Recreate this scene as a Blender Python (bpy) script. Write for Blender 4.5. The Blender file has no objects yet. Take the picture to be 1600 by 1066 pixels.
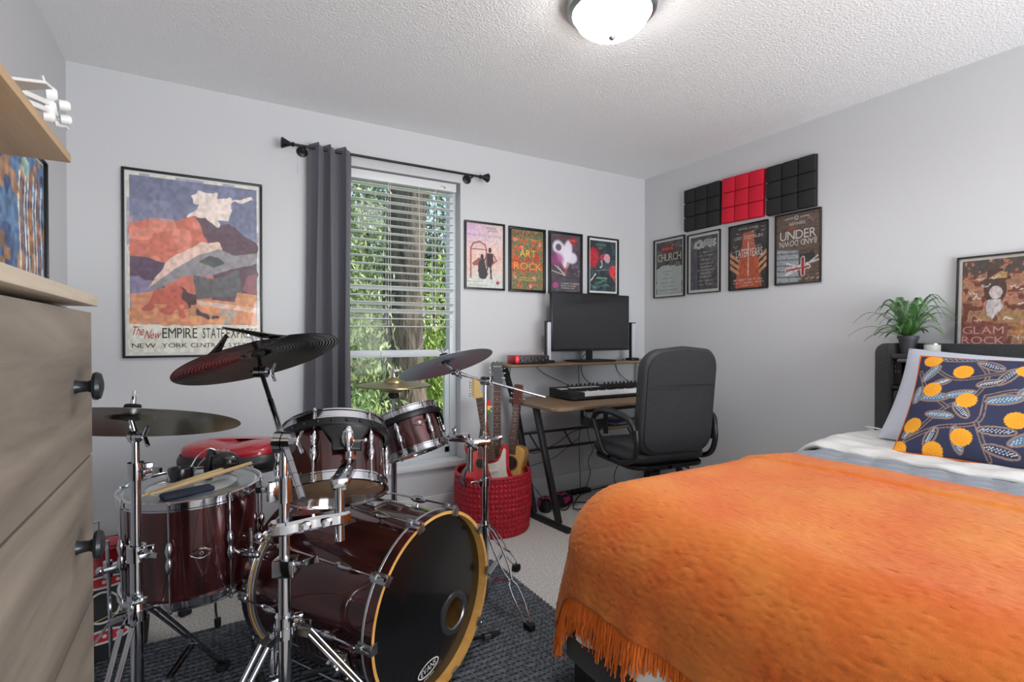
import bpy, bmesh, math, random
import numpy as np
from mathutils import Matrix, Vector
PI = math.pi
R = math.radians
scene = bpy.context.scene
COL = scene.collection
random.seed(7)
rng = np.random.default_rng(7)

# ---------------------------------------------------------------- camera, world, sun, light, exposure
XL, XR, YB, YF, ZC = -0.5635, 3.0833, 3.1273, -1.35, 2.44
cam_d = bpy.data.cameras.new('camera')
cam_d.sensor_width = 36.0
cam_d.lens = 811.9 / 1600 * 36.0
cam_d.clip_start = 0.02
cam = bpy.data.objects.new('camera', cam_d)
COL.objects.link(cam)
cam.location = (0, 0, 1.1668)
cam.rotation_euler = (R(90 - 0.5823), 0, R(-30.3015))
scene.camera = cam
scene.view_settings.view_transform = 'Standard'
scene.view_settings.look = 'None'
scene.view_settings.gamma = 1.0
scene.view_settings.use_curve_mapping = False
scene.view_settings.exposure = 0.12
w = bpy.data.worlds.new('sky')
scene.world = w
w.use_nodes = True
nt = w.node_tree
bg = nt.nodes['Background']
sky = nt.nodes.new('ShaderNodeTexSky')
sky.sky_type = 'NISHITA'
sky.sun_elevation = R(48)
sky.sun_rotation = R(115)
sky.sun_disc = False
nt.links.new(sky.outputs[0], bg.inputs[0])
bg.inputs[1].default_value = 0.32

def lamp(name, kind, loc, rot, energy, color=(1, 1, 1), **kw):
    l = bpy.data.lights.new(name, kind)
    l.energy = energy
    l.color = color
    for k, v in kw.items():
        setattr(l, k, v)
    o = bpy.data.objects.new(name, l)
    COL.objects.link(o)
    o.location = loc
    o.rotation_euler = rot
    return o

lamp('sun', 'SUN', (0, 0, 6), (R(48), 0, R(62)), 5.0, (1, 0.96, 0.88), angle=R(1.0))
# added fill light behind the camera, tilted up to brighten the ceiling
lamp('added_rear_fill', 'AREA', (1.5, YF - 0.55, 0.95), (R(128), 0, R(14)), 155, (0.945, 0.972, 1.0), shape='RECTANGLE', size=2.1, size_y=1.9)

# ---------------------------------------------------------------- materials
def lin(c):
    c = np.asarray(c, float) / 255.0
    return np.where(c <= 0.04045, c / 12.92, ((c + 0.055) / 1.055) ** 2.4)

MATS = {}
def mat(name, c, rough=0.5, metal=0.0, bump=None, var=None, coat=0.0, sheen=0.0, stretch=None, trans=0.0, spec=0.5, coatr=0.05):
    """c sRGB 0..255; bump (scale, strength); var (scale, amount or second colour)"""
    if name in MATS:
        return MATS[name]
    m = bpy.data.materials.new(name)
    m.use_nodes = True
    n, l = m.node_tree.nodes, m.node_tree.links
    b = n['Principled BSDF']
    col = tuple(lin(c)) + (1,)
    b.inputs['Base Color'].default_value = col
    b.inputs['Roughness'].default_value = rough
    b.inputs['Metallic'].default_value = metal
    b.inputs['Coat Weight'].default_value = coat
    b.inputs['Coat Roughness'].default_value = coatr
    b.inputs['Sheen Weight'].default_value = sheen
    b.inputs['Transmission Weight'].default_value = trans
    b.inputs['Specular IOR Level'].default_value = spec
    tc = None
    if bump or var:
        tc = n.new('ShaderNodeTexCoord')
        mp = n.new('ShaderNodeMapping')
        if stretch:
            mp.inputs['Scale'].default_value = stretch
        l.new(tc.outputs['Object'], mp.inputs[0])
    if var:
        t = n.new('ShaderNodeTexNoise')
        t.inputs['Scale'].default_value = var[0]
        t.inputs['Detail'].default_value = 6
        l.new(mp.outputs[0], t.inputs[0])
        r = n.new('ShaderNodeValToRGB')
        c2 = var[1]
        if not hasattr(c2, '__len__'):
            c2 = np.clip(np.asarray(c, float) * (1 - c2), 0, 255)
        r.color_ramp.elements[0].position = 0.35
        r.color_ramp.elements[1].position = 0.65
        r.color_ramp.elements[0].color = tuple(lin(c2)) + (1,)
        r.color_ramp.elements[1].color = col
        l.new(t.outputs[0], r.inputs[0])
        l.new(r.outputs[0], b.inputs['Base Color'])
    if bump:
        t = n.new('ShaderNodeTexNoise')
        t.inputs['Scale'].default_value = bump[0]
        t.inputs['Detail'].default_value = 4
        l.new(mp.outputs[0], t.inputs[0])
        bp = n.new('ShaderNodeBump')
        bp.inputs['Strength'].default_value = bump[1]
        bp.inputs['Distance'].default_value = bump[2] if len(bump) > 2 else 0.01
        l.new(t.outputs[0], bp.inputs['Height'])
        l.new(bp.outputs[0], b.inputs['Normal'])
    MATS[name] = m
    return m

def mat_attr(name, rough=0.6, coat=0.0, bump=None, sheen=0.0):
    m = mat(name, (200, 200, 200), rough, coat=coat, bump=bump, sheen=sheen)
    n, l = m.node_tree.nodes, m.node_tree.links
    a = n.new('ShaderNodeAttribute')
    a.attribute_name = 'Col'
    l.new(a.outputs['Color'], n['Principled BSDF'].inputs['Base Color'])
    return m

def mat_glass(name, ior=1.45, tint=(1, 1, 1)):
    m = bpy.data.materials.new(name)
    m.use_nodes = True
    n, l = m.node_tree.nodes, m.node_tree.links
    n.remove(n['Principled BSDF'])
    tr = n.new('ShaderNodeBsdfTransparent')
    tr.inputs[0].default_value = tint + (1,)
    gl = n.new('ShaderNodeBsdfGlossy')
    gl.inputs['Roughness'].default_value = 0.02
    lw = n.new('ShaderNodeFresnel')
    lw.inputs[0].default_value = ior
    mx = n.new('ShaderNodeMixShader')
    l.new(lw.outputs[0], mx.inputs[0])
    l.new(tr.outputs[0], mx.inputs[1])
    l.new(gl.outputs[0], mx.inputs[2])
    l.new(mx.outputs[0], n['Material Output'].inputs[0])
    MATS[name] = m
    return m

def mat_emit(name, c, s):
    m = bpy.data.materials.new(name)
    m.use_nodes = True
    b = m.node_tree.nodes['Principled BSDF']
    b.inputs['Base Color'].default_value = tuple(lin(c)) + (1,)
    b.inputs['Emission Color'].default_value = tuple(lin(c)) + (1,)
    b.inputs['Emission Strength'].default_value = s
    MATS[name] = m
    return m

def mat_wood(name, c1, c2, rough=0.5, scale=(1, 1, 1), sc=6.0, coat=0.0):
    """grain runs along the axis with the small scale"""
    m = bpy.data.materials.new(name)
    m.use_nodes = True
    n, l = m.node_tree.nodes, m.node_tree.links
    b = n['Principled BSDF']
    b.inputs['Roughness'].default_value = rough
    b.inputs['Coat Weight'].default_value = coat
    tc = n.new('ShaderNodeTexCoord')
    mp = n.new('ShaderNodeMapping')
    mp.inputs['Scale'].default_value = scale
    l.new(tc.outputs['Object'], mp.inputs[0])
    t = n.new('ShaderNodeTexNoise')
    t.inputs['Scale'].default_value = sc
    t.inputs['Detail'].default_value = 9
    t.inputs['Roughness'].default_value = 0.65
    t.inputs['Distortion'].default_value = 0.6
    l.new(mp.outputs[0], t.inputs[0])
    r = n.new('ShaderNodeValToRGB')
    r.color_ramp.elements[0].position = 0.3
    r.color_ramp.elements[1].position = 0.7
    r.color_ramp.elements[0].color = tuple(lin(c1)) + (1,)
    r.color_ramp.elements[1].color = tuple(lin(c2)) + (1,)
    l.new(t.outputs[0], r.inputs[0])
    l.new(r.outputs[0], b.inputs['Base Color'])
    bp = n.new('ShaderNodeBump')
    bp.inputs['Strength'].default_value = 0.1
    bp.inputs['Distance'].default_value = 0.002
    l.new(t.outputs[0], bp.inputs['Height'])
    l.new(bp.outputs[0], b.inputs['Normal'])
    MATS[name] = m
    return m

# ---------------------------------------------------------------- glyphs
CHARS = 'ABCDEFGHIJKLMNOPQRSTUVWXYZabcdefghijklmnopqrstuvwxyz0123456789.,&-:'
GLYPH = {}
def make_glyphs():
    obs = []
    for ch in CHARS:
        cu = bpy.data.curves.new('g', 'FONT')
        cu.body = ch
        cu.size = 1.0
        cu.resolution_u = 3
        o = bpy.data.objects.new('g', cu)
        COL.objects.link(o)
        obs.append((ch, o))
    dg = bpy.context.evaluated_depsgraph_get()
    for ch, o in obs:
        me = bpy.data.meshes.new_from_object(o.evaluated_get(dg))
        v = np.array([x.co[:] for x in me.vertices]).reshape(-1, 3)
        f = [tuple(p.vertices) for p in me.polygons]
        GLYPH[ch] = (v, f)
        bpy.data.meshes.remove(me)
    for ch, o in obs:
        cu = o.data
        bpy.data.objects.remove(o)
        bpy.data.curves.remove(cu)
make_glyphs()

# ---------------------------------------------------------------- mesh builder
OFF = {}
def nz(v):
    v = np.asarray(v, float)
    return v / (np.linalg.norm(v) + 1e-12)

def frame_of(d):
    d = nz(d)
    up = np.array([0, 0, 1.0]) if abs(d[2]) < 0.95 else np.array([1.0, 0, 0])
    a = nz(np.cross(up, d))
    return a, np.cross(d, a), d

class MB:
    def __init__(s):
        s.v = []; s.f = []; s.m = []; s.n = 0; s.X = None; s.mi = 0; s.col = []
    def add(s, v, f, m=None, col=None):
        v = np.asarray(v, float).reshape(-1, 3)
        if s.X is not None:
            v = v @ s.X[:3, :3].T + s.X[:3, 3]
        s.v.append(v)
        k = s.n
        s.f += [tuple(i + k for i in q) for q in f]
        s.m += [s.mi if m is None else m] * len(f)
        if col is not None:
            s.col.append(np.broadcast_to(np.asarray(col, float), (len(v), 3)))
        s.n += len(v)
        return s
    def box(s, lo, hi, m=None, bev=0.0):
        lo = np.minimum(lo, hi); hi = np.maximum(np.asarray(lo) * 0 + hi, lo) if False else np.maximum(np.array(lo), np.array(hi))
        if bev <= 0:
            v = [(x, y, z) for z in (lo[2], hi[2]) for y in (lo[1], hi[1]) for x in (lo[0], hi[0])]
            f = [(0, 2, 3, 1), (4, 5, 7, 6), (0, 1, 5, 4), (2, 6, 7, 3), (0, 4, 6, 2), (1, 3, 7, 5)]
            return s.add(v, f, m)
        b = min(bev, *(0.49 * (hi - lo)))
        bm = bmesh.new()
        bmesh.ops.create_cube(bm, size=1)
        for q in bm.verts:
            q.co = [(lo[i] + hi[i]) / 2 + q.co[i] * (hi[i] - lo[i]) for i in range(3)]
        bmesh.ops.bevel(bm, geom=bm.edges[:], offset=b, segments=2, affect='EDGES', profile=0.5)
        return s.frombm(bm, m)
    def frombm(s, bm, m=None):
        bm.verts.index_update()
        v = [q.co[:] for q in bm.verts]
        f = [tuple(x.index for x in p.verts) for p in bm.faces]
        bm.free()
        return s.add(v, f, m)
    def obox(s, c, ax, half, m=None, bev=0.0):
        """box centred at c, axes rows ax (3x3), half sizes"""
        old = s.X
        M = np.eye(4); M[:3, :3] = np.array(ax, float).T; M[:3, 3] = c
        s.X = M if old is None else old @ M
        h = np.array(half, float)
        s.box(-h, h, m, bev)
        s.X = old
        return s
    def bar(s, p, q, w, h=None, m=None, bev=0.0):
        p = np.array(p, float); q = np.array(q, float)
        a, b, d = frame_of(q - p)
        return s.obox((p + q) / 2, (a, b, d), (w / 2, (h or w) / 2, np.linalg.norm(q - p) / 2), m, bev)
    def cyl(s, p, q, r0, r1=None, seg=20, m=None, cap=True):
        r1 = r0 if r1 is None else r1
        p = np.array(p, float); q = np.array(q, float)
        L = np.linalg.norm(q - p)
        return s.lathe([(0, 0), (r0, 0), (r1, L), (0, L)] if cap else [(r0, 0), (r1, L)], p, q - p, seg, m)
    def lathe(s, prof, o=(0, 0, 0), d=(0, 0, 1), seg=32, m=None, sx=1.0):
        a, b, d = frame_of(d)
        o = np.array(o, float)
        t = np.linspace(0, 2 * PI, seg, endpoint=False)
        V = []; F = []; rows = []
        k = 0
        for r, z in prof:
            if r <= 1e-9:
                V.append([o + d * z]); rows.append((k, 1)); k += 1
            else:
                V.append(o + d * z + r * (np.outer(np.cos(t) * sx, a) + np.outer(np.sin(t), b))); rows.append((k, seg)); k += seg
        for (k0, n0), (k1, n1) in zip(rows[:-1], rows[1:]):
            for i in range(seg):
                j = (i + 1) % seg
                if n0 == 1 and n1 == 1: continue
                if n0 == 1: F.append((k0, k1 + j, k1 + i))
                elif n1 == 1: F.append((k0 + i, k0 + j, k1))
                else: F.append((k0 + i, k0 + j, k1 + j, k1 + i))
        return s.add(np.vstack(V), F, m)
    def ball(s, c, r, m=None, seg=16, rings=10, ax=None):
        r = np.broadcast_to(np.asarray(r, float), (3,))
        t = np.linspace(0, PI, rings + 1)
        A = np.eye(3) if ax is None else np.array(ax)
        V = [(0, 0, -1)]
        for u in t[1:-1]:
            for k in range(seg):
                p = 2 * PI * k / seg
                V.append((math.sin(u) * math.cos(p), math.sin(u) * math.sin(p), -math.cos(u)))
        V.append((0, 0, 1))
        V = np.array(V) * r @ A + np.array(c)
        F = []
        for i in range(seg):
            j = (i + 1) % seg
            F.append((0, 1 + j, 1 + i))
            for k in range(rings - 2):
                a = 1 + k * seg
                F.append((a + i, a + j, a + seg + j, a + seg + i))
            F.append((1 + (rings - 2) * seg + i, 1 + (rings - 2) * seg + j, len(V) - 1))
        return s.add(V, F, m)
    def tube(s, pts, r, seg=8, m=None, closed=False, cap=True, smooth=0):
        P = np.array(pts, float)
        if smooth and len(P) > 2:
            P = spline(P, smooth, closed)
        n = len(P)
        rr = np.broadcast_to(np.asarray(r, float), (n,)) if np.ndim(r) == 0 or len(r) == n else np.interp(np.linspace(0, 1, n), np.linspace(0, 1, len(r)), r)
        T = np.roll(P, -1, 0) - np.roll(P, 1, 0) if closed else np.gradient(P, axis=0)
        a, b, d = frame_of(T[0])
        V = []
        t = np.linspace(0, 2 * PI, seg, endpoint=False)
        for i in range(n):
            d = nz(T[i])
            a = nz(a - d * (a @ d)); b = np.cross(d, a)
            V.append(P[i] + rr[i] * (np.outer(np.cos(t), a) + np.outer(np.sin(t), b)))
        F = []
        for i in range(n if closed else n - 1):
            k0, k1 = i * seg, ((i + 1) % n) * seg
            for j in range(seg):
                q = (j + 1) % seg
                F.append((k0 + j, k0 + q, k1 + q, k1 + j))
        if cap and not closed:
            F.append(tuple(range(seg - 1, -1, -1))); F.append(tuple((n - 1) * seg + j for j in range(seg)))
        return s.add(np.vstack(V), F, m)
    def prism(s, poly, o, u, v, h, m=None, bev=0.0, msides=None):
        """polygon (u,v) extruded by vector h"""
        o, u, v, h = (np.array(q, float) for q in (o, u, v, h))
        P = np.array(poly, float)
        n = len(P)
        if bev > 0:
            c = P.mean(0)
            nn = np.roll(P, -1, 0) - np.roll(P, 1, 0)
            nn = np.stack([nn[:, 1], -nn[:, 0]], 1)
            nn /= np.linalg.norm(nn, axis=1)[:, None] + 1e-9
            area = 0.5 * np.sum(P[:, 0] * np.roll(P[:, 1], -1) - np.roll(P[:, 0], -1) * P[:, 1])
            if area < 0: nn = -nn
            H = np.linalg.norm(h); hb = h * bev / H
            Q = P - nn * bev
            L = [(Q, 0 * h), (P, hb), (P, h - hb), (Q, h)]
        else:
            L = [(P, 0 * h), (P, h)]
        V = np.vstack([o + np.outer(p[:, 0], u) + np.outer(p[:, 1], v) + hh for p, hh in L])
        F = [tuple(range(n - 1, -1, -1)), tuple((len(L) - 1) * n + i for i in range(n))]
        ms = [s.mi if m is None else m] * 2
        s.add(V, F, m)
        k = s.n - len(V)
        for q in range(len(L) - 1):
            for i in range(n):
                j = (i + 1) % n
                s.f.append((k + q * n + i, k + q * n + j, k + (q + 1) * n + j, k + (q + 1) * n + i))
                s.m.append(msides if msides is not None else (s.mi if m is None else m))
        return s
    def grid(s, fn, nu, nv, m=None, closed_u=False):
        """fn(U, V arrays) -> (…,3)"""
        u = np.linspace(0, 1, nu + 1); v = np.linspace(0, 1, nv + 1)
        U, V = np.meshgrid(u, v, indexing='ij')
        P = fn(U, V).reshape(-1, 3)
        F = [(i * (nv + 1) + j, (i + 1) * (nv + 1) + j, (i + 1) * (nv + 1) + j + 1, i * (nv + 1) + j + 1) for i in range(nu) for j in range(nv)]
        return s.add(P, F, m)
    def text(s, t, size, o, u=(1, 0, 0), v=(0, 0, 1), m=None, align='c', wid=None, sp=0.08, skew=0.0):
        """flat lettering: cap height = size, along u, up v; o = centre (or left) of the baseline"""
        o, u, v = (np.array(q, float) for q in (o, u, v))
        x = 0; parts = []
        for ch in t:
            if ch == ' ':
                x += 0.35; continue
            if ch not in GLYPH: continue
            gv, gf = GLYPH[ch]
            x0, x1 = gv[:, 0].min(), gv[:, 0].max()
            parts.append((gv[:, 0] - x0 + x, gv[:, 1], gf))
            x += x1 - x0 + sp
        W = x - sp
        k = size / 0.73
        kx = wid / W if wid else k
        sh = {'c': -W * kx / 2, 'l': 0, 'r': -W * kx}[align]
        for gx, gy, gf in parts:
            X = gx * kx + sh + skew * gy * k
            s.add(o + np.outer(X, u) + np.outer(gy * k, v), gf, m)
        return s
    def build(s, name, mats, parent=None, sharp=35, local=False, flip=False):
        V = np.vstack(s.v)
        off = OFF.get(root_of(parent).name, None) if parent is not None else None
        if off is not None and not local:
            V = V - off
        me = bpy.data.meshes.new(name)
        me.from_pydata(V.tolist(), [], s.f)
        if not isinstance(mats, (list, tuple)): mats = [mats]
        for q in mats: me.materials.append(q)
        if len(mats) > 1:
            me.polygons.foreach_set('material_index', s.m)
        if s.col:
            a = me.color_attributes.new('Col', 'FLOAT_COLOR', 'POINT')
            C = lin(np.vstack(s.col) * 255)
            a.data.foreach_set('color', np.hstack([C, np.ones((len(C), 1))]).ravel())
        bm = bmesh.new(); bm.from_mesh(me)
        if len(bm.faces) < 60000 and not flip:
            bmesh.ops.recalc_face_normals(bm, faces=bm.faces)
        bm.to_mesh(me); bm.free()
        me.shade_smooth()
        me.set_sharp_from_angle(angle=R(sharp))
        o = bpy.data.objects.new(name, me)
        COL.objects.link(o)
        if parent is not None: o.parent = parent
        return o

def root_of(o):
    while o.parent is not None: o = o.parent
    return o

def spline(P, k=6, closed=False):
    P = np.array(P, float); n = len(P); out = []
    for i in range(n if closed else n - 1):
        p0 = P[(i - 1) % n] if closed or i > 0 else 2 * P[0] - P[1]
        p1 = P[i]; p2 = P[(i + 1) % n]
        p3 = P[(i + 2) % n] if closed or i < n - 2 else 2 * P[-1] - P[-2]
        for t in np.linspace(0, 1, k, endpoint=False):
            out.append(0.5 * (2 * p1 + (p2 - p0) * t + (2 * p0 - 5 * p1 + 4 * p2 - p3) * t * t + (3 * p1 - p0 - 3 * p2 + p3) * t ** 3))
    if not closed: out.append(P[-1])
    return np.array(out)

def tag(o, label=None, cat=None, group=None, kind=None):
    if label: o['label'] = label
    if cat: o['category'] = cat
    if group: o['group'] = group
    if kind: o['kind'] = kind
    return o

def thing(name, label, cat, loc=(0, 0, 0), rz=0.0, group=None, M=None, world=True):
    """world=True: parts are written in world coordinates; otherwise in the thing's own frame"""
    o = bpy.data.objects.new(name, None)
    COL.objects.link(o)
    o.empty_display_size = 0.05
    if M is not None:
        o.matrix_world = M
    else:
        o.location = loc
        o.rotation_euler = (0, 0, rz)
    if world:
        OFF[o.name] = np.array(loc, float)
    return tag(o, label, cat, group)

def axis_matrix(o, z, xhint=(1, 0, 0)):
    z = nz(z); x = np.array(xhint, float); x = nz(x - z * (x @ z)); y = np.cross(z, x)
    M = np.eye(4); M[:3, 0] = x; M[:3, 1] = y; M[:3, 2] = z; M[:3, 3] = o
    return Matrix(M.tolist())

def struct(name, mb, m, parent=None, **kw):
    o = mb.build(name, m, parent, **kw)
    if parent is None: o['kind'] = 'structure'
    return o

# ---------------------------------------------------------------- painter for printed pictures (colours of the print itself)
class Paint:
    def __init__(s, w, h, bg, seed=1):
        s.w, s.h = w, h
        s.U, s.V = np.meshgrid(np.linspace(0, 1, w), np.linspace(0, 1, h), indexing='ij')
        s.asp = h / w
        s.c = np.zeros((w, h, 3)) + np.array(bg) / 255.0
        s.r = np.random.default_rng(seed)
    def noise(s, sc, seed=0):
        r = np.random.default_rng(seed + 100)
        nx, ny = int(sc) + 2, int(sc * s.asp) + 2
        g = r.random((nx + 1, ny + 1))
        x = s.U * (nx - 1.001); y = s.V * (ny - 1.001)
        i, j = x.astype(int), y.astype(int); fx, fy = x - i, y - j
        fx = fx * fx * (3 - 2 * fx); fy = fy * fy * (3 - 2 * fy)
        return (g[i, j] * (1 - fx) * (1 - fy) + g[i + 1, j] * fx * (1 - fy) + g[i, j + 1] * (1 - fx) * fy + g[i + 1, j + 1] * fx * fy)
    def put(s, mask, col, a=1.0):
        k = (mask * a)[..., None]
        s.c = s.c * (1 - k) + np.array(col) / 255.0 * k
        return s
    def poly(s, pts, col, a=1.0, wob=0.0, seed=3):
        U, V = s.U, s.V
        if wob:
            U = U + (s.noise(14, seed) - 0.5) * wob; V = V + (s.noise(14, seed + 5) - 0.5) * wob
        P = np.array(pts); ins = np.zeros(s.U.shape, bool)
        for (x0, y0), (x1, y1) in zip(P, np.roll(P, -1, 0)):
            c = ((y0 > V) != (y1 > V)) & (U < (x1 - x0) * (V - y0) / (y1 - y0 + 1e-12) + x0)
            ins ^= c
        return s.put(ins.astype(float), col, a)
    def ell(s, cx, cy, rx, ry, col, a=1.0, rot=0.0, soft=0.0):
        dx, dy = s.U - cx, (s.V - cy) * s.asp
        ry = ry * s.asp
        c_, s_ = math.cos(rot), math.sin(rot)
        x, y = dx * c_ + dy * s_, -dx * s_ + dy * c_
        q = np.sqrt((x / rx) ** 2 + (y / ry) ** 2)
        m = np.clip((1.0 + soft - q) / soft, 0, 1) if soft else (q < 1).astype(float)
        return s.put(m, col, a)
    def line(s, pts, wd, col, a=1.0):
        P = np.array(pts, float) * [1, s.asp]; X = s.U; Y = s.V * s.asp
        d = np.full(X.shape, 9.0)
        for p, q in zip(P[:-1], P[1:]):
            e = q - p; t = np.clip(((X - p[0]) * e[0] + (Y - p[1]) * e[1]) / (e @ e + 1e-12), 0, 1)
            d = np.minimum(d, np.hypot(X - p[0] - t * e[0], Y - p[1] - t * e[1]))
        return s.put((d < wd).astype(float), col, a)
    def mottle(s, sc, amt, seed=0):
        s.c = np.clip(s.c * (1 + amt * (s.noise(sc, seed)[..., None] - 0.5) * 2), 0, 1)
        return s
    def scribble(s, n, col, box=(0.05, 0.05, 0.95, 0.95), ln=0.12, wd=0.006, a=0.8):
        for _ in range(n):
            x = s.r.uniform(box[0], box[2]); y = s.r.uniform(box[1], box[3])
            k = s.r.integers(4, 7)
            s.line([(x + ln * i / k, y + s.r.uniform(-0.02, 0.02)) for i in range(k)], wd, col, a)
        return s
    def mesh(s, name, parent, m, fn):
        """fn(U,V)->local xyz arrays"""
        mb = MB()
        P = fn(s.U, s.V).reshape(-1, 3)
        w_, h_ = s.w, s.h
        F = [(i * h_ + j, (i + 1) * h_ + j, (i + 1) * h_ + j + 1, i * h_ + j + 1) for i in range(w_ - 1) for j in range(h_ - 1)]
        mb.add(P, F, col=s.c.reshape(-1, 3))
        return mb.build(name, m, parent, local=True)

# ---------------------------------------------------------------- shared materials
M_wall = mat('wall_paint', (201, 202, 205), 0.75, bump=(90, 0.12, 0.004))
M_ceil = mat('ceiling_texture', (236, 237, 238), 0.9, bump=(105, 0.55, 0.010))
M_white = mat('white_trim', (214, 216, 218), 0.4)
M_vinyl = mat('white_vinyl', (206, 212, 216), 0.35)
M_chrome = mat('chrome', (196, 197, 201), 0.09, 1.0)
M_steel = mat('brushed_steel', (176, 178, 180), 0.3, 1.0)
M_blackm = mat('black_metal', (24, 25, 27), 0.4, 0.3)
M_blackp = mat('black_plastic', (22, 22, 24), 0.45)
M_rubber = mat('black_rubber', (20, 20, 20), 0.8)
M_glass = mat_glass('clear_glass', ior=1.16)
M_acr = mat_glass('picture_acrylic', ior=1.22)
M_print = mat_attr('printed_paper', 0.55)
M_frameb = mat('black_frame', (22, 22, 23), 0.35)
M_wine = mat('wine_lacquer', (88, 33, 32), 0.2, 0.6, coat=1.0, var=(26, (46, 17, 18)), stretch=(1, 1, 0.12), coatr=0.03)
M_matw = mat('white_card', (222, 222, 220), 0.8)
# ================================================================ ROOM
T = 0.14
M_carpet = mat('grey_carpet', (226, 222, 217), 0.95, bump=(200, 0.8, 0.008), var=(120, (176, 172, 167)), sheen=0.1)
b = MB().box((XL - T, YF - T, -0.12), (XR + T, YB + T, 0.0)); struct('floor', b, M_carpet)
b = MB().box((XL - T, YF - T, ZC), (XR + T, YB + T, ZC + 0.15)); struct('ceiling', b, M_ceil)
b = MB().box((XL - T, YF, 0), (XL, YB, ZC)); struct('wall_left', b, M_wall)
b = MB().box((XR, YF, 0), (XR + T, YB, ZC)); struct('wall_right', b, M_wall)
WX0, WX1, WZ0, WZ1 = 0.50, 1.435, 0.345, 2.17
b = MB()
b.box((XL, YB, 0), (WX0, YB + T, ZC)).box((WX1, YB, 0), (XR, YB + T, ZC))
b.box((WX0, YB, 0), (WX1, YB + T, WZ0)).box((WX0, YB, WZ1), (WX1, YB + T, ZC))
struct('wall_back', b, M_wall)
b = MB()
b.box((XL, YF - T, 0), (0.4, YF, ZC)).box((2.6, YF - T, 0), (XR, YF, ZC)).box((0.4, YF - T, 2.18), (2.6, YF, ZC))
struct('wall_front', b, M_wall)
b = MB()
for x0, x1 in ((0.4, 0.45), (1.475, 1.525), (2.55, 2.6)):
    b.box((x0, YF - 0.12, 0), (x1, YF - 0.07, 2.18))
b.box((0.4, YF - 0.12, 0), (2.6, YF - 0.07, 0.05)).box((0.4, YF - 0.12, 2.13), (2.6, YF - 0.07, 2.18))
struct('fill_opening_frame', b, M_vinyl)  # unseen frame of an opening made up to let the fill light in
b = MB().box((-0.6, YF - 1.6, 2.36), (3.1, YF - T, 2.5)); struct('added_sun_blocker', b, M_white)  # unseen slab added to keep the sun out of the rear opening

def base(name, lo, hi, ax):
    # tall flat baseboard with an eased top edge
    b = MB(); b.box(lo, hi, bev=0.004); struct(name, b, M_white)
base('baseboard_back', (XL, YB - 0.014, 0.005), (XR, YB, 0.142), 0)
base('baseboard_right', (XR - 0.014, YF, 0.005), (XR, YB - 0.014, 0.142), 1)
base('baseboard_left', (XL, YF, 0.005), (XL + 0.014, YB - 0.014, 0.142), 1)

# window: vinyl frame, two sashes, panes, projecting sill
b = MB(); y0, y1 = YB + 0.075, YB + T
f_ = 0.045
b.box((WX0, y0, WZ0), (WX0 + f_, y1, WZ1), bev=0.004).box((WX1 - f_, y0, WZ0), (WX1, y1, WZ1), bev=0.004)
b.box((WX0 + f_, y0, WZ1 - f_), (WX1 - f_, y1, WZ1), bev=0.004).box((WX0 + f_, y0, WZ0), (WX1 - f_, y1, WZ0 + f_), bev=0.004)
win = struct('window_1', b, M_vinyl)
b = MB(); a0, a1 = WX0 + f_, WX1 - f_
b.box((a0, YB + 0.088, 1.03), (a1, YB + 0.122, 1.075), bev=0.004)
b.box((a0, YB + 0.088, WZ0 + f_), (a0 + 0.03, YB + 0.122, 1.03)).box((a1 - 0.03, YB + 0.088, WZ0 + f_), (a1, YB + 0.122, 1.03))
b.box((a0, YB + 0.088, WZ0 + f_), (a1, YB + 0.122, WZ0 + f_ + 0.035))
b.box((0.93, YB + 0.08, 1.04), (0.98, YB + 0.09, 1.062))
struct('window_sash', b, M_vinyl, win)
b = MB(); b.box((a0 + 0.01, YB + 0.108, WZ0 + f_ + 0.03), (a1 - 0.01, YB + 0.111, 1.04)); struct('lower_pane', b, M_glass, win)
b = MB(); b.box((a0 + 0.005, YB + 0.124, 1.06), (a1 - 0.005, YB + 0.127, WZ1 - f_)); struct('upper_pane', b, M_glass, win)
b = MB(); b.box((WX0 - 0.03, YB - 0.03, WZ0 - 0.028), (WX1 + 0.03, YB - 0.001, WZ0 + 0.012), bev=0.005)
b.box((WX0 + 0.001, YB - 0.001, WZ0), (WX1 - 0.001, YB + 0.075, WZ0 + 0.012))
struct('window_sill', b, M_white, win)

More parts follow.
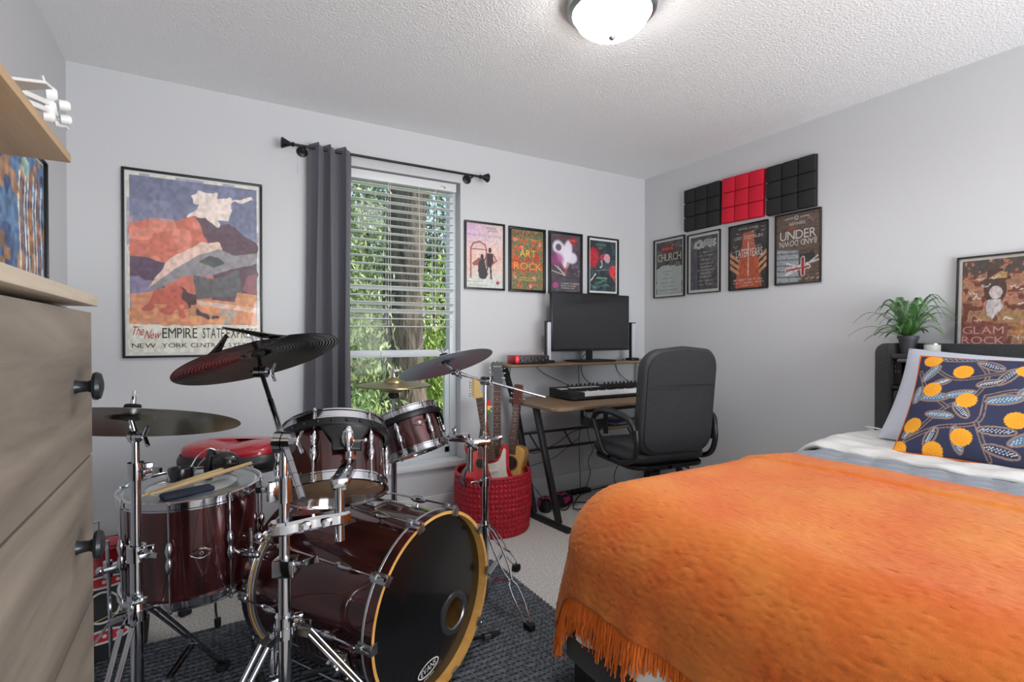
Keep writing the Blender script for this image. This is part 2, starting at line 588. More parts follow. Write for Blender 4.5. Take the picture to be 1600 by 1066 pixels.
# venetian blind hanging in the recess, slats open
bl = thing('venetian_blind', 'white horizontal-slat blind pulled two thirds down the window', 'window blind', (0.968, YB + 0.035, 2.10))
b = MB().box((WX0 + 0.03, YB + 0.003, 2.105), (WX1 - 0.028, YB + 0.06, 2.158), bev=0.003); b.build('headrail', M_white, bl)
b = MB().box((1.30, YB - 0.0005, 2.118), (1.33, YB + 0.003, 2.13), bev=0.002); b.build('latch', M_steel, bl)
M_slat = mat('white_slat', (226, 227, 224), 0.45)
tilt = {13: 0.42, 15: 0.34, 16: 0.45, 12: 0.1}
zs = [2.085 - 0.0478 * k for k in range(19)]
for k, z in enumerate(zs):
    b = MB()
    th = tilt.get(k, 0.05)
    sag = 0.0
    def fn(U, V, z=z, th=th):
        x = WX0 + 0.036 + U * (WX1 - WX0 - 0.072)
        q = (V - 0.5) * 0.05
        return np.stack([x, YB + 0.034 + q * math.cos(th), z - q * math.sin(th) + 0.003 * (1 - (2 * V - 1) ** 2)], -1)
    b.grid(fn, 1, 6)
    v, f = b.v[0].copy(), list(b.f); n0 = b.n
    v2 = v - [0, 0, 0.0026]
    b.add(v2, f)
    for i in range(6):
        b.f.append((i, i + 1, n0 + i + 1, n0 + i)); b.m.append(0)
        b.f.append((7 + i, 7 + i + 1, n0 + 7 + i + 1, n0 + 7 + i)); b.m.append(0)
    b.f.append((0, 7, n0 + 7, n0)); b.m.append(0)
    b.f.append((6, 13, n0 + 13, n0 + 6)); b.m.append(0)
    b.build('slat' if k < 18 else 'bottom_rail', M_slat, bl)
for x in (0.62, 0.955, 1.262):
    for y in (YB + 0.0085, YB + 0.0595):
        b = MB().tube([(x, y, 2.11), (x, y, 1.22)], 0.0013, 5); b.build('ladder_cord', M_slat, bl)
b = MB().tube([(0.965, YB + 0.004, 2.10), (0.968, YB + 0.003, 1.5), (0.972, YB + 0.003, 1.25), (0.985, YB + 0.003, 1.16)], 0.0014, 5, smooth=6); b.build('lift_cord', M_slat, bl)
b = MB().tube([(0.985, YB + 0.003, 1.16), (1.01, YB + 0.003, 1.08), (1.09, YB + 0.003, 1.06), (1.17, YB + 0.003, 1.11), (1.19, YB + 0.003, 1.24), (1.16, YB + 0.003, 1.5), (1.15, YB + 0.003, 2.10)], 0.0014, 5, smooth=6); b.build('lift_cord', M_slat, bl)

# curtain rod and the one grey curtain
RY = YB - 0.085; RZ = 2.205
rod = thing('curtain_rod', 'thin black curtain rod with flared finials above the window', 'curtain rod', (0.965, YB, RZ))
MB().cyl((0.41, RY, RZ), (1.53, RY, RZ), 0.0075, seg=14).build('rod', M_blackm, rod)
for x, s in ((0.41, -1), (1.53, 1)):
    MB().lathe([(0, 0), (0.009, 0), (0.014, 0.008), (0.009, 0.016), (0.013, 0.028), (0.024, 0.05), (0.03, 0.062), (0.026, 0.068), (0, 0.07)], (x, RY, RZ), (s, 0, 0), 20).build('finial', M_blackm, rod)
    xb = x - s * 0.05
    b = MB().lathe([(0, 0), (0.03, 0), (0.03, 0.006), (0.022, 0.01), (0, 0.01)], (xb, YB, RZ - 0.005), (0, -1, 0), 20)
    b.cyl((xb, YB - 0.005, RZ - 0.01), (xb, RY, RZ - 0.012), 0.006)
    b.tube([(xb, RY + 0.014, RZ), (xb, RY, RZ - 0.014), (xb, RY - 0.014, RZ)], 0.004, 6, smooth=4)
    b.build('bracket', M_blackm, rod)
M_curt = mat('charcoal_curtain', (92, 92, 100), 0.9, bump=(350, 0.2, 0.002), sheen=0.15)
cur = thing('curtain', 'dark grey curtain panel bunched at the left of the window', 'curtain', (0.58, RY, RZ))
def curt(U, V):
    w_ = 0.5 + 0.5 * V ** 0.7
    x = 0.463 + (0.02 * (1 - V)) + U * (0.235 + 0.03 * V)
    ph = U * 2 * PI * 3.2 + 0.9 + 0.25 * np.sin(3 * V)
    amp = 0.03 + 0.012 * V
    y = RY + amp * np.tanh(1.8 * np.sin(ph)) * 1.05
    x = x + 0.010 * np.sin(2 * ph + 0.5) + 0.006 * np.sin(5 * V + 9 * U)
    z = RZ + 0.03 - V * (RZ + 0.03 - 0.03) - 0.02 * (1 - V) ** 30 * np.cos(ph * 0.5) ** 2
    return np.stack([x, y, z], -1)
b = MB().grid(curt, 150, 60)
MB_c = b.build('panel', M_curt, cur, sharp=180)
sm = MB_c.modifiers.new('thick', 'SOLIDIFY'); sm.thickness = 0.003
b = MB().tube([(0.435, YB - 0.004, 2.13), (0.437, YB - 0.004, 2.08), (0.445, YB - 0.004, 2.075)], 0.0012, 5); b.build('tieback_loop', M_white, cur)

# ceiling lamp
lx, ly = 1.335, 1.53
lt = thing('ceiling_light', 'frosted glass dome ceiling light with a brushed metal rim', 'ceiling light', (lx, ly, ZC))
b = MB().lathe([(0, 0), (0.165, 0), (0.172, 0.01), (0.168, 0.035), (0.158, 0.045), (0.15, 0.047), (0.15, 0.03), (0, 0.03)], (lx, ly, ZC), (0, 0, -1), 48); b.build('rim', M_steel, lt)
b = MB().lathe([(0.148, 0.035), (0.146, 0.05), (0.13, 0.08), (0.1, 0.105), (0.06, 0.122), (0.02, 0.129), (0, 0.13)], (lx, ly, ZC), (0, 0, -1), 48)
b.build('glass_dome', mat_emit('lit_dome', (255, 252, 246), 22.0), lt)
MB().lathe([(0, 0.126), (0.012, 0.128), (0.013, 0.136), (0.008, 0.143), (0, 0.145)], (lx, ly, ZC), (0, 0, -1), 20).build('finial', M_steel, lt)
lamp('ceiling_bulb', 'SPOT', (lx, ly, ZC - 0.16), (0, 0, 0), 26, (1, 0.985, 0.95), shadow_soft_size=0.13, spot_size=R(176), spot_blend=0.35)

# wall outlet, back wall under the desk
ol = thing('wall_outlet', 'white electrical outlet low on the back wall under the desk', 'outlet', (2.49, YB, 0.235))
MB().box((2.455, YB - 0.006, 0.178), (2.525, YB, 0.292), bev=0.003).build('cover_plate', M_white, ol)
for dz in (0.255, 0.212):
    MB().lathe([(0, 0), (0.016, 0), (0.016, 0.0015), (0, 0.0015)], (2.49, YB - 0.006, dz), (0, -1, 0), 18).box((2.484, YB - 0.009, dz + 0.001), (2.486, YB - 0.0073, dz + 0.008), 1).box((2.494, YB - 0.009, dz + 0.001), (2.496, YB - 0.0073, dz + 0.008), 1).build('socket', [M_white, M_blackp], ol)

# ================================================================ OUTSIDE
M_grass = mat('lawn', (110, 150, 60), 0.95, bump=(14, 0.8, 0.1), var=(3, (52, 84, 32)))
b = MB().box((-14, YB + T + 0.02, -0.75), (18, 26, -0.4)); struct('ground', b, M_grass)
M_bark = mat('bark', (118, 104, 90), 0.95, bump=(16, 1.0, 0.05), var=(9, (62, 54, 48)), stretch=(1, 1, 0.25))
M_leafa = mat('willow_leaf', (176, 188, 124), 0.6, var=(5, (108, 128, 78)))
M_leafb = mat('deep_leaf', (112, 130, 92), 0.6, var=(4, (62, 80, 54)))
M_leafc = mat('bright_leaf', (190, 205, 110), 0.55, var=(5, (130, 158, 66)))
def leaves(n, centers, spread, size, rr, hang=0.0):
    C = np.array(centers)
    k = rr.integers(0, len(C), n)
    P = C[k] + rr.normal(0, 1, (n, 3)) * spread
    a = rr.normal(0, 1, (n, 3)); a[:, 2] -= hang; a /= np.linalg.norm(a, axis=1)[:, None]
    c = np.cross(a, rr.normal(0, 1, (n, 3))); c /= np.linalg.norm(c, axis=1)[:, None]
    L = size * rr.uniform(0.6, 1.4, n)[:, None]
    V = np.stack([P - a * L, P + c * L * 0.28, P + a * L, P - c * L * 0.28], 1).reshape(-1, 3)
    F = [(4 * i, 4 * i + 1, 4 * i + 2, 4 * i + 3) for i in range(n)]
    return V, F
def tree(label, x, y, r0, h, crown, nleaf, mleaf, seed, spread=(1, 1, 1), size=0.07, name='leafy_tree', zlow=0.0, group=None, hang=1.0, limbs=5):
    rr = np.random.default_rng(seed)
    t = thing(name, label, 'tree', (x, y, -0.4), group=group)
    zz = np.linspace(-0.45, h, 14)
    MB().tube([(x + 0.05 * math.sin(z * 1.3 + seed), y + 0.04 * math.cos(z), z) for z in zz], [r0 * 1.35, r0, r0 * 0.92, r0 * 0.9, r0 * 0.85, r0 * 0.6], 20).build('trunk', M_bark, t)
    cs = []
    for k in range(limbs):
        an = 2 * PI * k / limbs + seed; L = crown * rr.uniform(0.6, 1.0)
        z0 = h * rr.uniform(0.45, 0.95)
        pts = [(x, y, z0), (x + 0.5 * L * math.cos(an), y + 0.5 * L * math.sin(an), z0 + 0.45 * L), (x + L * math.cos(an), y + L * math.sin(an), z0 + 0.4 * L)]
        MB().tube(pts, [r0 * 0.4, r0 * 0.25, r0 * 0.08], 8, smooth=5).build('branch', M_bark, t)
        for q in spline(pts, 8)[4:]:
            for _ in range(5):
                cs.append(q + rr.normal(0, 0.4, 3) * crown * 0.5)
    cs = [c for c in cs]
    for c in list(cs):
        if hang: cs.append((c[0], c[1], max(zlow, c[2] - rr.uniform(0.5, 3.5))))
    V, F = leaves(nleaf, cs, np.array(spread) * 0.32, size, rr, hang * 1.5)
    f = MB().add(V, F).build('foliage', mleaf, t, sharp=180); f['kind'] = 'stuff'
def tree2(label, name, x, y, r0, h, boxes, nleaf, mleaf, seed, size, hang=1.0, limbs=4, crown=1.6):
    """trunk and limbs, foliage gathered in hanging masses given as (centre, half size) boxes"""
    rr = np.random.default_rng(seed)
    t = thing(name, label, 'tree', (x, y, -0.4))
    zz = np.linspace(-0.45, h, 14)
    MB().tube([(x + 0.04 * math.sin(z * 1.3 + seed), y + 0.04 * math.cos(z), z) for z in zz], [r0 * 1.4, r0, r0 * 0.94, r0 * 0.9, r0 * 0.9, r0 * 0.8], 24).build('trunk', M_bark, t)
    for k in range(limbs):
        an = 2 * PI * k / limbs + seed; L = crown * rr.uniform(0.6, 1.0); z0 = h * rr.uniform(0.55, 0.98)
        MB().tube([(x, y, z0), (x + 0.5 * L * math.cos(an), y + 0.5 * L * math.sin(an), z0 + 0.45 * L), (x + L * math.cos(an), y + L * math.sin(an), z0 + 0.5 * L)], [r0 * 0.45, r0 * 0.25, r0 * 0.08], 8, smooth=5).build('branch', M_bark, t)
    cs = []
    for c, hf in boxes:
        m_ = int(60 * hf[0] * hf[2] * 4) + 12
        q = np.array(c) + rr.uniform(-1, 1, (m_, 3)) * np.array(hf)
        for a in q:
            for d in range(5): cs.append(a - [0, 0, 0.13 * d])   # strands hang down
    V, F = leaves(nleaf, cs, np.array([0.07, 0.12, 0.07]), size, rr, hang * 1.6)
    f = MB().add(V, F).build('foliage', mleaf, t, sharp=180); f['kind'] = 'stuff'
tree2('big willow with a thick grey trunk right outside the window', 'willow_tree', 2.17, 6.4, 0.27, 4.8,
      [((1.35, 6.2, 2.2), (0.45, 0.4, 1.0)), ((1.45, 6.0, 0.9), (0.4, 0.4, 0.7)), ((2.2, 6.6, 3.6), (1.6, 0.5, 0.5)), ((1.9, 6.9, 2.4), (0.3, 0.2, 0.7))], 9000, M_leafa, 3, 0.045)
tree2('bright green bushy tree right of the thick trunk outside', 'leafy_tree', 3.35, 8.0, 0.10, 2.4,
      [((3.2, 7.5, 1.5), (0.45, 0.4, 0.9)), ((3.5, 7.6, 0.6), (0.5, 0.4, 0.6)), ((2.7, 7.6, 0.7), (0.2, 0.3, 0.4))], 7000, M_leafc, 5, 0.05)
tree2('darker leafy tree left of the thick trunk outside', 'leafy_tree', 1.5, 9.6, 0.12, 3.0,
      [((1.6, 9.3, 2.8), (1.3, 0.5, 1.3)), ((1.8, 9.4, 1.0), (1.2, 0.4, 0.8)), ((3.4, 9.8, 3.4), (1.2, 0.5, 1.0))], 12000, M_leafb, 8, 0.065)
hd = thing('hedge', 'dark green hedge along the far side of the lawn', 'hedge', (3, 15.5, -0.4))
rr = np.random.default_rng(5)
cs = [(rx, 15.5 + rr.uniform(-0.8, 0.8), rr.uniform(-0.4, 4.2)) for rx in np.linspace(-6, 14, 900)]
V, F = leaves(26000, cs, 0.3, 0.14, rr)
f = MB().add(V, F).build('foliage', M_leafb, hd, sharp=180); f['kind'] = 'stuff'
fn_ = thing('garden_fence', 'low wooden fence across the yard outside the window', 'fence', (2.5, 12.0, -0.4))
M_fw = mat('fence_wood', (170, 140, 100), 0.9, var=(5, 0.3))
for z in (0.15, 0.45):
    MB().box((-4, 12.0, z), (12, 12.04, z + 0.13)).build('rail', M_fw, fn_)
for x in range(-4, 13, 2):
    MB().box((x - 0.06, 11.94, -0.42), (x + 0.06, 12.0, 0.68)).build('post', M_fw, fn_)
# ================================================================ FRAMED PRINTS
def framed(name, label, cat, wall, cu, cz, w_, h_, fw, fm, mat_w, painter, lettering=(), depth=0.018, group=None, tilt=0.0, glass=True, x0=None, base_off=0.0):
    """cu: coordinate of the centre along the wall; lettering: (text, size, u, v, colour, kwargs) in fractions of the print"""
    if wall == 'back': loc, rz = (cu, YB - 0.001, cz), 0
    elif wall == 'right': loc, rz = ((x0 or XR) - 0.001, cu, cz), -PI / 2
    else: loc, rz = (XL + 0.001, cu, cz), PI / 2
    M = Matrix.Translation(loc) @ Matrix.Rotation(rz, 4, 'Z') @ Matrix.Rotation(-tilt, 4, 'X')
    t = thing(name, label, cat, M=M, world=False, group=group)
    W, H = w_ / 2, h_ / 2
    b = MB()
    for lo, hi in (((-W, H - fw), (W, H)), ((-W, -H), (W, -H + fw)), ((-W, -H + fw), (-W + fw, H - fw)), ((W - fw, -H + fw), (W, H - fw))):
        b.box((lo[0], -depth, lo[1]), (hi[0], 0, hi[1]), bev=0.002)
    b.build('frame', fm, t, local=True)
    MB().box((-W + fw * 0.5, -0.004, -H + fw * 0.5), (W - fw * 0.5, -0.001, H - fw * 0.5)).build('backing_board', M_matw, t, local=True)
    iw, ih = W - fw - mat_w[0], H - fw - mat_w[1]
    pr = painter.mesh('print', t, M_print, lambda U, V: np.stack([(U * 2 - 1) * iw, U * 0 - 0.0055, (V * 2 - 1) * ih], -1))
    if lettering:
        for tx, sz, u, v, c, kw in lettering:
            b = MB(); m = mat('ink_%d_%d_%d' % tuple(c), c, 0.6)
            flip = kw.pop('flip', False) if kw else False
            kw = dict(kw)
            if 'wid' in kw: kw['wid'] *= 2 * iw
            uu, vv = ((-1, 0, 0), (0, 0, -1)) if flip else ((1, 0, 0), (0, 0, 1))
            b.text(tx, sz * 2 * ih, ((u * 2 - 1) * iw, -0.0062, (v * 2 - 1) * ih), uu, vv, **kw)
            b.build('lettering', m, t, local=True, sharp=180)
    if glass:
        MB().box((-W + fw * 0.8, -0.0095, -H + fw * 0.8), (W - fw * 0.8, -0.0080, H - fw * 0.8)).build('glazing', M_acr, t, local=True)
    return t

INK = (28, 27, 28); RED = (170, 40, 45); WH = (235, 233, 228)
# --- large railway-style poster (plain generic landscape, the words kept)
p = Paint(190, 250, (222, 220, 208), 1)
p.poly([(0.02, 0.165), (0.985, 0.165), (0.985, 0.985), (0.02, 0.985)], (120, 124, 150))
n1 = p.noise(7, 2)
p.put(((n1 > 0.5) & (p.V > 0.6)).astype(float), (136, 140, 166), 0.6)
p.poly([(0.42, 0.74), (0.5, 0.84), (0.46, 0.88), (0.52, 0.95), (0.66, 0.95), (0.68, 0.91), (0.76, 0.92), (0.8, 0.88), (0.88, 0.93), (0.97, 0.94), (0.97, 0.92), (0.85, 0.88), (0.76, 0.86), (0.74, 0.78), (0.6, 0.75)], (232, 216, 208), 1, 0.06)
p.poly([(0.02, 0.72), (0.2, 0.745), (0.4, 0.76), (0.5, 0.79), (0.58, 0.77), (0.66, 0.7), (0.72, 0.6), (0.7, 0.3), (0.02, 0.3)], (205, 122, 104), 1, 0.03)
p.put(((p.noise(9, 4) > 0.55) & (p.V < 0.76) & (p.V > 0.45) & (p.U < 0.6) & (p.U > 0.02)).astype(float), (224, 150, 132), 0.7)
p.poly([(0.5, 0.785), (0.58, 0.79), (0.66, 0.75), (0.76, 0.76), (0.9, 0.69), (0.985, 0.66), (0.985, 0.3), (0.62, 0.3), (0.64, 0.5), (0.58, 0.66)], (104, 82, 92), 1, 0.03)
p.poly([(0.02, 0.54), (0.18, 0.53), (0.3, 0.5), (0.26, 0.3), (0.02, 0.3)], (104, 84, 104), 1, 0.02)
p.poly([(0.02, 0.43), (0.2, 0.42), (0.28, 0.36), (0.2, 0.3), (0.02, 0.3)], (140, 130, 160), 1, 0.04)
p.poly([(0.14, 0.36), (0.26, 0.5), (0.36, 0.57), (0.54, 0.64), (0.68, 0.65), (0.7, 0.61), (0.55, 0.57), (0.4, 0.5), (0.3, 0.42)], (226, 196, 184), 1, 0.02)
p.poly([(0.12, 0.35), (0.3, 0.46), (0.5, 0.56), (0.68, 0.61), (0.8, 0.58), (0.98, 0.6), (0.98, 0.54), (0.78, 0.5), (0.6, 0.45), (0.4, 0.44), (0.26, 0.38)], (150, 146, 150), 1, 0.01)
p.poly([(0.52, 0.53), (0.6, 0.57), (0.68, 0.56), (0.72, 0.53), (0.64, 0.5)], (96, 98, 98), 1)
p.poly([(0.48, 0.45), (0.66, 0.44), (0.84, 0.5), (0.86, 0.34), (0.5, 0.31)], (108, 106, 108), 1, 0.02)
p.poly([(0.02, 0.34), (0.16, 0.345), (0.32, 0.385), (0.5, 0.31), (0.98, 0.29), (0.98, 0.165), (0.02, 0.165)], (214, 148, 112), 1, 0.02)
p.poly([(0.08, 0.26), (0.2, 0.35), (0.34, 0.385), (0.42, 0.33), (0.5, 0.3), (0.42, 0.23), (0.3, 0.2)], (196, 104, 88), 1, 0.06)
p.poly([(0.36, 0.37), (0.5, 0.34), (0.5, 0.29), (0.56, 0.23), (0.7, 0.2), (0.6, 0.19), (0.42, 0.22), (0.44, 0.28)], (92, 68, 70), 1, 0.05)
p.poly([(0.5, 0.305), (0.98, 0.27), (0.98, 0.24), (0.52, 0.28)], (220, 196, 186), 1)
p.poly([(0.82, 0.36), (0.98, 0.35), (0.98, 0.29), (0.8, 0.3)], (206, 150, 110), 1)
p.poly([(0.9, 0.46), (0.98, 0.47), (0.98, 0.36), (0.86, 0.37)], (150, 100, 108), 1, 0.02)
p.poly([(0.68, 0.26), (0.82, 0.24), (0.76, 0.168), (0.7, 0.168)], (176, 168, 164), 1, 0.01)
p.put(((p.noise(22, 7) > 0.62) & (p.V < 0.28) & (p.V > 0.168)).astype(float), (226, 168, 120), 0.7)
p.mottle(40, 0.09, 3)
framed('framed_poster', 'large railway travel poster with red hills, framed left of the curtain', 'framed poster', 'back', -0.0515, 1.52, 0.613, 0.925, 0.011, M_frameb, (0.008, 0.008), p,
       [('The', 0.052, 0.065, 0.105, RED, dict(skew=0.25, wid=0.085)), ('New', 0.05, 0.17, 0.085, RED, dict(skew=0.25, wid=0.11)),
        ('EMPIRE', 0.062, 0.375, 0.088, INK, dict(wid=0.26)), ('STATE', 0.062, 0.63, 0.088, INK, dict(wid=0.17)), ('EXPRESS', 0.062, 0.86, 0.088, INK, dict(wid=0.255)),
        ('NEW', 0.026, 0.115, 0.035, INK, dict(wid=0.17)), ('YORK', 0.026, 0.335, 0.035, INK, dict(wid=0.19)), ('CENTRAL', 0.026, 0.59, 0.035, INK, dict(wid=0.27)), ('SYSTEM', 0.026, 0.86, 0.035, INK, dict(wid=0.22))])

# --- left wall print behind the dresser: generic blue and orange abstract
p = Paint(90, 140, (96, 130, 168), 2)
p.put((p.noise(6, 1) > 0.55).astype(float), (60, 82, 120), 0.8)
p.put((p.noise(9, 3) > 0.62).astype(float), (196, 140, 96), 0.8)
for k in range(9):
    x = 0.5 + 0.055 * k
    p.line([(x, 0.1 + 0.05 * (k % 3)), (x + 0.02, 0.4), (x - 0.02, 0.7), (x + 0.01, 0.85 + 0.03 * (k % 2))], 0.014, [(224, 212, 190), (180, 120, 84), (206, 214, 220)][k % 3])
p.ell(0.62, 0.9, 0.08, 0.05, (168, 200, 190)).mottle(20, 0.25, 2)
framed('framed_print', 'blue and orange abstract print on the left wall above the dresser', 'framed print', 'left', 2.395, 1.50, 0.64, 0.70, 0.008, M_frameb, (0.01, 0.01), p, glass=False)

# --- four concert flyers on the back wall
H12, W12 = 0.4545, 0.305
def flyer(label, wall, cu, cz, painter, lett, fw=0.013, mat_w=(0.0, 0.0), fm=None, w_=W12, h_=H12, tilt=0.0, group='concert flyers in thin frames'):
    return framed('framed_flyer', label, 'framed poster', wall, cu, cz, w_, h_, fw, fm or M_frameb, mat_w, painter, lett, group=group, tilt=tilt)
p = Paint(80, 120, (216, 196, 190), 3)
g = (p.V > 0.7) * 1.0
p.put(np.clip((p.V - 0.55) * 3, 0, 1) * (1 - p.U), (200, 160, 205), 0.8).put(np.clip((0.4 - p.V) * 3, 0, 1), (190, 212, 205), 0.6)
p.put(np.clip(1 - np.abs(p.V - 0.45) * 3, 0, 1), (222, 180, 165), 0.6)
p.line([(0.13, 0.15), (0.13, 0.62), (0.2, 0.69), (0.36, 0.72), (0.5, 0.68), (0.54, 0.62), (0.54, 0.35)], 0.018, (150, 80, 84)).line([(0.13, 0.6), (0.54, 0.6)], 0.012, (150, 80, 84))
p.poly([(0.16, 0.38), (0.34, 0.47), (0.44, 0.46), (0.4, 0.36), (0.2, 0.34)], (150, 90, 84)).ell(0.43, 0.49, 0.045, 0.04, (60, 40, 44)).poly([(0.36, 0.45), (0.48, 0.46), (0.58, 0.2), (0.52, 0.14), (0.36, 0.15), (0.32, 0.25)], (56, 50, 58), 1, 0.03)
p.ell(0.64, 0.6, 0.045, 0.042, (50, 40, 44)).poly([(0.56, 0.55), (0.72, 0.55), (0.74, 0.42), (0.68, 0.33), (0.7, 0.14), (0.66, 0.14), (0.63, 0.33), (0.56, 0.33)], (54, 46, 54)).line([(0.72, 0.54), (0.82, 0.44), (0.7, 0.38)], 0.018, (150, 80, 78)).line([(0.57, 0.54), (0.5, 0.44)], 0.018, (90, 60, 62))
p.line([(0.58, 0.33), (0.52, 0.2)], 0.02, (54, 46, 54)).poly([(0.86, 0.12), (0.92, 0.09), (0.86, 0.05), (0.8, 0.09)], (170, 50, 60)).mottle(30, 0.08, 1)
flyer('pastel flyer with two dark figures under an arch, nearest to the window', 'back', 1.611, 1.7035, p,
      [('SCHOOL', 0.035, 0.68, 0.93, INK, dict(wid=0.28)), ('of ROCK', 0.035, 0.72, 0.885, INK, dict(wid=0.28)), ('FLEETWOOD MAC', 0.036, 0.5, 0.80, (150, 130, 160), dict(wid=0.9)), ('MUSIC DIRECTOR', 0.014, 0.2, 0.09, INK, dict(wid=0.35)), ('MARCH 2 AND MARCH 3', 0.012, 0.36, 0.035, INK, dict(wid=0.6))])
p = Paint(80, 120, (120, 112, 78), 4)
p.put((p.noise(12, 1) > 0.5).astype(float), (196, 96, 56), 0.85).put((p.noise(16, 2) > 0.62).astype(float), (86, 116, 84), 0.9).put(((p.noise(14, 5) > 0.6) & (p.V > 0.3) & (p.V < 0.7)).astype(float), (176, 70, 40), 0.8)
p.put(np.clip(1 - abs(p.V - 0.22) * 9, 0, 1), (112, 124, 84), 0.6)
for x, y in ((0.12, 0.83), (0.9, 0.78), (0.35, 0.7), (0.13, 0.2), (0.72, 0.2), (0.6, 0.06)): p.ell(x, y, 0.05, 0.035, (214, 130, 110))
p.mottle(34, 0.2, 2)
flyer('orange and green psychedelic flyer, second from the window', 'back', 1.948, 1.701, p,
      [('SCHOOL of ROCK', 0.055, 0.5, 0.905, (50, 42, 30), dict(wid=0.94)), ('ART', 0.12, 0.52, 0.555, (226, 196, 70), dict(wid=0.5)), ('ROCK', 0.12, 0.52, 0.34, (232, 160, 72), dict(wid=0.86)), ('PRESENTS', 0.018, 0.72, 0.84, (220, 180, 90), dict(wid=0.4)), ('DECEMBER 10 AND 11', 0.02, 0.5, 0.19, (224, 200, 90), dict(wid=0.5)), ('SHOWS AT 1PM AND 4PM', 0.018, 0.5, 0.15, (224, 200, 90), dict(wid=0.56))], fw=0.018)
p = Paint(80, 120, (84, 76, 86), 5)
p.mottle(8, 0.25, 4)
for x, y, a_, b_ in ((0.25, 0.78, 0.14, 0.09), (0.45, 0.66, 0.2, 0.13), (0.6, 0.76, 0.1, 0.12), (0.72, 0.6, 0.14, 0.08), (0.5, 0.56, 0.1, 0.12)): p.ell(x, y, a_, b_, (226, 220, 232), 0.95, soft=0.5)
p.ell(0.27, 0.77, 0.08, 0.05, (96, 88, 104), soft=0.4).ell(0.2, 0.56, 0.16, 0.08, (160, 70, 130), 0.7, soft=0.8)
for q in ((0.05, 0.36), (0.14, 0.46), (0.24, 0.44)): p.line([(0.5, 0.29), q], 0.009, (206, 196, 190))
p.line([(0.36, 0.5), (0.48, 0.33)], 0.014, (190, 60, 64)).line([(0.58, 0.52), (0.5, 0.33)], 0.016, (206, 80, 80)).ell(0.76, 0.9, 0.12, 0.06, (176, 40, 48), 0.9)
p.ell(0.17, 0.115, 0.09, 0.055, (170, 70, 130)).scribble(6, (170, 150, 180), (0.7, 0.3, 0.95, 0.5), 0.08, 0.004).line([(0.1, 0.27), (0.9, 0.25)], 0.01, (60, 54, 60))
flyer('dark purple flyer with a white smoke cloud, third from the window', 'back', 2.2815, 1.7015, p,
      [('SCHOOL of', 0.035, 0.42, 0.91, (180, 60, 60), dict(wid=0.36)), ('ROCK', 0.035, 0.76, 0.89, (220, 160, 150), dict(wid=0.16)), ('A NIGHT OF SONGS', 0.02, 0.66, 0.14, WH, dict(wid=0.6)), ('FRIDAY AT SEVEN', 0.018, 0.6, 0.1, WH, dict(wid=0.5)), ('DOORS AT SIX', 0.018, 0.58, 0.06, WH, dict(wid=0.42))], fw=0.016)
p = Paint(80, 120, (52, 62, 66), 6)
p.put((p.noise(8, 2) > 0.58).astype(float), (64, 96, 104), 0.7).ell(0.12, 0.66, 0.18, 0.16, (190, 48, 64), 1, soft=0.5).ell(0.92, 0.4, 0.16, 0.11, (216, 70, 80), soft=0.4).ell(0.5, 0.68, 0.1, 0.06, (200, 60, 80)).ell(0.66, 0.66, 0.1, 0.08, (222, 170, 180), soft=0.4)
p.ell(0.4, 0.54, 0.08, 0.08, (196, 214, 210)).ell(0.37, 0.55, 0.07, 0.07, (60, 70, 74)).line([(0.03, 0.2), (0.22, 0.34)], 0.02, (226, 190, 186)).line([(0.98, 0.2), (0.84, 0.32)], 0.014, (200, 110, 110)).line([(0.2, 0.4), (0.7, 0.44)], 0.01, (150, 140, 140)).ell(0.4, 0.86, 0.06, 0.03, (200, 40, 50))
p.scribble(10, (120, 190, 160), (0.05, 0.05, 0.8, 0.18), 0.15, 0.006).mottle(30, 0.2, 4)
flyer('dark teal flyer with red bursts and white border, behind the monitor top', 'back', 2.64, 1.7045, p,
      [('SCHOOL', 0.05, 0.42, 0.9, (110, 170, 150), dict(wid=0.4)), ('ROCK', 0.045, 0.45, 0.84, (60, 130, 110), dict(wid=0.2)), ('AROUND', 0.04, 0.45, 0.24, (170, 226, 200), dict(wid=0.42)), ('TOWN', 0.03, 0.52, 0.19, (170, 226, 200), dict(wid=0.2))], fw=0.011, mat_w=(0.014, 0.016), w_=0.305, h_=0.44)

# --- four on the right wall (u runs towards -y)
p = Paint(80, 120, (84, 84, 84), 7)
p.mottle(6, 0.3, 2)
p.ell(0.45, 0.86, 0.28, 0.09, (150, 40, 44), 0.9).poly([(0.02, 0.0), (0.98, 0.0), (0.98, 0.5), (0.8, 0.53), (0.2, 0.55), (0.02, 0.48)], (190, 200, 196), 1, 0.04).ell(0.82, 0.55, 0.1, 0.05, (120, 120, 118))
p.put(((p.V < 0.5) & (p.U > 0.45) & (p.U < 0.6)).astype(float), (206, 214, 210), 0.6)
p.scribble(6, (206, 206, 200), (0.05, 0.6, 0.9, 0.95), 0.1, 0.004)
flyer('grey flyer with red oval and pale list, nearest the corner on the right wall', 'right', 2.860, 1.694, p,
      [('SCHOOL', 0.045, 0.45, 0.84, (226, 160, 160), dict(wid=0.42)), ('CHURCH', 0.15, 0.5, 0.63, (206, 208, 186), dict(wid=0.9, sp=0.02))] + [(s_, 0.02, 0.45, y_, (70, 80, 82), dict(wid=w__)) for s_, y_, w__ in (('SATURDAY', 0.42, 0.4), ('JUNE 8', 0.36, 0.2), ('DOORS 3PM', 0.29, 0.4), ('SHOW 4PM', 0.21, 0.55), ('ALL AGES', 0.14, 0.4), ('EVERYONE WELCOME', 0.07, 0.7))], fw=0.007, mat_w=(0.016, 0.018), w_=0.31, h_=0.458)
p = Paint(80, 120, (92, 92, 94), 8)
p.mottle(10, 0.25, 2).put(((p.V < 0.75) & (p.U < 0.3)).astype(float), (96, 98, 116), 0.5)
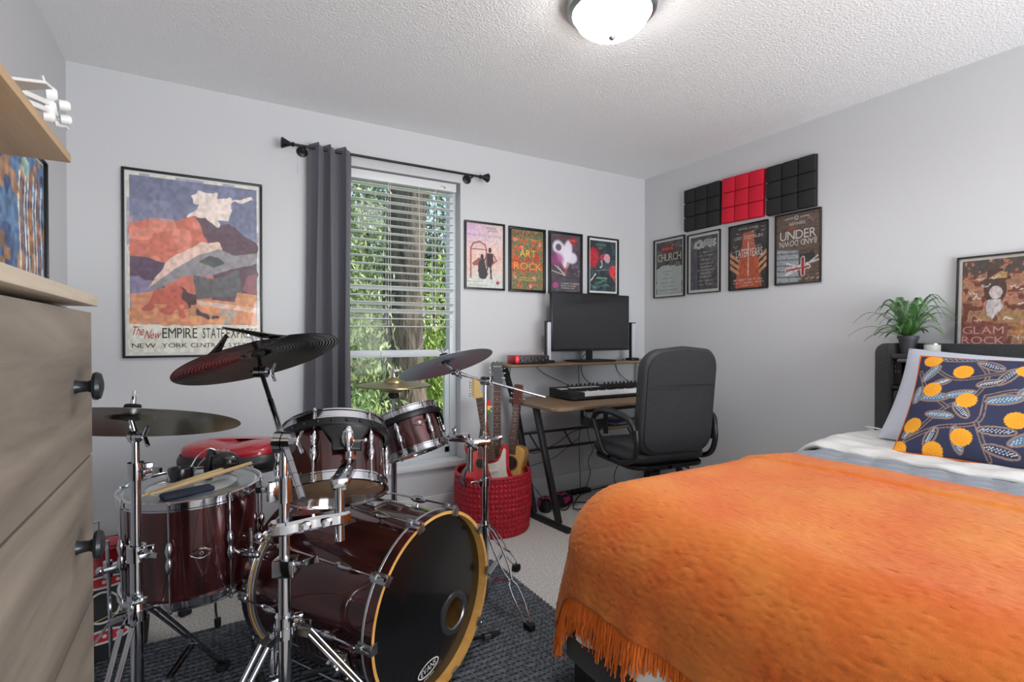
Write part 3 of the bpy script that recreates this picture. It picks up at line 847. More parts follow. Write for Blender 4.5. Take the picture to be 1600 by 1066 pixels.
p.poly([(0.1, 0.77), (0.95, 0.8), (0.93, 0.93), (0.2, 0.92)], (198, 200, 200), 1, 0.06)
p.poly([(0.22, 0.9), (0.29, 0.86), (0.37, 0.91), (0.33, 0.85), (0.36, 0.82), (0.29, 0.83), (0.25, 0.82), (0.26, 0.86)], INK)
p.scribble(14, (206, 206, 206), (0.3, 0.05, 0.85, 0.7), 0.12, 0.004, 0.7).put(((p.V < 0.76) & (p.U > 0.27) & (p.U < 0.36)).astype(float), (66, 68, 86), 0.8)
flyer('charcoal chalkboard-like flyer with white border under the left black panel', 'right', 2.534, 1.692, p,
      [('SCHOOL', 0.05, 0.65, 0.875, INK, dict(wid=0.42)), ('of ROCK', 0.045, 0.66, 0.82, INK, dict(wid=0.4))] + [(s_, 0.026, 0.58, y_, (205, 206, 208), dict(wid=w__)) for s_, y_, w__ in (('A NIGHT', 0.68, 0.5), ('OF LOUD', 0.62, 0.55), ('MUSIC', 0.54, 0.36), ('VOCALS', 0.47, 0.5), ('GUITAR', 0.41, 0.44), ('KEYS AND BASS', 0.35, 0.6), ('DRUMS', 0.29, 0.36), ('FRIDAY', 0.22, 0.44), ('AND SUNDAY', 0.15, 0.56), ('ALL AGES', 0.08, 0.5))], fw=0.006, mat_w=(0.018, 0.02), w_=0.286, h_=0.435)
p = Paint(80, 120, (66, 64, 64), 9)
p.mottle(8, 0.2, 1)
p.poly([(0.36, 0.88), (0.64, 0.88), (0.66, 0.7), (0.78, 0.4), (0.86, 0.02), (0.14, 0.02), (0.22, 0.4), (0.34, 0.7)], (200, 104, 74), 1, 0.01)
for y_ in (0.3, 0.4, 0.5):
    p.poly([(0.0, y_ + 0.1), (0.26, y_ - 0.04), (0.26, y_ - 0.09), (0.0, y_ + 0.03)], (216, 164, 128)).poly([(1.0, y_ + 0.1), (0.76, y_ - 0.04), (0.76, y_ - 0.09), (1.0, y_ + 0.03)], (216, 164, 128))
p.line([(0.5, 0.2), (0.5, 0.72)], 0.008, (236, 226, 214)).scribble(16, (220, 216, 212), (0.02, 0.5, 0.85, 0.97), 0.13, 0.005, 0.8).mottle(22, 0.12, 2)
flyer('black flyer with an orange striped tower shape under the red panel', 'right', 2.178, 1.690, p,
      [('SCHOOL of ROCK', 0.026, 0.5, 0.93, WH, dict(wid=0.52)), ('LED ZEPPELIN', 0.05, 0.5, 0.78, (232, 206, 190), dict(wid=0.74)), ('LATER', 0.13, 0.34, 0.5, WH, dict(wid=0.34)), ('YEARS', 0.13, 0.7, 0.5, WH, dict(wid=0.34)), ('BE PART OF IT ALL', 0.03, 0.5, 0.13, WH, dict(wid=0.78)), ('SAT AND SUN', 0.022, 0.5, 0.085, WH, dict(wid=0.8)), ('DOORS AT 5', 0.022, 0.5, 0.045, WH, dict(wid=0.3))], fw=0.006, w_=0.288, h_=0.437)
p = Paint(90, 130, (118, 98, 88), 10)
p.put((np.sin(p.V * 60) > 0.86).astype(float), (96, 78, 70), 0.7)
p.poly([(0.02, 0.02), (0.52, 0.02), (0.52, 0.46), (0.02, 0.5)], (170, 178, 184), 1).put(((p.V < 0.47) & (p.U < 0.52) & (np.sin(p.V * 75 + p.U * 3) > 0.8)).astype(float), (96, 98, 100), 0.9)
p.poly([(0.52, 0.2), (0.9, 0.3), (0.84, 0.44), (0.56, 0.4)], (66, 68, 72), 1, 0.04)
for q0, q1, wd in (((0.25, 0.2), (0.95, 0.3), 0.02), ((0.25, 0.13), (0.6, 0.22), 0.03), ((0.25, 0.29), (0.6, 0.22), 0.02), ((0.6, 0.2), (0.95, 0.36), 0.016), ((0.62, 0.12), (0.62, 0.34), 0.05), ((0.25, 0.2), (0.75, 0.22), 0.045)): p.line([q0, q1], wd, (226, 224, 222))
p.line([(0.62, 0.12), (0.62, 0.34)], 0.028, (176, 50, 50)).line([(0.25, 0.19), (0.75, 0.22)], 0.022, (186, 84, 76)).scribble(5, WH, (0.3, 0.04, 0.95, 0.12), 0.1, 0.006).ell(0.36, 0.79, 0.1, 0.03, (170, 84, 70))
p.mottle(30, 0.12, 2).ell(0.47, 0.935, 0.045, 0.03, (224, 222, 218)).ell(0.47, 0.935, 0.028, 0.02, (110, 92, 84)).scribble(4, (206, 200, 196), (0.05, 0.85, 0.9, 0.98), 0.1, 0.004)
flyer('brown flyer with large white lettering and a union flag, farthest from the corner', 'right', 1.845, 1.698, p,
      [('UNDER', 0.135, 0.5, 0.63, WH, dict(wid=0.82)), ('BAND DOWN', 0.085, 0.5, 0.615, WH, dict(wid=0.84, flip=True)), ('DENVER', 0.045, 0.48, 0.875, WH, dict(wid=0.36, flip=True)), ('JUNIOR', 0.022, 0.3, 0.925, WH, dict(wid=0.2)), ('SUMMER', 0.022, 0.66, 0.925, WH, dict(wid=0.22))], fw=0.006, w_=0.284, h_=0.436)

# --- glam rock poster standing on the headboard shelf, leaning on the wall
p = Paint(110, 120, (170, 128, 100), 11)
cell = p.noise(16, 3)
p.put(((cell > 0.42) & (cell < 0.6)).astype(float), (206, 148, 120), 0.9).put((cell <= 0.42).astype(float), (122, 74, 58), 0.9)
p.put(((np.sin(p.V * 75) > 0.5) & (p.V > 0.5) & ((p.U < 0.28) | (p.U > 0.6))).astype(float), (196, 138, 110), 0.7)
p.put(((p.V > 0.84) & (p.noise(20, 5) > 0.4)).astype(float), (84, 76, 72), 0.9)
p.poly([(0.18, 0.3), (0.3, 0.42), (0.44, 0.3), (0.6, 0.42), (0.76, 0.42), (0.86, 0.3), (0.7, 0.28)], (184, 146, 100), 1, 0.05)
p.ell(0.45, 0.66, 0.15, 0.17, (92, 66, 58), 1).poly([(0.26, 0.72), (0.66, 0.76), (0.64, 0.8), (0.56, 0.82), (0.54, 0.89), (0.34, 0.87), (0.34, 0.79), (0.26, 0.76)], (92, 66, 58), 1, 0.02)
p.ell(0.46, 0.62, 0.085, 0.075, (222, 214, 212)).poly([(0.36, 0.36), (0.33, 0.46), (0.36, 0.54), (0.52, 0.54), (0.56, 0.46), (0.46, 0.36), (0.42, 0.32)], (218, 212, 214), 1, 0.02).poly([(0.36, 0.78), (0.52, 0.86), (0.6, 0.84), (0.6, 0.78)], (196, 160, 104), 1)
p.scribble(12, WH, (0.05, 0.3, 0.8, 0.85), 0.14, 0.007, 0.9).scribble(6, WH, (0.6, 0.1, 0.9, 0.4), 0.12, 0.008)
p.poly([(0.0, 0.0), (0.62, 0.0), (0.62, 0.28), (0.0, 0.28)], (140, 78, 66), 0.75, 0.02).poly([(0.66, 0.1), (0.98, 0.1), (0.98, 0.24), (0.66, 0.26)], (196, 130, 60), 0.6, 0.05).mottle(34, 0.12, 3)
framed('framed_poster', 'brown glam rock poster with signatures, standing on the bed headboard shelf', 'framed poster', 'right', 0.914, 1.314, 0.305, 0.442, 0.006, M_frameb, (0.014, 0.014), p,
       [('SCHOOL of ROCK', 0.03, 0.30, 0.272, (190, 90, 90), dict(wid=0.55)), ('GLAM', 0.088, 0.30, 0.155, (224, 168, 166), dict(wid=0.55)), ('ROCK', 0.088, 0.30, 0.04, (224, 168, 166), dict(wid=0.57)), ('THE HERB', 0.04, 0.80, 0.1, WH, dict(skew=0.2, wid=0.24)), ('LIVE ON STAGE', 0.018, 0.86, 0.05, WH, dict(wid=0.2))], tilt=0.045, x0=XR - 0.0105)

# ================================================================ ACOUSTIC FOAM TILES
def foam(label, cy, cz, c, rot=0.0, group=None):
    M = Matrix.Translation((XR - 0.001, cy, cz)) @ Matrix.Rotation(-PI / 2, 4, 'Z') @ Matrix.Rotation(rot, 4, 'Y')
    t = thing('foam_tile', label, 'foam tile', M=M, world=False, group=group)
    m = mat('foam_%d' % c[0], c, 0.95, bump=(260, 0.35, 0.003))
    MB().box((-0.155, -0.012, -0.153), (0.155, 0, 0.153), bev=0.003).build('foam_back', m, t, local=True)
    for i in range(3):
        for j in range(3):
            x = -0.155 + i * 0.1037; z = -0.153 + j * 0.1023
            MB().box((x + 0.001, -0.034, z + 0.001), (x + 0.1017, -0.0115, z + 0.1003), bev=0.008).build('foam_block', m, t, local=True)
foam('black foam wall tile nearest the corner, left of the red one', 2.540, 2.090, (36, 36, 38))
foam('red foam wall tile between the two black ones', 2.212, 2.086, (206, 24, 52), R(1.4))
foam('black foam wall tile farthest from the corner, right of the red one', 1.883, 2.078, (36, 36, 38))
# ================================================================ BED
M_head = mat('charcoal_upholstery', (66, 67, 69), 0.95, bump=(420, 0.5, 0.002), var=(300, (44, 45, 47)), sheen=0.2)
M_headd = mat('dark_niche', (34, 35, 37), 0.8)
M_sheetw = mat('white_cotton', (214, 213, 210), 0.9, bump=(38, 0.35, 0.008), sheen=0.1)
BX0, BX1, BY0, BY1 = 0.985, 2.90, -0.17, 1.385
bed = thing('bed', 'upholstered charcoal bed with a shelf headboard against the right wall', 'bed', ((BX0 + XR) / 2, 0.6, 0))
b = MB().box((BX0 + 0.005, BY0, 0.13), (BX0 + 0.045, BY1 - 0.03, 0.335), bev=0.012); b.build('foot_rail', M_head, bed)
for y in (BY0, BY1 - 0.065):
    MB().box((BX0 + 0.046, y, 0.13), (BX1, y + 0.035, 0.335), bev=0.012).build('side_rail', M_head, bed)
for x in (BX0 + 0.03, 2.75):
    for y in (BY0 + 0.02, BY1 - 0.11):
        MB().box((x, y, 0), (x + 0.065, y + 0.065, 0.13), bev=0.004).build('leg', M_blackp, bed)
MB().box((BX0 + 0.046, BY0 + 0.036, 0.27), (BX1, BY1 - 0.066, 0.30)).build('slat_deck', M_blackp, bed)
# headboard: rounded side posts, back panel, shelf, niches, stitched panels
def arcpts(cx, cy, r, a0, a1, n=8):
    return [(cx + r * math.cos(R(a)), cy + r * math.sin(R(a))) for a in np.linspace(a0, a1, n)]
hb = MB()
HY1, HY0 = 1.338, -0.42
for yo, s in ((HY1, -1), (HY0, 1)):
    pts = [(yo, 0.02), (yo, 1.08)] + [(yo + s * (0.05 - 0.05 * math.cos(a)), 1.08 + 0.05 * math.sin(a)) for a in np.linspace(0.15, PI / 2, 7)] + [(yo + s * 0.068, 1.13), (yo + s * 0.068, 0.02)]
    hb.prism(pts, (2.895, 0, 0), (0, 1, 0), (0, 0, 1), (0.165, 0, 0), bev=0.006)
hb.box((3.02, HY0 + 0.06, 0.02), (3.06, HY1 - 0.06, 1.13), bev=0.004)
hbo = hb.build('headboard', M_head, bed)
MB().box((2.905, HY0 + 0.068, 1.055), (3.02, HY1 - 0.068, 1.078), bev=0.003).build('shelf', mat('shelf_laminate', (58, 60, 64), 0.5), hbo)
MB().box((2.91, HY0 + 0.068, 0.905), (3.02, HY1 - 0.068, 0.92), bev=0.002).box((3.005, HY0 + 0.068, 0.92), (3.019, HY1 - 0.068, 1.055)).box((2.915, 0.968, 0.92), (3.004, 0.99, 1.055)).box((2.915, 0.25, 0.92), (3.004, 0.272, 1.055)).build('niche', M_headd, hbo)
b = MB().box((2.935, 1.235, 0.925), (2.945, 1.268, 1.045), 0).box((2.936, 1.17, 0.922), (3.0, 1.1715, 1.05), 0)
for z, y in ((1.015, 1.262), (0.99, 1.26), (0.99, 1.245)): b.box((2.933, y - 0.002, z - 0.005), (2.935, y + 0.002, z + 0.005), 1)
b.build('power_panel', [M_blackp, mat('brass', (200, 180, 130), 0.3, 1.0)], hbo)
MB().box((2.9, 1.19, 1.038), (2.93, 1.243, 1.054), bev=0.006).build('shelf_light', mat('grey_plastic', (96, 98, 104), 0.4), hbo)
ys = [HY1 - 0.07, 0.70, 0.13, HY0 + 0.07]
for ya, yb in zip(ys[:-1], ys[1:]):
    b = MB().box((2.91, yb + 0.002, 0.30), (3.0, ya - 0.002, 0.902), bev=0.018)
    for (y0_, z0_), (y1_, z1_) in (((ya - 0.03, 0.88), (yb + 0.03, 0.5)), ((ya - 0.03, 0.62), (ya - 0.25, 0.34))):
        b.tube([(2.9095, y0_, z0_), (2.9095, y1_, z1_)], 0.0035, 6)
    b.build('padded_panel', M_head, hbo)
b = MB().tube([(2.88, 1.33, 0.69), (2.86, 1.36, 0.705), (2.85, 1.32, 0.71), (2.86, 1.24, 0.70)], 0.004, 6, smooth=6)
tag(b.build('charging_cord', mat('white_cord', (225, 225, 225), 0.4)), 'white cord looping out beside the headboard post', 'cord')

# mattress
mt = thing('mattress', 'white mattress on the charcoal bed frame', 'mattress', (1.9, 0.6, 0.31))
MB().box((1.02, -0.14, 0.302), (2.893, 1.36, 0.60), bev=0.09).build('mattress_body', M_sheetw, mt)

def drape(xh, xf, y0, y1, z, Lx, Ly, rr, wr, seed, bump=0.006, xhead=None, flare=0.10, near=0.25):
    """cloth laid on the bed: from the hem xh to the foot edge xf and hanging Lx beyond, over the far side y1 by Ly"""
    r_ = np.random.default_rng(seed); ph = r_.uniform(0, 6.28, 12)
    def fn(U, V):
        S = U * ((xh - xf) + Lx)
        Tt = (y0 - near) + V * ((y1 - y0) + Ly + near)
        X = xh - S
        dx = np.maximum(0, xf - X); dy = np.maximum(0, Tt - y1); dn = np.maximum(0, y0 - Tt)
        Xc = np.maximum(X, xf); Yc = np.clip(Tt, y0, y1)
        dyy = dy - dn
        r = np.hypot(dx, dyy) + 1e-9
        cx, cy = -dx / r, dyy / r
        q = rr * PI / 2
        a = np.minimum(r / rr, PI / 2)
        out = rr * np.sin(a); dn_ = rr * (1 - np.cos(a)); rem = np.maximum(0, r - q)
        per = Xc * 1.0 - Yc * 1.0 + np.arctan2(cy, -cx) * 0.25
        fold = wr * np.clip(rem / 0.2, 0, 1) * (np.sin(per * 17 + ph[0]) + 0.6 * np.sin(per * 31 + ph[1]) + 0.4 * np.sin(per * 53 + ph[2]))
        out = out + flare * rem + fold
        P = np.stack([Xc + cx * out, Yc + cy * out, z - dn_ - rem * 0.995], -1)
        bm_ = bump * (np.sin(X * 5 + ph[3]) * np.sin(Tt * 4.2 + ph[4]) + 0.5 * np.sin(X * 11 + Tt * 6 + ph[5]) + 0.3 * np.sin(X * 3 - Tt * 17 + ph[6]))
        P[..., 2] += bm_ * np.clip(1 - r / 0.1, 0, 1)
        return P
    return fn
# grey quilt
fq = drape(2.38, 1.19, -0.13, 1.235, 0.668, 0.34, 0.38, 0.19, 0.003, 4, bump=0.002)
def quilt(U, V):
    P = fq(U, V)
    X, Y = P[..., 0], P[..., 1]
    vis = np.clip((X - 2.04) / 0.04, 0, 1) * np.clip((2.36 - X) / 0.05, 0, 1)
    P[..., 2] += vis * (0.004 + 0.011 * np.abs(np.sin((X * 1.0 + Y * 0.6) * 34 + 1.5 * np.sin(Y * 9))) * np.abs(np.sin((Y - 0.3 * X) * 26)) ** 0.6) - 0.012 * (1 - vis)
    return P
b = MB().grid(quilt, 200, 150)
q = b.build('panel', mat('grey_quilt', (124, 130, 140), 0.9, bump=(120, 0.3, 0.004), sheen=0.3), thing('quilt', 'grey quilted coverlet folded under the orange throw', 'quilt', (1.7, 0.6, 0.63)), sharp=180)
# white sheet / duvet at the head, and its skirt showing at the foot
dv = thing('duvet', 'rumpled white duvet at the head of the bed under the pillows', 'duvet', (2.5, 0.6, 0.63))
fd = drape(2.885, 2.245, -0.13, 1.28, 0.698, 0.0, 0.36, 0.15, 0.008, 6, bump=0.004)
def duv(U, V):
    P = fd(U, V)
    X, Y = P[..., 0].copy(), P[..., 1].copy()
    hem = 2.315 + 0.02 * np.sin(Y * 5.3) + 0.012 * np.sin(Y * 13)
    k = np.clip((X - 2.245) / (2.885 - 2.245), 0, 1)
    P[..., 0] = hem + (2.885 - hem) * k
    side = np.clip((Y - 1.0) / 0.35, 0, 1)
    P[..., 2] += 0.012 * np.exp(-((Y - 1.33) / 0.12) ** 2) * np.sin(np.clip(k, 0, 1) * PI) + 0.004 * np.sin(Y * 40 + X * 22) * np.clip(1 - k * 1.2, 0, 1) + 0.003 * np.sin(X * 60 + Y * 12)
    P[..., 2] -= 0.012 * np.exp(-k * 22)
    return P
b = MB().grid(duv, 70, 160); o = b.build('panel', M_sheetw, dv, sharp=180)
sm = o.modifiers.new('thick', 'SOLIDIFY'); sm.thickness = 0.02; sm.offset = -1
b = MB()
def skirt(U, V):
    # loose corner of the white sheet hanging below the throw at the foot
    t = U * 1.50
    x = np.where(t < 1.38, 0.992, 0.992 + (t - 1.38)) - 0.035 * V; y = np.where(t < 1.38, -0.13 + t, 1.25 + 0.0 * t + (t - 1.38) * 0.6)
    x = x + 0.008 * np.sin(t * 21) * V
    return np.stack([x, y, 0.385 - V * (0.09 + 0.02 * np.sin(t * 7) + 0.05 * np.exp(-((t - 1.36) / 0.09) ** 2))], -1)
b.grid(skirt, 110, 12); b.build('foot_skirt', M_sheetw, dv, sharp=180)

# orange throw
M_throw = mat('orange_wool', (214, 124, 46), 0.95, bump=(420, 0.3, 0.004), var=(4.0, (208, 98, 28)), sheen=0.12)
th = thing('throw_blanket', 'fuzzy bright orange wool throw with a fringe spread over the foot of the bed', 'blanket', (1.5, 0.6, 0.65))
ft_ = drape(2.085, 1.20, -0.13, 1.235, 0.680, 0.44, 0.44, 0.22, 0.012, 9, bump=0.005, near=0.4, flare=0.13)
def throwf(U, V):
    P = ft_(U, V)
    X = P[..., 0]
    top = np.clip((P[..., 2] - 0.6) / 0.05, 0, 1)
    Yv = P[..., 1]
    rid = 1.885 + 0.012 * np.sin(Yv * 4) + 0.01 * (1.4 - Yv)
    P[..., 2] += top * (0.004 / (1 + np.exp(-(X - rid) / 0.004)) - 0.008 * np.clip((X - 1.98) / 0.1, 0, 1) + 0.009 * np.exp(-((X - rid) / 0.012) ** 2))
    return P
b = MB().grid(throwf, 260, 240)
r3 = np.random.default_rng(3)
vv = b.v[0]; vv += r3.normal(0, 0.0011, vv.shape)
o = b.build('woven_panel', M_throw, th, sharp=180)
sm = o.modifiers.new('thick', 'SOLIDIFY'); sm.thickness = 0.009; sm.offset = -1
b = MB(); rr = np.random.default_rng(21)
N = 430
vs = np.linspace(0.22, 1.0, N)
hem = throwf(np.full(N, 1.0), vs)
up = throwf(np.full(N, 0.985), vs)
wav = 0.03 * np.sin(vs * 24) + 0.02 * np.sin(vs * 57 + 1)
for i in range(N):
    p0 = hem[i]; d = nz(hem[i] - up[i]); L = rr.uniform(0.07, 0.12) + 0.02 * math.sin(i * 0.07)
    sw = (wav[i] + rr.normal(0, 0.06)); sy = np.array([0.25 * sw, sw, 0])
    pts = [p0 - d * 0.01, p0 + d * L * 0.35 + sy * L * 0.3 + rr.normal(0, 0.002, 3), p0 + d * L * 0.7 + sy * L * 0.8 + rr.normal(0, 0.003, 3), p0 + d * L + sy * L * 1.2 + rr.normal(0, 0.004, 3)]
    b.tube(pts, [0.0026, 0.0034, 0.003, 0.0018], 5, cap=False)
fr = b.build('fringe', mat('orange_fringe', (232, 116, 38), 0.95, bump=(300, 0.8, 0.004)), th); fr['kind'] = 'stuff'
# wool nap: short fibres standing off the cloth
b = MB(); n = 330000
uu, v_ = rr.random(n), 0.2 + 0.8 * rr.random(n)
P0 = throwf(uu, v_); P1 = throwf(np.clip(uu + 0.004, 0, 1), v_); P2 = throwf(uu, np.clip(v_ + 0.004, 0, 1))
nn = np.cross(P1 - P0, P2 - P0); nn /= np.linalg.norm(nn, axis=1)[:, None] + 1e-12
nn *= np.sign((nn * np.array([-0.5, 0.35, 1.0])).sum(1))[:, None]
dr = nn * 0.45 + rr.normal(0, 0.55, (n, 3)) + np.array([-0.5, 0.1, -0.25]); dr /= np.linalg.norm(dr, axis=1)[:, None]
sd = np.cross(dr, rr.normal(0, 1, (n, 3))); sd /= np.linalg.norm(sd, axis=1)[:, None]
Lf = rr.uniform(0.005, 0.012, n)[:, None]
V = np.stack([P0 - sd * 0.0003, P0 + sd * 0.0003, P0 + dr * Lf + nn * 0.001], 1).reshape(-1, 3)
b.add(V, [(3 * i, 3 * i + 1, 3 * i + 2) for i in range(n)])
nap = b.build('wool_nap', mat('orange_nap', (217, 131, 58), 0.95, var=(4.0, (210, 105, 36))), th, sharp=180); nap['kind'] = 'stuff'

# ---------------------------------------------------------------- pillows
def pillow_fn(W, H, T_, side, pinch=0.05):
    def fn(U, V):
        x, y = U * 2 - 1, V * 2 - 1
        k = (1 - np.abs(x) ** 2.6) ** 0.55 * (1 - np.abs(y) ** 2.6) ** 0.55
        px = x * (1 - pinch * (1 - y * y) * 1.0) ; py = y * (1 - pinch * (1 - x * x))
        wob = 0.006 * np.sin(x * 5 + 1) * np.sin(y * 4)
        return np.stack([px * W / 2, py * H / 2, side * (T_ / 2 * k + wob * k)], -1)
    return fn
def pillow_M(o, up, right):
    v = nz(up); u = np.array(right, float); u = nz(u - v * (u @ v)); n = np.cross(u, v)
    M = np.eye(4); M[:3, 0] = u; M[:3, 1] = v; M[:3, 2] = n; M[:3, 3] = o
    return Matrix(M.tolist())
M_pw = mat('pale_pillowcase', (196, 201, 214), 0.9, bump=(30, 0.3, 0.008))
PW, PH = 0.70, 0.50
upv = (0.26, -0.02, 0.40)
M = pillow_M((2.72, 0.83, 0.888), (0.24, -0.03, 0.43), (0, -1, -0.02))
t = thing('pillow', 'plain pale blue-white pillow behind the patterned one', 'pillow', M=M, world=False)
b = MB().grid(pillow_fn(PW, 0.46, 0.15, 1), 40, 30).grid(pillow_fn(PW, 0.46, 0.15, -1), 40, 30); b.build('pillowcase', M_pw, t, local=True, sharp=180)
# patterned pillow: generic blossoms and leaves on navy
PW2, PH2 = 0.62, 0.46
p = Paint(260, 200, (50, 54, 84), 12)
TAN = (150, 128, 112); LB = (84, 122, 152); DB = (44, 50, 82)
def leafp(cx, cy, L, wd, rot, fill):
    p.ell(cx, cy, L + 0.012, (wd + 0.012) / p.asp, TAN, rot=rot); p.ell(cx, cy, L, wd / p.asp, fill, rot=rot)
    c_, s_ = math.cos(rot), math.sin(rot)
    for a_ in np.arange(-0.8, 0.81, 0.22):
        for b_ in (-0.4, 0.1, 0.5):
            lx_, ly_ = a_ * L + (b_ * 0.02), b_ * wd * math.sqrt(max(0, 1 - a_ * a_))
            p.ell(cx + lx_ * c_ - ly_ * s_, cy + (lx_ * s_ + ly_ * c_) / p.asp, 0.0042, 0.0042 / p.asp, (206, 216, 226))
stems = [[(0.02, 0.03), (0.12, 0.2), (0.25, 0.42), (0.38, 0.55), (0.42, 0.75), (0.35, 0.92)], [(0.06, 0.1), (0.22, 0.22), (0.42, 0.3), (0.44, 0.55)], [(0.44, 0.55), (0.6, 0.62), (0.72, 0.5), (0.8, 0.25), (0.92, 0.1)], [(0.1, 0.85), (0.25, 0.72), (0.45, 0.78), (0.62, 0.9), (0.78, 0.85)], [(0.25, 0.42), (0.1, 0.6), (0.03, 0.8)], [(0.72, 0.5), (0.88, 0.62), (0.97, 0.8)], [(0.5, 0.02), (0.42, 0.3)]]
for s_ in stems:
    s2 = [tuple(x) for x in spline(s_, 8)]; p.line(s2, 0.013, TAN); p.line(s2, 0.007, (58, 60, 84))
for cx, cy, L, wd, rt, fl in [(0.05, 0.55, 0.06, 0.025, 1.4, LB), (0.16, 0.52, 0.085, 0.026, 0.05, LB), (0.30, 0.56, 0.08, 0.022, 0.25, LB), (0.1, 0.78, 0.075, 0.022, 1.0, LB), (0.25, 0.96, 0.12, 0.02, 0.08, DB), (0.33, 0.40, 0.06, 0.024, -0.9, DB), (0.22, 0.34, 0.075, 0.02, -0.1, LB), (0.42, 0.88, 0.07, 0.026, -0.5, DB), (0.52, 0.76, 0.075, 0.026, 1.1, DB), (0.44, 0.68, 0.06, 0.02, 0.3, DB), (0.53, 0.53, 0.085, 0.025, 0.25, LB), (0.52, 0.25, 0.085, 0.022, 0.05, DB), (0.34, 0.14, 0.08, 0.022, -1.3, LB), (0.2, 0.14, 0.06, 0.022, 1.2, DB), (0.07, 0.18, 0.05, 0.02, 0.9, DB), (0.66, 0.22, 0.09, 0.026, 0.6, LB), (0.68, 0.66, 0.1, 0.028, 0.5, LB), (0.75, 0.38, 0.06, 0.03, 1.2, LB), (0.86, 0.42, 0.07, 0.028, 1.4, LB), (0.55, 0.09, 0.08, 0.024, -0.2, DB), (0.9, 0.86, 0.09, 0.028, 0.3, DB), (0.86, 0.2, 0.09, 0.028, -0.4, DB), (0.18, 0.68, 0.045, 0.016, 0.4, DB)]:
    leafp(cx, cy, L, wd, rt, fl)
def blossom(cx, cy, r):
    for k in range(18):
        a_ = k * PI / 9; p.ell(cx + r * 0.9 * math.cos(a_), cy + r * 0.9 * math.sin(a_) / p.asp, r * 0.2, r * 0.2 / p.asp, (250, 172, 44))
    p.ell(cx, cy, r * 0.93, r * 0.93 / p.asp, (250, 172, 44))
    for k in range(26):
        a_ = k * 2.4; q = r * 0.75 * math.sqrt(k / 26.0); p.ell(cx + q * math.cos(a_), cy + q * math.sin(a_) / p.asp, r * 0.05, r * 0.05 / p.asp, (226, 140, 30))
for cx, cy in ((0.09, 0.93), (0.285, 0.80), (0.135, 0.60), (0.345, 0.50), (0.075, 0.24), (0.36, 0.16), (0.60, 0.84), (0.60, 0.36), (0.22, 0.03), (0.78, 0.56), (0.83, 0.93), (0.93, 0.3), (0.72, 0.06), (0.02, 0.02)):
    blossom(cx, cy, 0.052)
M = pillow_M((2.575, 0.75, 0.880), (0.235, 0.0, 0.375), (0, -1, -0.025))
t = thing('pillow', 'navy pillow with orange blossoms and orange piping, in front', 'pillow', M=M, world=False)
pf = p.mesh('pillow_front', t, mat_attr('printed_cotton', 0.85, bump=(400, 0.15, 0.002)), pillow_fn(PW2, PH2, 0.15, 1))
for q in pf.data.polygons: q.use_smooth = True
b = MB().grid(pillow_fn(PW2, PH2, 0.13, -1), 40, 30); b.build('pillow_back', mat('navy_cotton', (50, 54, 84), 0.85), t, local=True, sharp=180)
k = np.linspace(0, 1, 40)[:-1]; f1 = pillow_fn(PW2, PH2, 0.15, 1)
ring = np.vstack([f1(k, 0 * k), f1(0 * k + 1, k), f1(1 - k, 0 * k + 1), f1(0 * k, 1 - k)])
MB().tube(ring, 0.0045, 8, closed=True).build('piping', mat('orange_piping', (222, 110, 40), 0.8), t, local=True)

# ---------------------------------------------------------------- fern and candle on the headboard shelf
fx, fy, fz = 2.968, 1.222, 1.0785
fern = thing('potted_fern', 'small green fern in a dark grey pot at the end of the headboard', 'potted plant', (fx, fy, fz))
MB().lathe([(0, 0), (0.029, 0), (0.040, 0.072), (0.044, 0.072), (0.045, 0.088), (0.040, 0.088), (0.037, 0.074), (0, 0.074)], (fx, fy, fz), seg=32).build('pot', mat('dark_pot', (66, 67, 72), 0.5), fern)
MB().lathe([(0, 0.076), (0.03, 0.078), (0.0375, 0.075)], (fx, fy, fz), seg=24).build('soil', mat('soil', (40, 30, 24), 0.95, bump=(200, 1, 0.01)), fern)
M_fern = mat('fern_green', (86, 134, 62), 0.55, var=(30, (48, 92, 44)))
rr = np.random.default_rng(14)
specs = []
for k in range(46):
    az = k * 2.399 + rr.uniform(-0.2, 0.2)
    specs.append((az, rr.uniform(0.10, 0.19), rr.uniform(0.03, 0.16), rr.uniform(0.2, 0.85)))
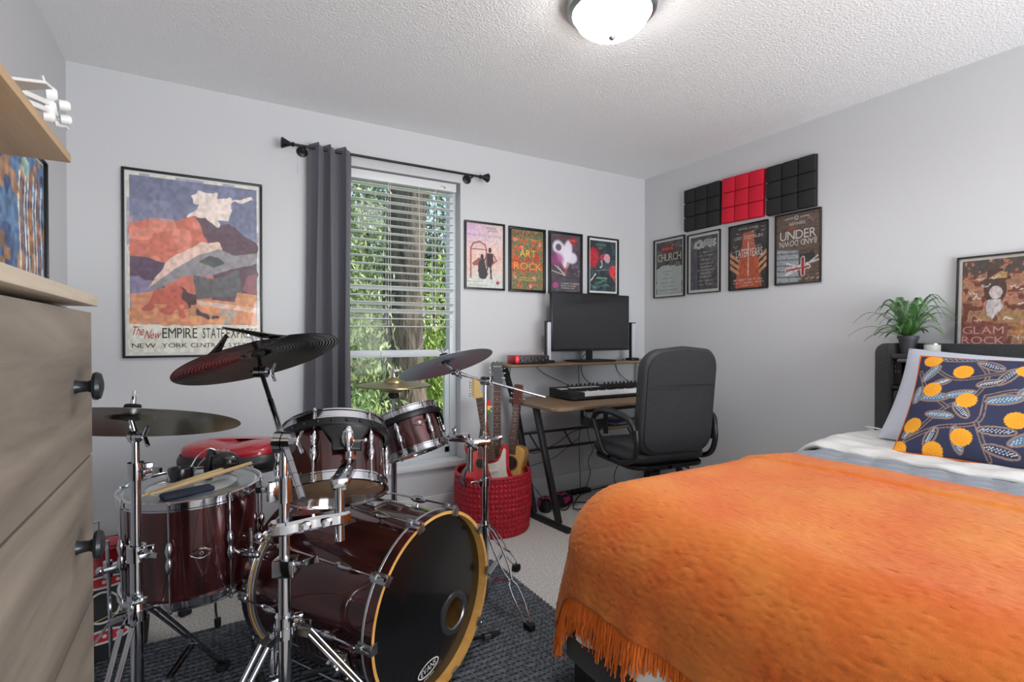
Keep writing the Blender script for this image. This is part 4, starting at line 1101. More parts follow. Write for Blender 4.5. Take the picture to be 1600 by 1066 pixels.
# long arching ones to either side along the wall, as in the photo
specs += [(PI / 2 + 0.15, 0.235, 0.11, 0.25), (PI / 2 + 0.35, 0.25, 0.055, 0.1), (PI / 2 + 0.0, 0.2, 0.03, 0.15), (PI / 2 + 0.5, 0.17, 0.1, 0.6), (-PI / 2 - 0.3, 0.22, 0.12, 0.3), (-PI / 2 - 0.15, 0.2, 0.1, 0.3), (-PI / 2 - 0.5, 0.21, 0.05, 0.2), (-PI / 2 - 0.2, 0.18, 0.15, 0.5)]
for az, L, rise, cur_ in specs:
    if math.cos(az) > 0 and fx + L * math.cos(az) > XR - 0.012:
        L = (XR - 0.014 - fx) / math.cos(az)
        if L < 0.05: continue
    b = MB(); n = 32
    t_ = np.linspace(0, 1, n)
    hx = L * (t_ ** 0.9); hz = 0.076 + rise * 1.35 * np.sin(t_ * PI * 0.62) * (1.25 - 0.35 * t_) - (1 - cur_) * 0.06 * t_ ** 3
    dirv = np.array([math.cos(az), math.sin(az), 0]); sdv = np.array([-math.sin(az), math.cos(az), 0])
    P = np.array([fx, fy, fz]) + np.outer(hx, dirv) + np.outer(hz, [0, 0, 1])
    P[:, 0] = np.minimum(P[:, 0], XR - 0.008)
    b.tube(P, 0.0009, 4)
    for i in range(2, n):
        wl = 0.0135 * math.sin(PI * min(1, (i / n) * 0.92 + 0.1)) + 0.002
        for s in (-1, 1):
            T_ = nz(P[i] - P[i - 1])
            for kk in (0, 0.5):
                base_ = P[i] - T_ * kk * np.linalg.norm(P[i] - P[i - 1])
                tip = base_ + (sdv * s * 0.95 + T_ * 0.35 + np.array([0, 0, rr.uniform(-0.15, 0.1)])) * wl
                tip[0] = min(tip[0], XR - 0.004)
                h_ = T_ * 0.0015
                b.add([base_ - h_, base_ + h_, tip + h_ * 0.6, tip - h_ * 0.6], [(0, 1, 2, 3)])
    b.build('frond', M_fern, fern, sharp=180)
cx_, cy_ = 2.965, 1.122
cn = thing('candle', 'small white candle jar with a thin metal lid beside the fern', 'candle', (cx_, cy_, 1.0785))
MB().lathe([(0, 0), (0.03, 0), (0.032, 0.004), (0.032, 0.046), (0, 0.046)], (cx_, cy_, 1.0785), seg=32).build('jar', mat('candle_white', (214, 212, 204), 0.4), cn)
MB().lathe([(0, 0.0465), (0.033, 0.0465), (0.033, 0.052), (0, 0.053)], (cx_, cy_, 1.0785), seg=32).build('lid', M_steel, cn)
# ================================================================ DESK
M_desk = mat_wood('walnut_laminate', (98, 78, 60), (146, 120, 94), 0.45, scale=(0.6, 9, 9), sc=5)
M_tubeb = mat('black_steel_tube', (40, 41, 44), 0.45, 0.2)
dk = thing('desk', 'wood-topped desk with black steel legs and a raised monitor shelf', 'desk', (2.33, 2.75, 0))
def rrect(x0, y0, x1, y1, r, n=8):
    return arcpts(x1 - r, y1 - r, r, 0, 90, n) + arcpts(x0 + r, y1 - r, r, 90, 180, n) + arcpts(x0 + r, y0 + r, r, 180, 270, n) + arcpts(x1 - r, y0 + r, r, 270, 360, n)
b = MB().prism(rrect(1.70, 2.43, 2.99, 3.0, 0.07), (0, 0, 0.727), (1, 0, 0), (0, 1, 0), (0, 0, 0.023), bev=0.005); b.build('desktop', M_desk, dk)
b = MB().prism(rrect(1.655, 2.855, 3.02, 3.10, 0.035), (0, 0, 0.962), (1, 0, 0), (0, 1, 0), (0, 0, 0.018), bev=0.004); b.build('monitor_shelf', M_desk, dk)
for s, xs in ((0, (1.74, 1.80)), (1, (2.93, 2.90))):
    xa, xb_ = xs
    MB().bar((xa - 0.03 if s == 0 else xa + 0.03, 3.03, 0.962), (xa + 0.015 if s == 0 else xa, 2.955, 0.70), 0.032, bev=0.003).build('shelf_riser', M_tubeb, dk)
    MB().bar((xa + 0.012 if s == 0 else xa, 2.96, 0.728), (xb_, 2.80, 0.03), 0.034, bev=0.003).build('leg', M_tubeb, dk)
    MB().bar((xa + 0.02 if s == 0 else xa, 2.72, 0.728), (xb_ + 0.025 if s == 0 else xb_, 2.56, 0.03), 0.034, bev=0.003).build('leg', M_tubeb, dk)
    MB().bar((xb_ + 0.03 if s == 0 else xb_, 2.46, 0.016), (xb_ - 0.02 if s == 0 else xb_, 2.93, 0.016), 0.034, 0.03, bev=0.003).build('foot_bar', M_tubeb, dk)
MB().bar((1.775, 2.91, 0.52), (2.92, 2.91, 0.52), 0.016, bev=0.002).build('back_rail', M_tubeb, dk)
MB().bar((1.79, 2.885, 0.41), (2.92, 2.885, 0.41), 0.016, bev=0.002).build('back_rail', M_tubeb, dk)
for k in range(4):
    x = 1.83 + k * 0.28
    MB().bar((x, 2.90, 0.515), (x + 0.06, 2.89, 0.415), 0.009).build('rail_brace', M_tubeb, dk)
b = MB().bar((1.99, 2.55, 0.72), (1.99, 2.55, 0.645), 0.016).bar((1.99, 2.55, 0.65), (2.10, 2.50, 0.60), 0.03, 0.05).bar((2.13, 2.49, 0.726), (2.13, 2.49, 0.56), 0.026, 0.018)
b.bar((2.0, 2.52, 0.705), (2.75, 2.52, 0.705), 0.03, 0.016)
b.build('tray_bracket', M_tubeb, dk)
MB().box((2.13, 2.50, 0.575), (2.72, 2.74, 0.592), bev=0.003).build('under_shelf', M_desk, dk)
MB().bar((2.73, 2.6, 0.72), (2.73, 2.6, 0.575), 0.02).build('tray_bracket', M_tubeb, dk)
# papers / magazines on the under shelf
for k, (dx, dz, c) in enumerate(((0.0, 0.0, (60, 66, 86)), (0.03, 0.011, (196, 198, 204)), (0.01, 0.019, (52, 60, 90)))):
    nt_ = thing('magazine', ['dark blue magazine at the bottom of the pile under the desktop', 'white magazine in the middle of the pile under the desktop', 'navy printed magazine on top of the pile under the desktop'][k], 'magazine', (2.32, 2.6, 0.5925 + dz), group=None)
    MB().obox((2.30 + dx, 2.60, 0.5925 + dz + 0.004), ((math.cos(0.2 * k - 0.1), math.sin(0.2 * k - 0.1), 0), (-math.sin(0.2 * k - 0.1), math.cos(0.2 * k - 0.1), 0), (0, 0, 1)), (0.12, 0.085, 0.0038), bev=0.001).build('pages', mat('cover_%d' % k, c, 0.35), nt_)

# monitor
mx, my = 2.405, 2.975
mo = thing('monitor', 'wide black computer monitor on a slim stand on the desk shelf', 'monitor', (mx, my, 0.98))
W_, zb, zt = 0.357, 1.058, 1.470
MB().box((mx - W_, my - 0.014, zb), (mx + W_, my + 0.016, zt), bev=0.004).build('bezel', mat('monitor_plastic', (30, 31, 33), 0.3), mo)
MB().box((mx - W_ + 0.008, my - 0.0155, zb + 0.018), (mx + W_ - 0.008, my - 0.0145, zt - 0.008)).build('screen', mat('dark_screen', (42, 43, 47), 0.12, spec=0.6), mo)
MB().text('dell', 0.006, (mx, my - 0.0158, zb + 0.007)).build('brand_mark', M_steel, mo)
MB().box((mx - 0.026, my + 0.012, 0.99), (mx + 0.026, my + 0.03, 1.2), bev=0.004).build('stand_neck', M_blackp, mo)
MB().prism(rrect(mx - 0.17, my - 0.09, mx + 0.17, my + 0.1, 0.02), (0, 0, 0.9805), (1, 0, 0), (0, 1, 0), (0, 0, 0.012), bev=0.003).build('stand_base', M_blackp, mo)
MB().box((mx - 0.15, my + 0.016, 1.1), (mx + 0.15, my + 0.045, 1.4), bev=0.012).build('rear_housing', M_blackp, mo)
# tall slim light bars either side
for x, lb in ((2.02, 'slim white upright light bar left of the monitor'), (2.80, 'slim white upright light bar right of the monitor')):
    t = thing('light_bar', lb, 'light bar', (x, 2.96, 0.98))
    MB().box((x - 0.018, 2.962, 0.998), (x - 0.011, 2.985, 1.262), bev=0.002).box((x - 0.018, 2.95, 1.262), (x + 0.018, 2.985, 1.268)).build('housing', M_blackp, t)
    MB().box((x - 0.0105, 2.952, 1.0), (x + 0.018, 2.985, 1.2615), bev=0.004).build('diffuser', mat('opal_diffuser', (198, 202, 212), 0.4), t)
    MB().prism(rrect(x - 0.04, 2.925, x + 0.04, 3.01, 0.02), (0, 0, 0.9805), (1, 0, 0), (0, 1, 0), (0, 0, 0.017), bev=0.003).build('base', M_blackp, t)
# audio interface
ix, iy = 1.845, 2.945
M = Matrix.Translation((ix, iy, 0.9808)) @ Matrix.Rotation(R(-8), 4, 'Z')
t = thing('audio_interface', 'red audio interface with black knobbed front on the desk shelf', 'audio interface', M=M, world=False)
MB().box((-0.12, -0.07, 0.004), (0.12, 0.075, 0.056), bev=0.004).build('chassis', mat('red_aluminium', (176, 36, 44), 0.35, 0.6), t, local=True)
MB().box((-0.095, -0.0745, 0.0055), (0.12, -0.0702, 0.0545), bev=0.001).build('front_panel', M_blackp, t, local=True)
for k in range(8):
    x = -0.08 + k * 0.025; z = 0.03 + (0.008 if k % 2 else -0.004)
    MB().lathe([(0, 0), (0.0085, 0), (0.0075, 0.012), (0, 0.012)], (x, -0.0745, z), (0, -1, 0), 14).build('knob', mat('knob_grey', (70, 70, 74), 0.3), t, local=True)
for x in (-0.1, 0.1):
    MB().box((x - 0.01, -0.06, 0), (x + 0.01, -0.045, 0.004)).build('foot', M_rubber, t, local=True)
# MIDI keyboard
kb = thing('midi_keyboard', 'black keyboard controller with white keys and knobs on the desktop', 'keyboard', (2.42, 2.78, 0.75))
kx0, kx1, ky0, ky1, kz0, kz1 = 1.99, 2.86, 2.64, 2.905, 0.758, 0.805
b = MB()
b.box((kx0, ky0, kz0), (kx1, ky1, kz0 + 0.018), bev=0.003)
b.prism([(ky0, kz0 + 0.012), (ky0, kz1 - 0.006), (ky0 + 0.004, kz1 - 0.002), (ky0 + 0.12, kz1), (ky1, kz1 + 0.012), (ky1, kz0 + 0.012)], (kx0, 0, 0), (0, 1, 0), (0, 0, 1), (0.095, 0, 0))
b.prism([(ky0, kz0 + 0.012), (ky0, kz1 - 0.006), (ky0 + 0.12, kz1), (ky1, kz1 + 0.012), (ky1, kz0 + 0.012)], (kx1 - 0.03, 0, 0), (0, 1, 0), (0, 0, 1), (0.03, 0, 0))
b.prism([(ky0 + 0.14, kz0 + 0.012), (ky0 + 0.14, kz1 + 0.001), (ky1, kz1 + 0.012), (ky1, kz0 + 0.012)], (kx0 + 0.095, 0, 0), (0, 1, 0), (0, 0, 1), (kx1 - kx0 - 0.125, 0, 0))
b.build('case', mat('keyboard_black', (30, 31, 34), 0.5), kb)
b = MB(); nk = 32; kw = (kx1 - kx0 - 0.127) / nk
for k in range(nk):
    x = kx0 + 0.096 + k * kw
    b.box((x + 0.0006, ky0 + 0.002, kz0 + 0.012), (x + kw - 0.0006, ky0 + 0.139, kz1 - 0.003), bev=0.0012)
b.build('white_keys', mat('key_white', (226, 227, 230), 0.3), kb)
b = MB()
for k in range(nk - 1):
    if k % 7 in (2, 6): continue
    x = kx0 + 0.096 + (k + 1) * kw
    b.box((x - kw * 0.28, ky0 + 0.052, kz1 - 0.004), (x + kw * 0.28, ky0 + 0.139, kz1 + 0.008), bev=0.0015)
b.build('black_keys', M_blackp, kb)
b = MB().box((kx0 + 0.12, ky1 - 0.09, kz1 + 0.0055), (kx0 + 0.36, ky1 - 0.035, kz1 + 0.0095)).box((kx0 + 0.02, ky1 - 0.10, kz1 + 0.003), (kx0 + 0.08, ky1 - 0.04, kz1 + 0.0085)); b.build('light_panel', mat('pad_grey', (186, 188, 192), 0.5), kb)
for k in range(17):
    x = kx0 + 0.14 + k * 0.037 + (0.03 if k > 7 else 0)
    MB().lathe([(0, 0), (0.0075, 0), (0.0065, 0.017), (0.005, 0.018), (0, 0.018)], (x, ky1 - 0.02, kz1 + 0.0105), (0, 0, 1), 12).build('knob', M_blackp, kb)
for x in (kx0 + 0.04, kx1 - 0.04):
    for y in (ky0 + 0.03, ky1 - 0.03):
        MB().cyl((x, y, 0.7502), (x, y, kz0 + 0.002), 0.009, seg=12).build('foot', M_rubber, kb)

# cables
M_cab = mat('black_cable', (34, 34, 36), 0.6)
M_cabw = mat('grey_cable', (150, 152, 156), 0.5)
def cable(label, pts, r=0.0028, m=None):
    o = MB().tube(pts, r, 6, smooth=8).build('cable', m or M_cab)
    return tag(o, label, 'cable')
cable('thin black cable hanging down the wall between the desk shelf and desktop, left', [(1.80, 3.105, 0.95), (1.80, 3.108, 0.85), (1.84, 3.10, 0.76), (1.83, 3.06, 0.745)])
cable('black cable sagging from the audio interface to the keyboard', [(1.97, 3.02, 0.985), (1.99, 3.08, 0.96), (2.05, 3.06, 0.90), (2.14, 2.96, 0.84), (2.18, 2.91, 0.812)])
cable('black cable looping below the monitor to the desktop', [(2.44, 3.01, 1.10), (2.42, 3.04, 1.0), (2.42, 3.105, 0.95), (2.44, 3.10, 0.85), (2.52, 3.0, 0.76)])
cable('second black cable dropping from the monitor behind the shelf', [(2.47, 3.01, 1.10), (2.44, 3.06, 1.05), (2.40, 3.108, 0.95), (2.40, 3.108, 0.77)])
cable('black cable dropping at the right end of the monitor shelf', [(2.75, 3.0, 0.99), (2.76, 3.108, 0.95), (2.80, 3.10, 0.86), (2.86, 3.0, 0.78)])
cable('black cord swagging from the tray to the left leg under the desk', [(2.1, 2.52, 0.60), (2.05, 2.7, 0.55), (1.98, 2.80, 0.46), (1.88, 2.86, 0.40), (1.82, 2.87, 0.40), (1.79, 2.89, 0.44)])
cable('black cord hanging straight down to the floor by the outlet', [(2.34, 2.95, 0.60), (2.36, 3.05, 0.45), (2.39, 3.09, 0.25), (2.40, 3.095, 0.10), (2.36, 3.05, 0.02), (2.30, 3.02, 0.008)])
cable('kinked black cord hanging down right of the straight one', [(2.47, 2.95, 0.60), (2.44, 3.05, 0.50), (2.47, 3.08, 0.40), (2.52, 3.095, 0.30), (2.48, 3.10, 0.22), (2.50, 3.10, 0.12), (2.42, 3.06, 0.02), (2.36, 3.0, 0.008)])
cable('thin grey cord slanting down in front of the desk rails', [(2.15, 2.48, 0.58), (2.20, 2.50, 0.52), (2.27, 2.6, 0.40), (2.36, 2.8, 0.34), (2.60, 2.98, 0.33)], 0.002, M_cabw)
cable('long sagging dark cord crossing the wall behind the left desk leg', [(1.80, 2.90, 0.30), (1.95, 2.98, 0.29), (2.07, 3.0, 0.30), (2.20, 3.0, 0.36), (2.30, 2.97, 0.44)], 0.0022)
cable('black cord from the chair area to the floor near the corner', [(2.70, 2.7, 0.40), (2.72, 2.9, 0.30), (2.68, 2.98, 0.20), (2.65, 3.0, 0.10), (2.66, 2.98, 0.008)])
cable('thin cord dangling along the left desk leg', [(1.79, 2.95, 0.70), (1.80, 2.99, 0.5), (1.84, 2.99, 0.25), (1.92, 2.96, 0.12), (2.0, 2.93, 0.01)], 0.0022)
cable('tangle of black cable lying on the carpet under the desk', [(1.97, 2.86, 0.012), (2.05, 2.80, 0.008), (2.15, 2.86, 0.02), (2.28, 2.82, 0.008), (2.2, 2.75, 0.008), (2.1, 2.78, 0.014), (2.3, 2.98, 0.01), (2.45, 3.05, 0.01), (2.7, 3.06, 0.01)], 0.004)
ps = thing('power_strip', 'black power strip on the carpet against the baseboard', 'power strip', (2.30, 3.06, 0))
MB().box((2.16, 3.035, 0.002), (2.46, 3.085, 0.032), bev=0.006).build('housing', M_blackp, ps)
for k in range(5): MB().box((2.19 + 0.05 * k, 3.045, 0.0315), (2.215 + 0.05 * k, 3.075, 0.0335)).build('socket', M_rubber, ps)

# pink and black trainers under the desk
def shoe(label, x, y, rz, flip):
    M = Matrix.Translation((x, y, 0.001)) @ Matrix.Rotation(rz, 4, 'Z')
    t = thing('shoe', label, 'shoe', M=M, world=False, group='pair of pink and black trainers under the desk')
    def body(z0, sc, top):
        def fn(U, V):
            a = V * 2 * PI
            s = U
            x_ = -0.125 + 0.25 * s
            wd = 0.043 * (1 - np.abs(2 * s - 1) ** 4) ** 0.5 * (0.85 + 0.25 * s) * sc
            hgt = top * (0.95 - 0.62 * np.clip((s - 0.25) / 0.6, 0, 1) ** 0.8) * (1 - np.abs(2 * s - 1) ** 8) ** 0.5
            zz = np.maximum(0, np.sin(a)) * hgt + z0
            return np.stack([x_, wd * np.cos(a), zz + np.where(np.sin(a) < 0, -0.004, 0)], -1)
        return fn
    MB().grid(body(0.018, 1, 0.075), 24, 20).build('upper', mat('shoe_black', (30, 28, 34), 0.8), t, local=True, sharp=60)
    MB().grid(body(0.0, 1.08, 0.022), 24, 16).build('sole', mat('shoe_sole', (44, 42, 46), 0.7), t, local=True, sharp=60)
    b = MB()
    for sg in (-1, 1):
        b.grid(lambda U, V, sg=sg: np.stack([-0.09 + 0.14 * U, sg * (0.0445 - 0.012 * V - 0.004 * (2 * U - 1) ** 2), 0.026 + 0.04 * V * (1 - 0.5 * U)], -1), 6, 3)
    b.grid(lambda U, V: np.stack([-0.115 + 0.09 * U, (V - 0.5) * 0.05, 0.088 + 0.004 * np.sin(V * PI) - 0.012 * U], -1), 5, 4)
    b.build('side_panels', mat('hot_pink', (206, 40, 104), 0.6), t, local=True)
    b = MB()
    for k in range(4): b.tube([(0.0 + 0.02 * k, -0.02, 0.066 - 0.008 * k), (0.005 + 0.02 * k, 0, 0.076 - 0.009 * k), (0.0 + 0.02 * k, 0.02, 0.066 - 0.008 * k)], 0.002, 5, smooth=3)
    b.build('laces', mat('lace_grey', (120, 116, 120), 0.8), t, local=True)
shoe('pink and black trainer under the desk, beside the basket', 1.97, 2.93, R(60), 1)
shoe('pink and black trainer under the desk, behind the front desk leg', 2.13, 2.93, R(35), 1)

# ================================================================ OFFICE CHAIR
cxx, cyy = 2.185, 2.185
M = Matrix.Translation((cxx, cyy, 0)) @ Matrix.Rotation(R(-9), 4, 'Z')   # faces local +Y
M_lea = mat('black_leatherette', (44, 44, 47), 0.55, bump=(220, 0.25, 0.003))
M_leab = mat('black_fabric', (46, 46, 49), 0.9, bump=(420, 0.4, 0.002), var=(90, (38, 38, 41)))
ch = thing('office_chair', 'black high-back office chair pulled up to the desk', 'chair', M=M, world=False)
def backpad(fr, w_, th, z0, z1, rtop, rbot, y0):
    # rounded panel outline
    H = z1 - z0
    pts = arcpts(w_ / 2 - rtop, z1 - rtop, rtop, 0, 90, 9) + [(0, z1 + 0.012)] + arcpts(-w_ / 2 + rtop, z1 - rtop, rtop, 90, 180, 9) + arcpts(-w_ / 2 + rbot - 0.0, z0 + rbot, rbot, 180, 270, 9) + arcpts(w_ / 2 - rbot, z0 + rbot, rbot, 270, 360, 9)
    return pts
def bend(b, k=0.10, z0=0.53):
    for v in b.v:
        dz = v[:, 2] - z0
        v[:, 1] -= k * dz + 0.06 * np.clip(dz - 0.3, 0, 1) ** 2
        v[:, 1] += 0.03 * (np.abs(v[:, 0]) / 0.25) ** 2.5
def dense_pad(w_, z0, z1, rt, rb, y0, y1, bev, m):
    # stack of outline rings from back to front for a soft edge
    pts = np.array(backpad(None, w_, 0, z0, z1, rt, rb, 0))
    c = pts.mean(0)
    b = MB()
    ys = [(y0, -bev), (y0 + (y1 - y0) * 0.08, -bev * 0.3), (y0 + (y1 - y0) * 0.25, 0), (y0 + (y1 - y0) * 0.75, 0), (y0 + (y1 - y0) * 0.92, -bev * 0.3), (y1, -bev)]
    V = []
    for yy, s in ys:
        d = pts - c; L = np.linalg.norm(d, axis=1)[:, None]; q = c + d * (L + s) / L
        V.append(np.stack([q[:, 0], np.full(len(q), yy), q[:, 1]], 1))
    n = len(pts)
    for yy, s in ((y0, 0.66), (y0, 0.33)):
        q = c + (V[0][:, [0, 2]] - c) * s
        V.insert(0, np.stack([q[:, 0], np.full(n, yy), q[:, 1]], 1))
    V[0], V[1] = V[0], V[1]
    # V order now: 0.33, 0.66, rings...
    for s in (0.66, 0.33):
        q = c + (V[7][:, [0, 2]] - c) * s
        V.append(np.stack([q[:, 0], np.full(n, y1), q[:, 1]], 1))
    F = []
    for k in range(len(V) - 1):
        for i in range(n):
            j = (i + 1) % n
            F.append((k * n + i, k * n + j, (k + 1) * n + j, (k + 1) * n + i))
    F.append(tuple(range(n))); F.append(tuple((len(V) - 1) * n + i for i in range(n)))
    b.add(np.vstack(V), F)
    return b
b = dense_pad(0.475, 0.545, 1.10, 0.11, 0.085, -0.27, -0.20, 0.03, M_lea); bend(b); o = b.build('backrest', M_lea, ch, local=True, sharp=60)
b = dense_pad(0.435, 0.56, 1.085, 0.10, 0.08, -0.278, -0.268, 0.006, M_leab); bend(b); b.build('rear_panel', M_leab, ch, local=True, sharp=60)
b = MB().tube([(-0.21, -0.282, 0.905), (0, -0.282, 0.91), (0.21, -0.282, 0.905)], 0.002, 5, smooth=6); bend(b); b.build('seam', M_blackp, ch, local=True)
b = dense_pad(0.42, 0.60, 1.05, 0.09, 0.07, -0.215, -0.165, 0.04, M_lea); bend(b); b.build('front_cushion', M_lea, ch, local=True, sharp=60)
b = MB().prism([(x * 1.0, y) for x, y in rrect(-0.25, -0.22, 0.25, 0.25, 0.09)], (0, 0, 0.475), (1, 0, 0), (0, 1, 0), (0, 0, 0.085), bev=0.03); b.build('seat', M_lea, ch, local=True, sharp=60)
b = MB().prism(rrect(-0.24, -0.22, 0.24, 0.24, 0.09), (0, 0, 0.455), (1, 0, 0), (0, 1, 0), (0, 0, 0.02), bev=0.004); b.build('seat_pan', M_blackp, ch, local=True)
for s in (-1, 1):
    x = 0.265 * s
    MB().tube([(x * 0.93, -0.24, 0.60), (x, -0.24, 0.69), (x * 1.03, -0.19, 0.735), (x * 1.05, -0.02, 0.752), (x * 1.05, 0.10, 0.73), (x * 1.03, 0.15, 0.69)], [0.013, 0.015, 0.017, 0.02, 0.017, 0.013], 12, smooth=7).build('armrest', M_blackp, ch, local=True)
    MB().tube([(x * 1.03, 0.15, 0.69), (x * 1.02, 0.13, 0.64), (x * 0.98, 0.07, 0.52), (x * 0.9, 0.04, 0.49)], 0.013, 10, smooth=6).build('arm_support', M_blackp, ch, local=True)
    MB().tube([(x * 0.96, -0.25, 0.68), (x * 0.96, -0.255, 0.60), (x * 0.95, -0.22, 0.52), (x * 0.93, -0.12, 0.485), (x * 0.9, 0.0, 0.48)], 0.015, 10, smooth=6).build('arm_support', M_blackp, ch, local=True)
b = MB().box((-0.09, -0.11, 0.415), (0.09, 0.09, 0.455), bev=0.006).bar((0, -0.1, 0.44), (0, -0.25, 0.47), 0.06, 0.012); b.build('tilt_mechanism', M_blackm, ch, local=True)
MB().cyl((-0.055, -0.14, 0.37), (-0.055, -0.14, 0.43), 0.027, seg=20).build('tension_knob', M_blackp, ch, local=True)
MB().tube([(0.08, 0, 0.43), (0.17, -0.02, 0.42), (0.26, -0.04, 0.39)], 0.006, 8, smooth=4).build('height_lever', M_blackp, ch, local=True)
MB().cyl((0, 0, 0.12), (0, 0, 0.42), 0.026, 0.024).build('gas_column', M_blackm, ch, local=True)
for k in range(5):
    a = 2 * PI * k / 5 + 0.35
    d = np.array([math.cos(a), math.sin(a), 0])
    MB().tube([d * 0.02 + [0, 0, 0.115], d * 0.14 + [0, 0, 0.105], d * 0.29 + [0, 0, 0.07]], [0.026, 0.021, 0.015], 8, smooth=4).build('base_leg', M_blackp, ch, local=True)
    sdv = np.array([-d[1], d[0], 0])
    c = d * 0.285
    b = MB()
    for s in (-1, 1): b.cyl(c + sdv * 0.006 * s + [0, 0, 0.026], c + sdv * 0.024 * s + [0, 0, 0.026], 0.0255, seg=18)
    b.cyl(c + [0, 0, 0.03], c + [0, 0, 0.075], 0.006)
    b.build('caster', M_blackp, ch, local=True)
# ================================================================ DRUM KIT
M_hoop = M_chrome
M_skin = mat('clear_drumhead', (186, 192, 194), 0.25, coat=0.4)
M_blackhead = mat('black_mesh_head', (13, 13, 14), 0.22, coat=0.7, bump=(900, 0.25, 0.001), coatr=0.08)
M_maple = mat_wood('maple', (196, 140, 66), (222, 172, 96), 0.4, scale=(3, 3, 3), sc=5, coat=0.3)
M_inlay = mat('silver_inlay', (176, 178, 180), 0.3, 0.7)
M_cymb = mat('bronze_cymbal', (176, 160, 118), 0.28, 1.0)
M_cymd = mat('dark_bronze_cymbal', (128, 122, 102), 0.24, 1.0)
M_cymk = mat('black_cymbal_metal', (116, 112, 106), 0.15, 1.0)
M_cyms = mat('silver_cymbal_metal', (176, 188, 202), 0.38, 1.0)
M_felt = mat('black_felt', (22, 22, 23), 0.95)

def lug_mb(x0, z0, z1, a, R_):
    """one chrome tube lug on the shell at angle a between heights z0..z1 with its swivel ends"""
    c, s = math.cos(a), math.sin(a)
    def P(r, z): return (r * c, r * s, z)
    zm = (z0 + z1) / 2; L = (z1 - z0)
    b = MB()
    b.lathe([(0, 0), (0.004, 0), (0.0085, 0.010), (0.0115, 0.025), (0.0085, 0.040), (0.006, 0.048), (0.0085, 0.056), (0.0115, 0.071), (0.0085, 0.086), (0.004, 0.096), (0, 0.096)], P(R_ + 0.012, zm - 0.048), (0, 0, 1), 14)
    b.cyl(P(R_ - 0.001, zm - 0.025), P(R_ + 0.008, zm - 0.025), 0.005, seg=10).cyl(P(R_ - 0.001, zm + 0.025), P(R_ + 0.008, zm + 0.025), 0.005, seg=10)
    return b

def drum(name, label, M, Rh, L, nl, a0, group=None, top=M_skin, two=True, cat='drum', hoopdie=True, rootz=0.0):
    """local z from the bottom hoop (0) to the top hoop (L); Rh outer hoop radius"""
    t = thing(name, label, cat, M=M, world=False, group=group)
    Rs = Rh - 0.011
    MB().lathe([(Rs, 0.012), (Rs, L - 0.012), (Rs - 0.007, L - 0.006), (Rs - 0.007, 0.006), (Rs, 0.012)], seg=72).build('shell', M_wine, t, local=True)
    def hoop(z, s):
        # die-cast style hoop with inner lip
        pr = [(Rs + 0.001, 0.0), (Rh - 0.002, 0.0), (Rh - 0.002, 0.004), (Rh - 0.005, 0.006), (Rh - 0.005, 0.022), (Rh, 0.024), (Rh, 0.028), (Rh - 0.008, 0.029), (Rs + 0.001, 0.026), (Rs + 0.001, 0.0)]
        MB().lathe([(r, z - s * (0.022 - q)) for r, q in pr], seg=72).build('hoop', M_hoop, t, local=True)
    hoop(L, 1); hoop(0, -1)
    MB().lathe([(0, L + 0.0005), (Rs - 0.01, L + 0.0005), (Rs + 0.001, L - 0.006), (Rs + 0.001, L - 0.01)], seg=64).build('drumhead', top, t, local=True)
    MB().lathe([(0, -0.0005), (Rs - 0.01, -0.0005), (Rs + 0.001, 0.006)], seg=64).build('drumhead', mat('resonant_head', (120, 96, 76), 0.2, coat=0.5), t, local=True)
    for k in range(nl):
        a = a0 + 2 * PI * k / nl
        lg = lug_mb(0, 0.03, L - 0.03, a, Rs).build('lug', M_chrome, t, local=True)
        c, s = math.cos(a), math.sin(a)
        r = Rs + 0.012
        MB().cyl((r * c, r * s, L / 2 + 0.04), (r * c, r * s, L + 0.008), 0.0028, seg=8).cyl((r * c, r * s, L + 0.002), (r * c, r * s, L + 0.010), 0.006, seg=10).build('tension_rod', M_chrome, t, local=True)
        MB().cyl((r * c, r * s, L / 2 - 0.04), (r * c, r * s, -0.008), 0.0028, seg=8).cyl((r * c, r * s, -0.002), (r * c, r * s, -0.010), 0.006, seg=10).build('tension_rod', M_chrome, t, local=True)
    return t, Rs

def badge(t, Rs, a, z, s=1.0):
    """oval shell badge: chrome outline with a boss and grommet"""
    c, s_ = math.cos(a), math.sin(a)
    o = np.array([Rs * c, Rs * s_, z]); n = np.array([c, s_, 0]); u = np.array([-s_, c, 0]); v = np.array([0, 0, 1.0])
    pts = []
    for k in range(28):
        th = 2 * PI * k / 28
        w_ = 0.027 * s * (1 + 0.12 * math.cos(2 * th)); h_ = 0.013 * s * (1 + 0.25 * abs(math.cos(th * 2)) * (1 if abs(math.sin(th)) > 0.7 else 0))
        pts.append((w_ * math.cos(th), h_ * math.sin(th)))
    pts = np.array(pts)
    bend_ = lambda q: o + np.outer(q[:, 0], u) + np.outer(q[:, 1], v) + np.outer(0.0018 - q[:, 0] ** 2 / (2 * Rs), n)
    b = MB().tube(bend_(pts), 0.0012, 6, closed=True)
    b.tube(bend_(pts * 0.8), 0.0007, 5, closed=True)
    b.lathe([(0.003, 0), (0.007, 0), (0.006, 0.003), (0.003, 0.003)], o + n * 0.0005, n, 16)
    b.build('badge', M_chrome, t, local=True)

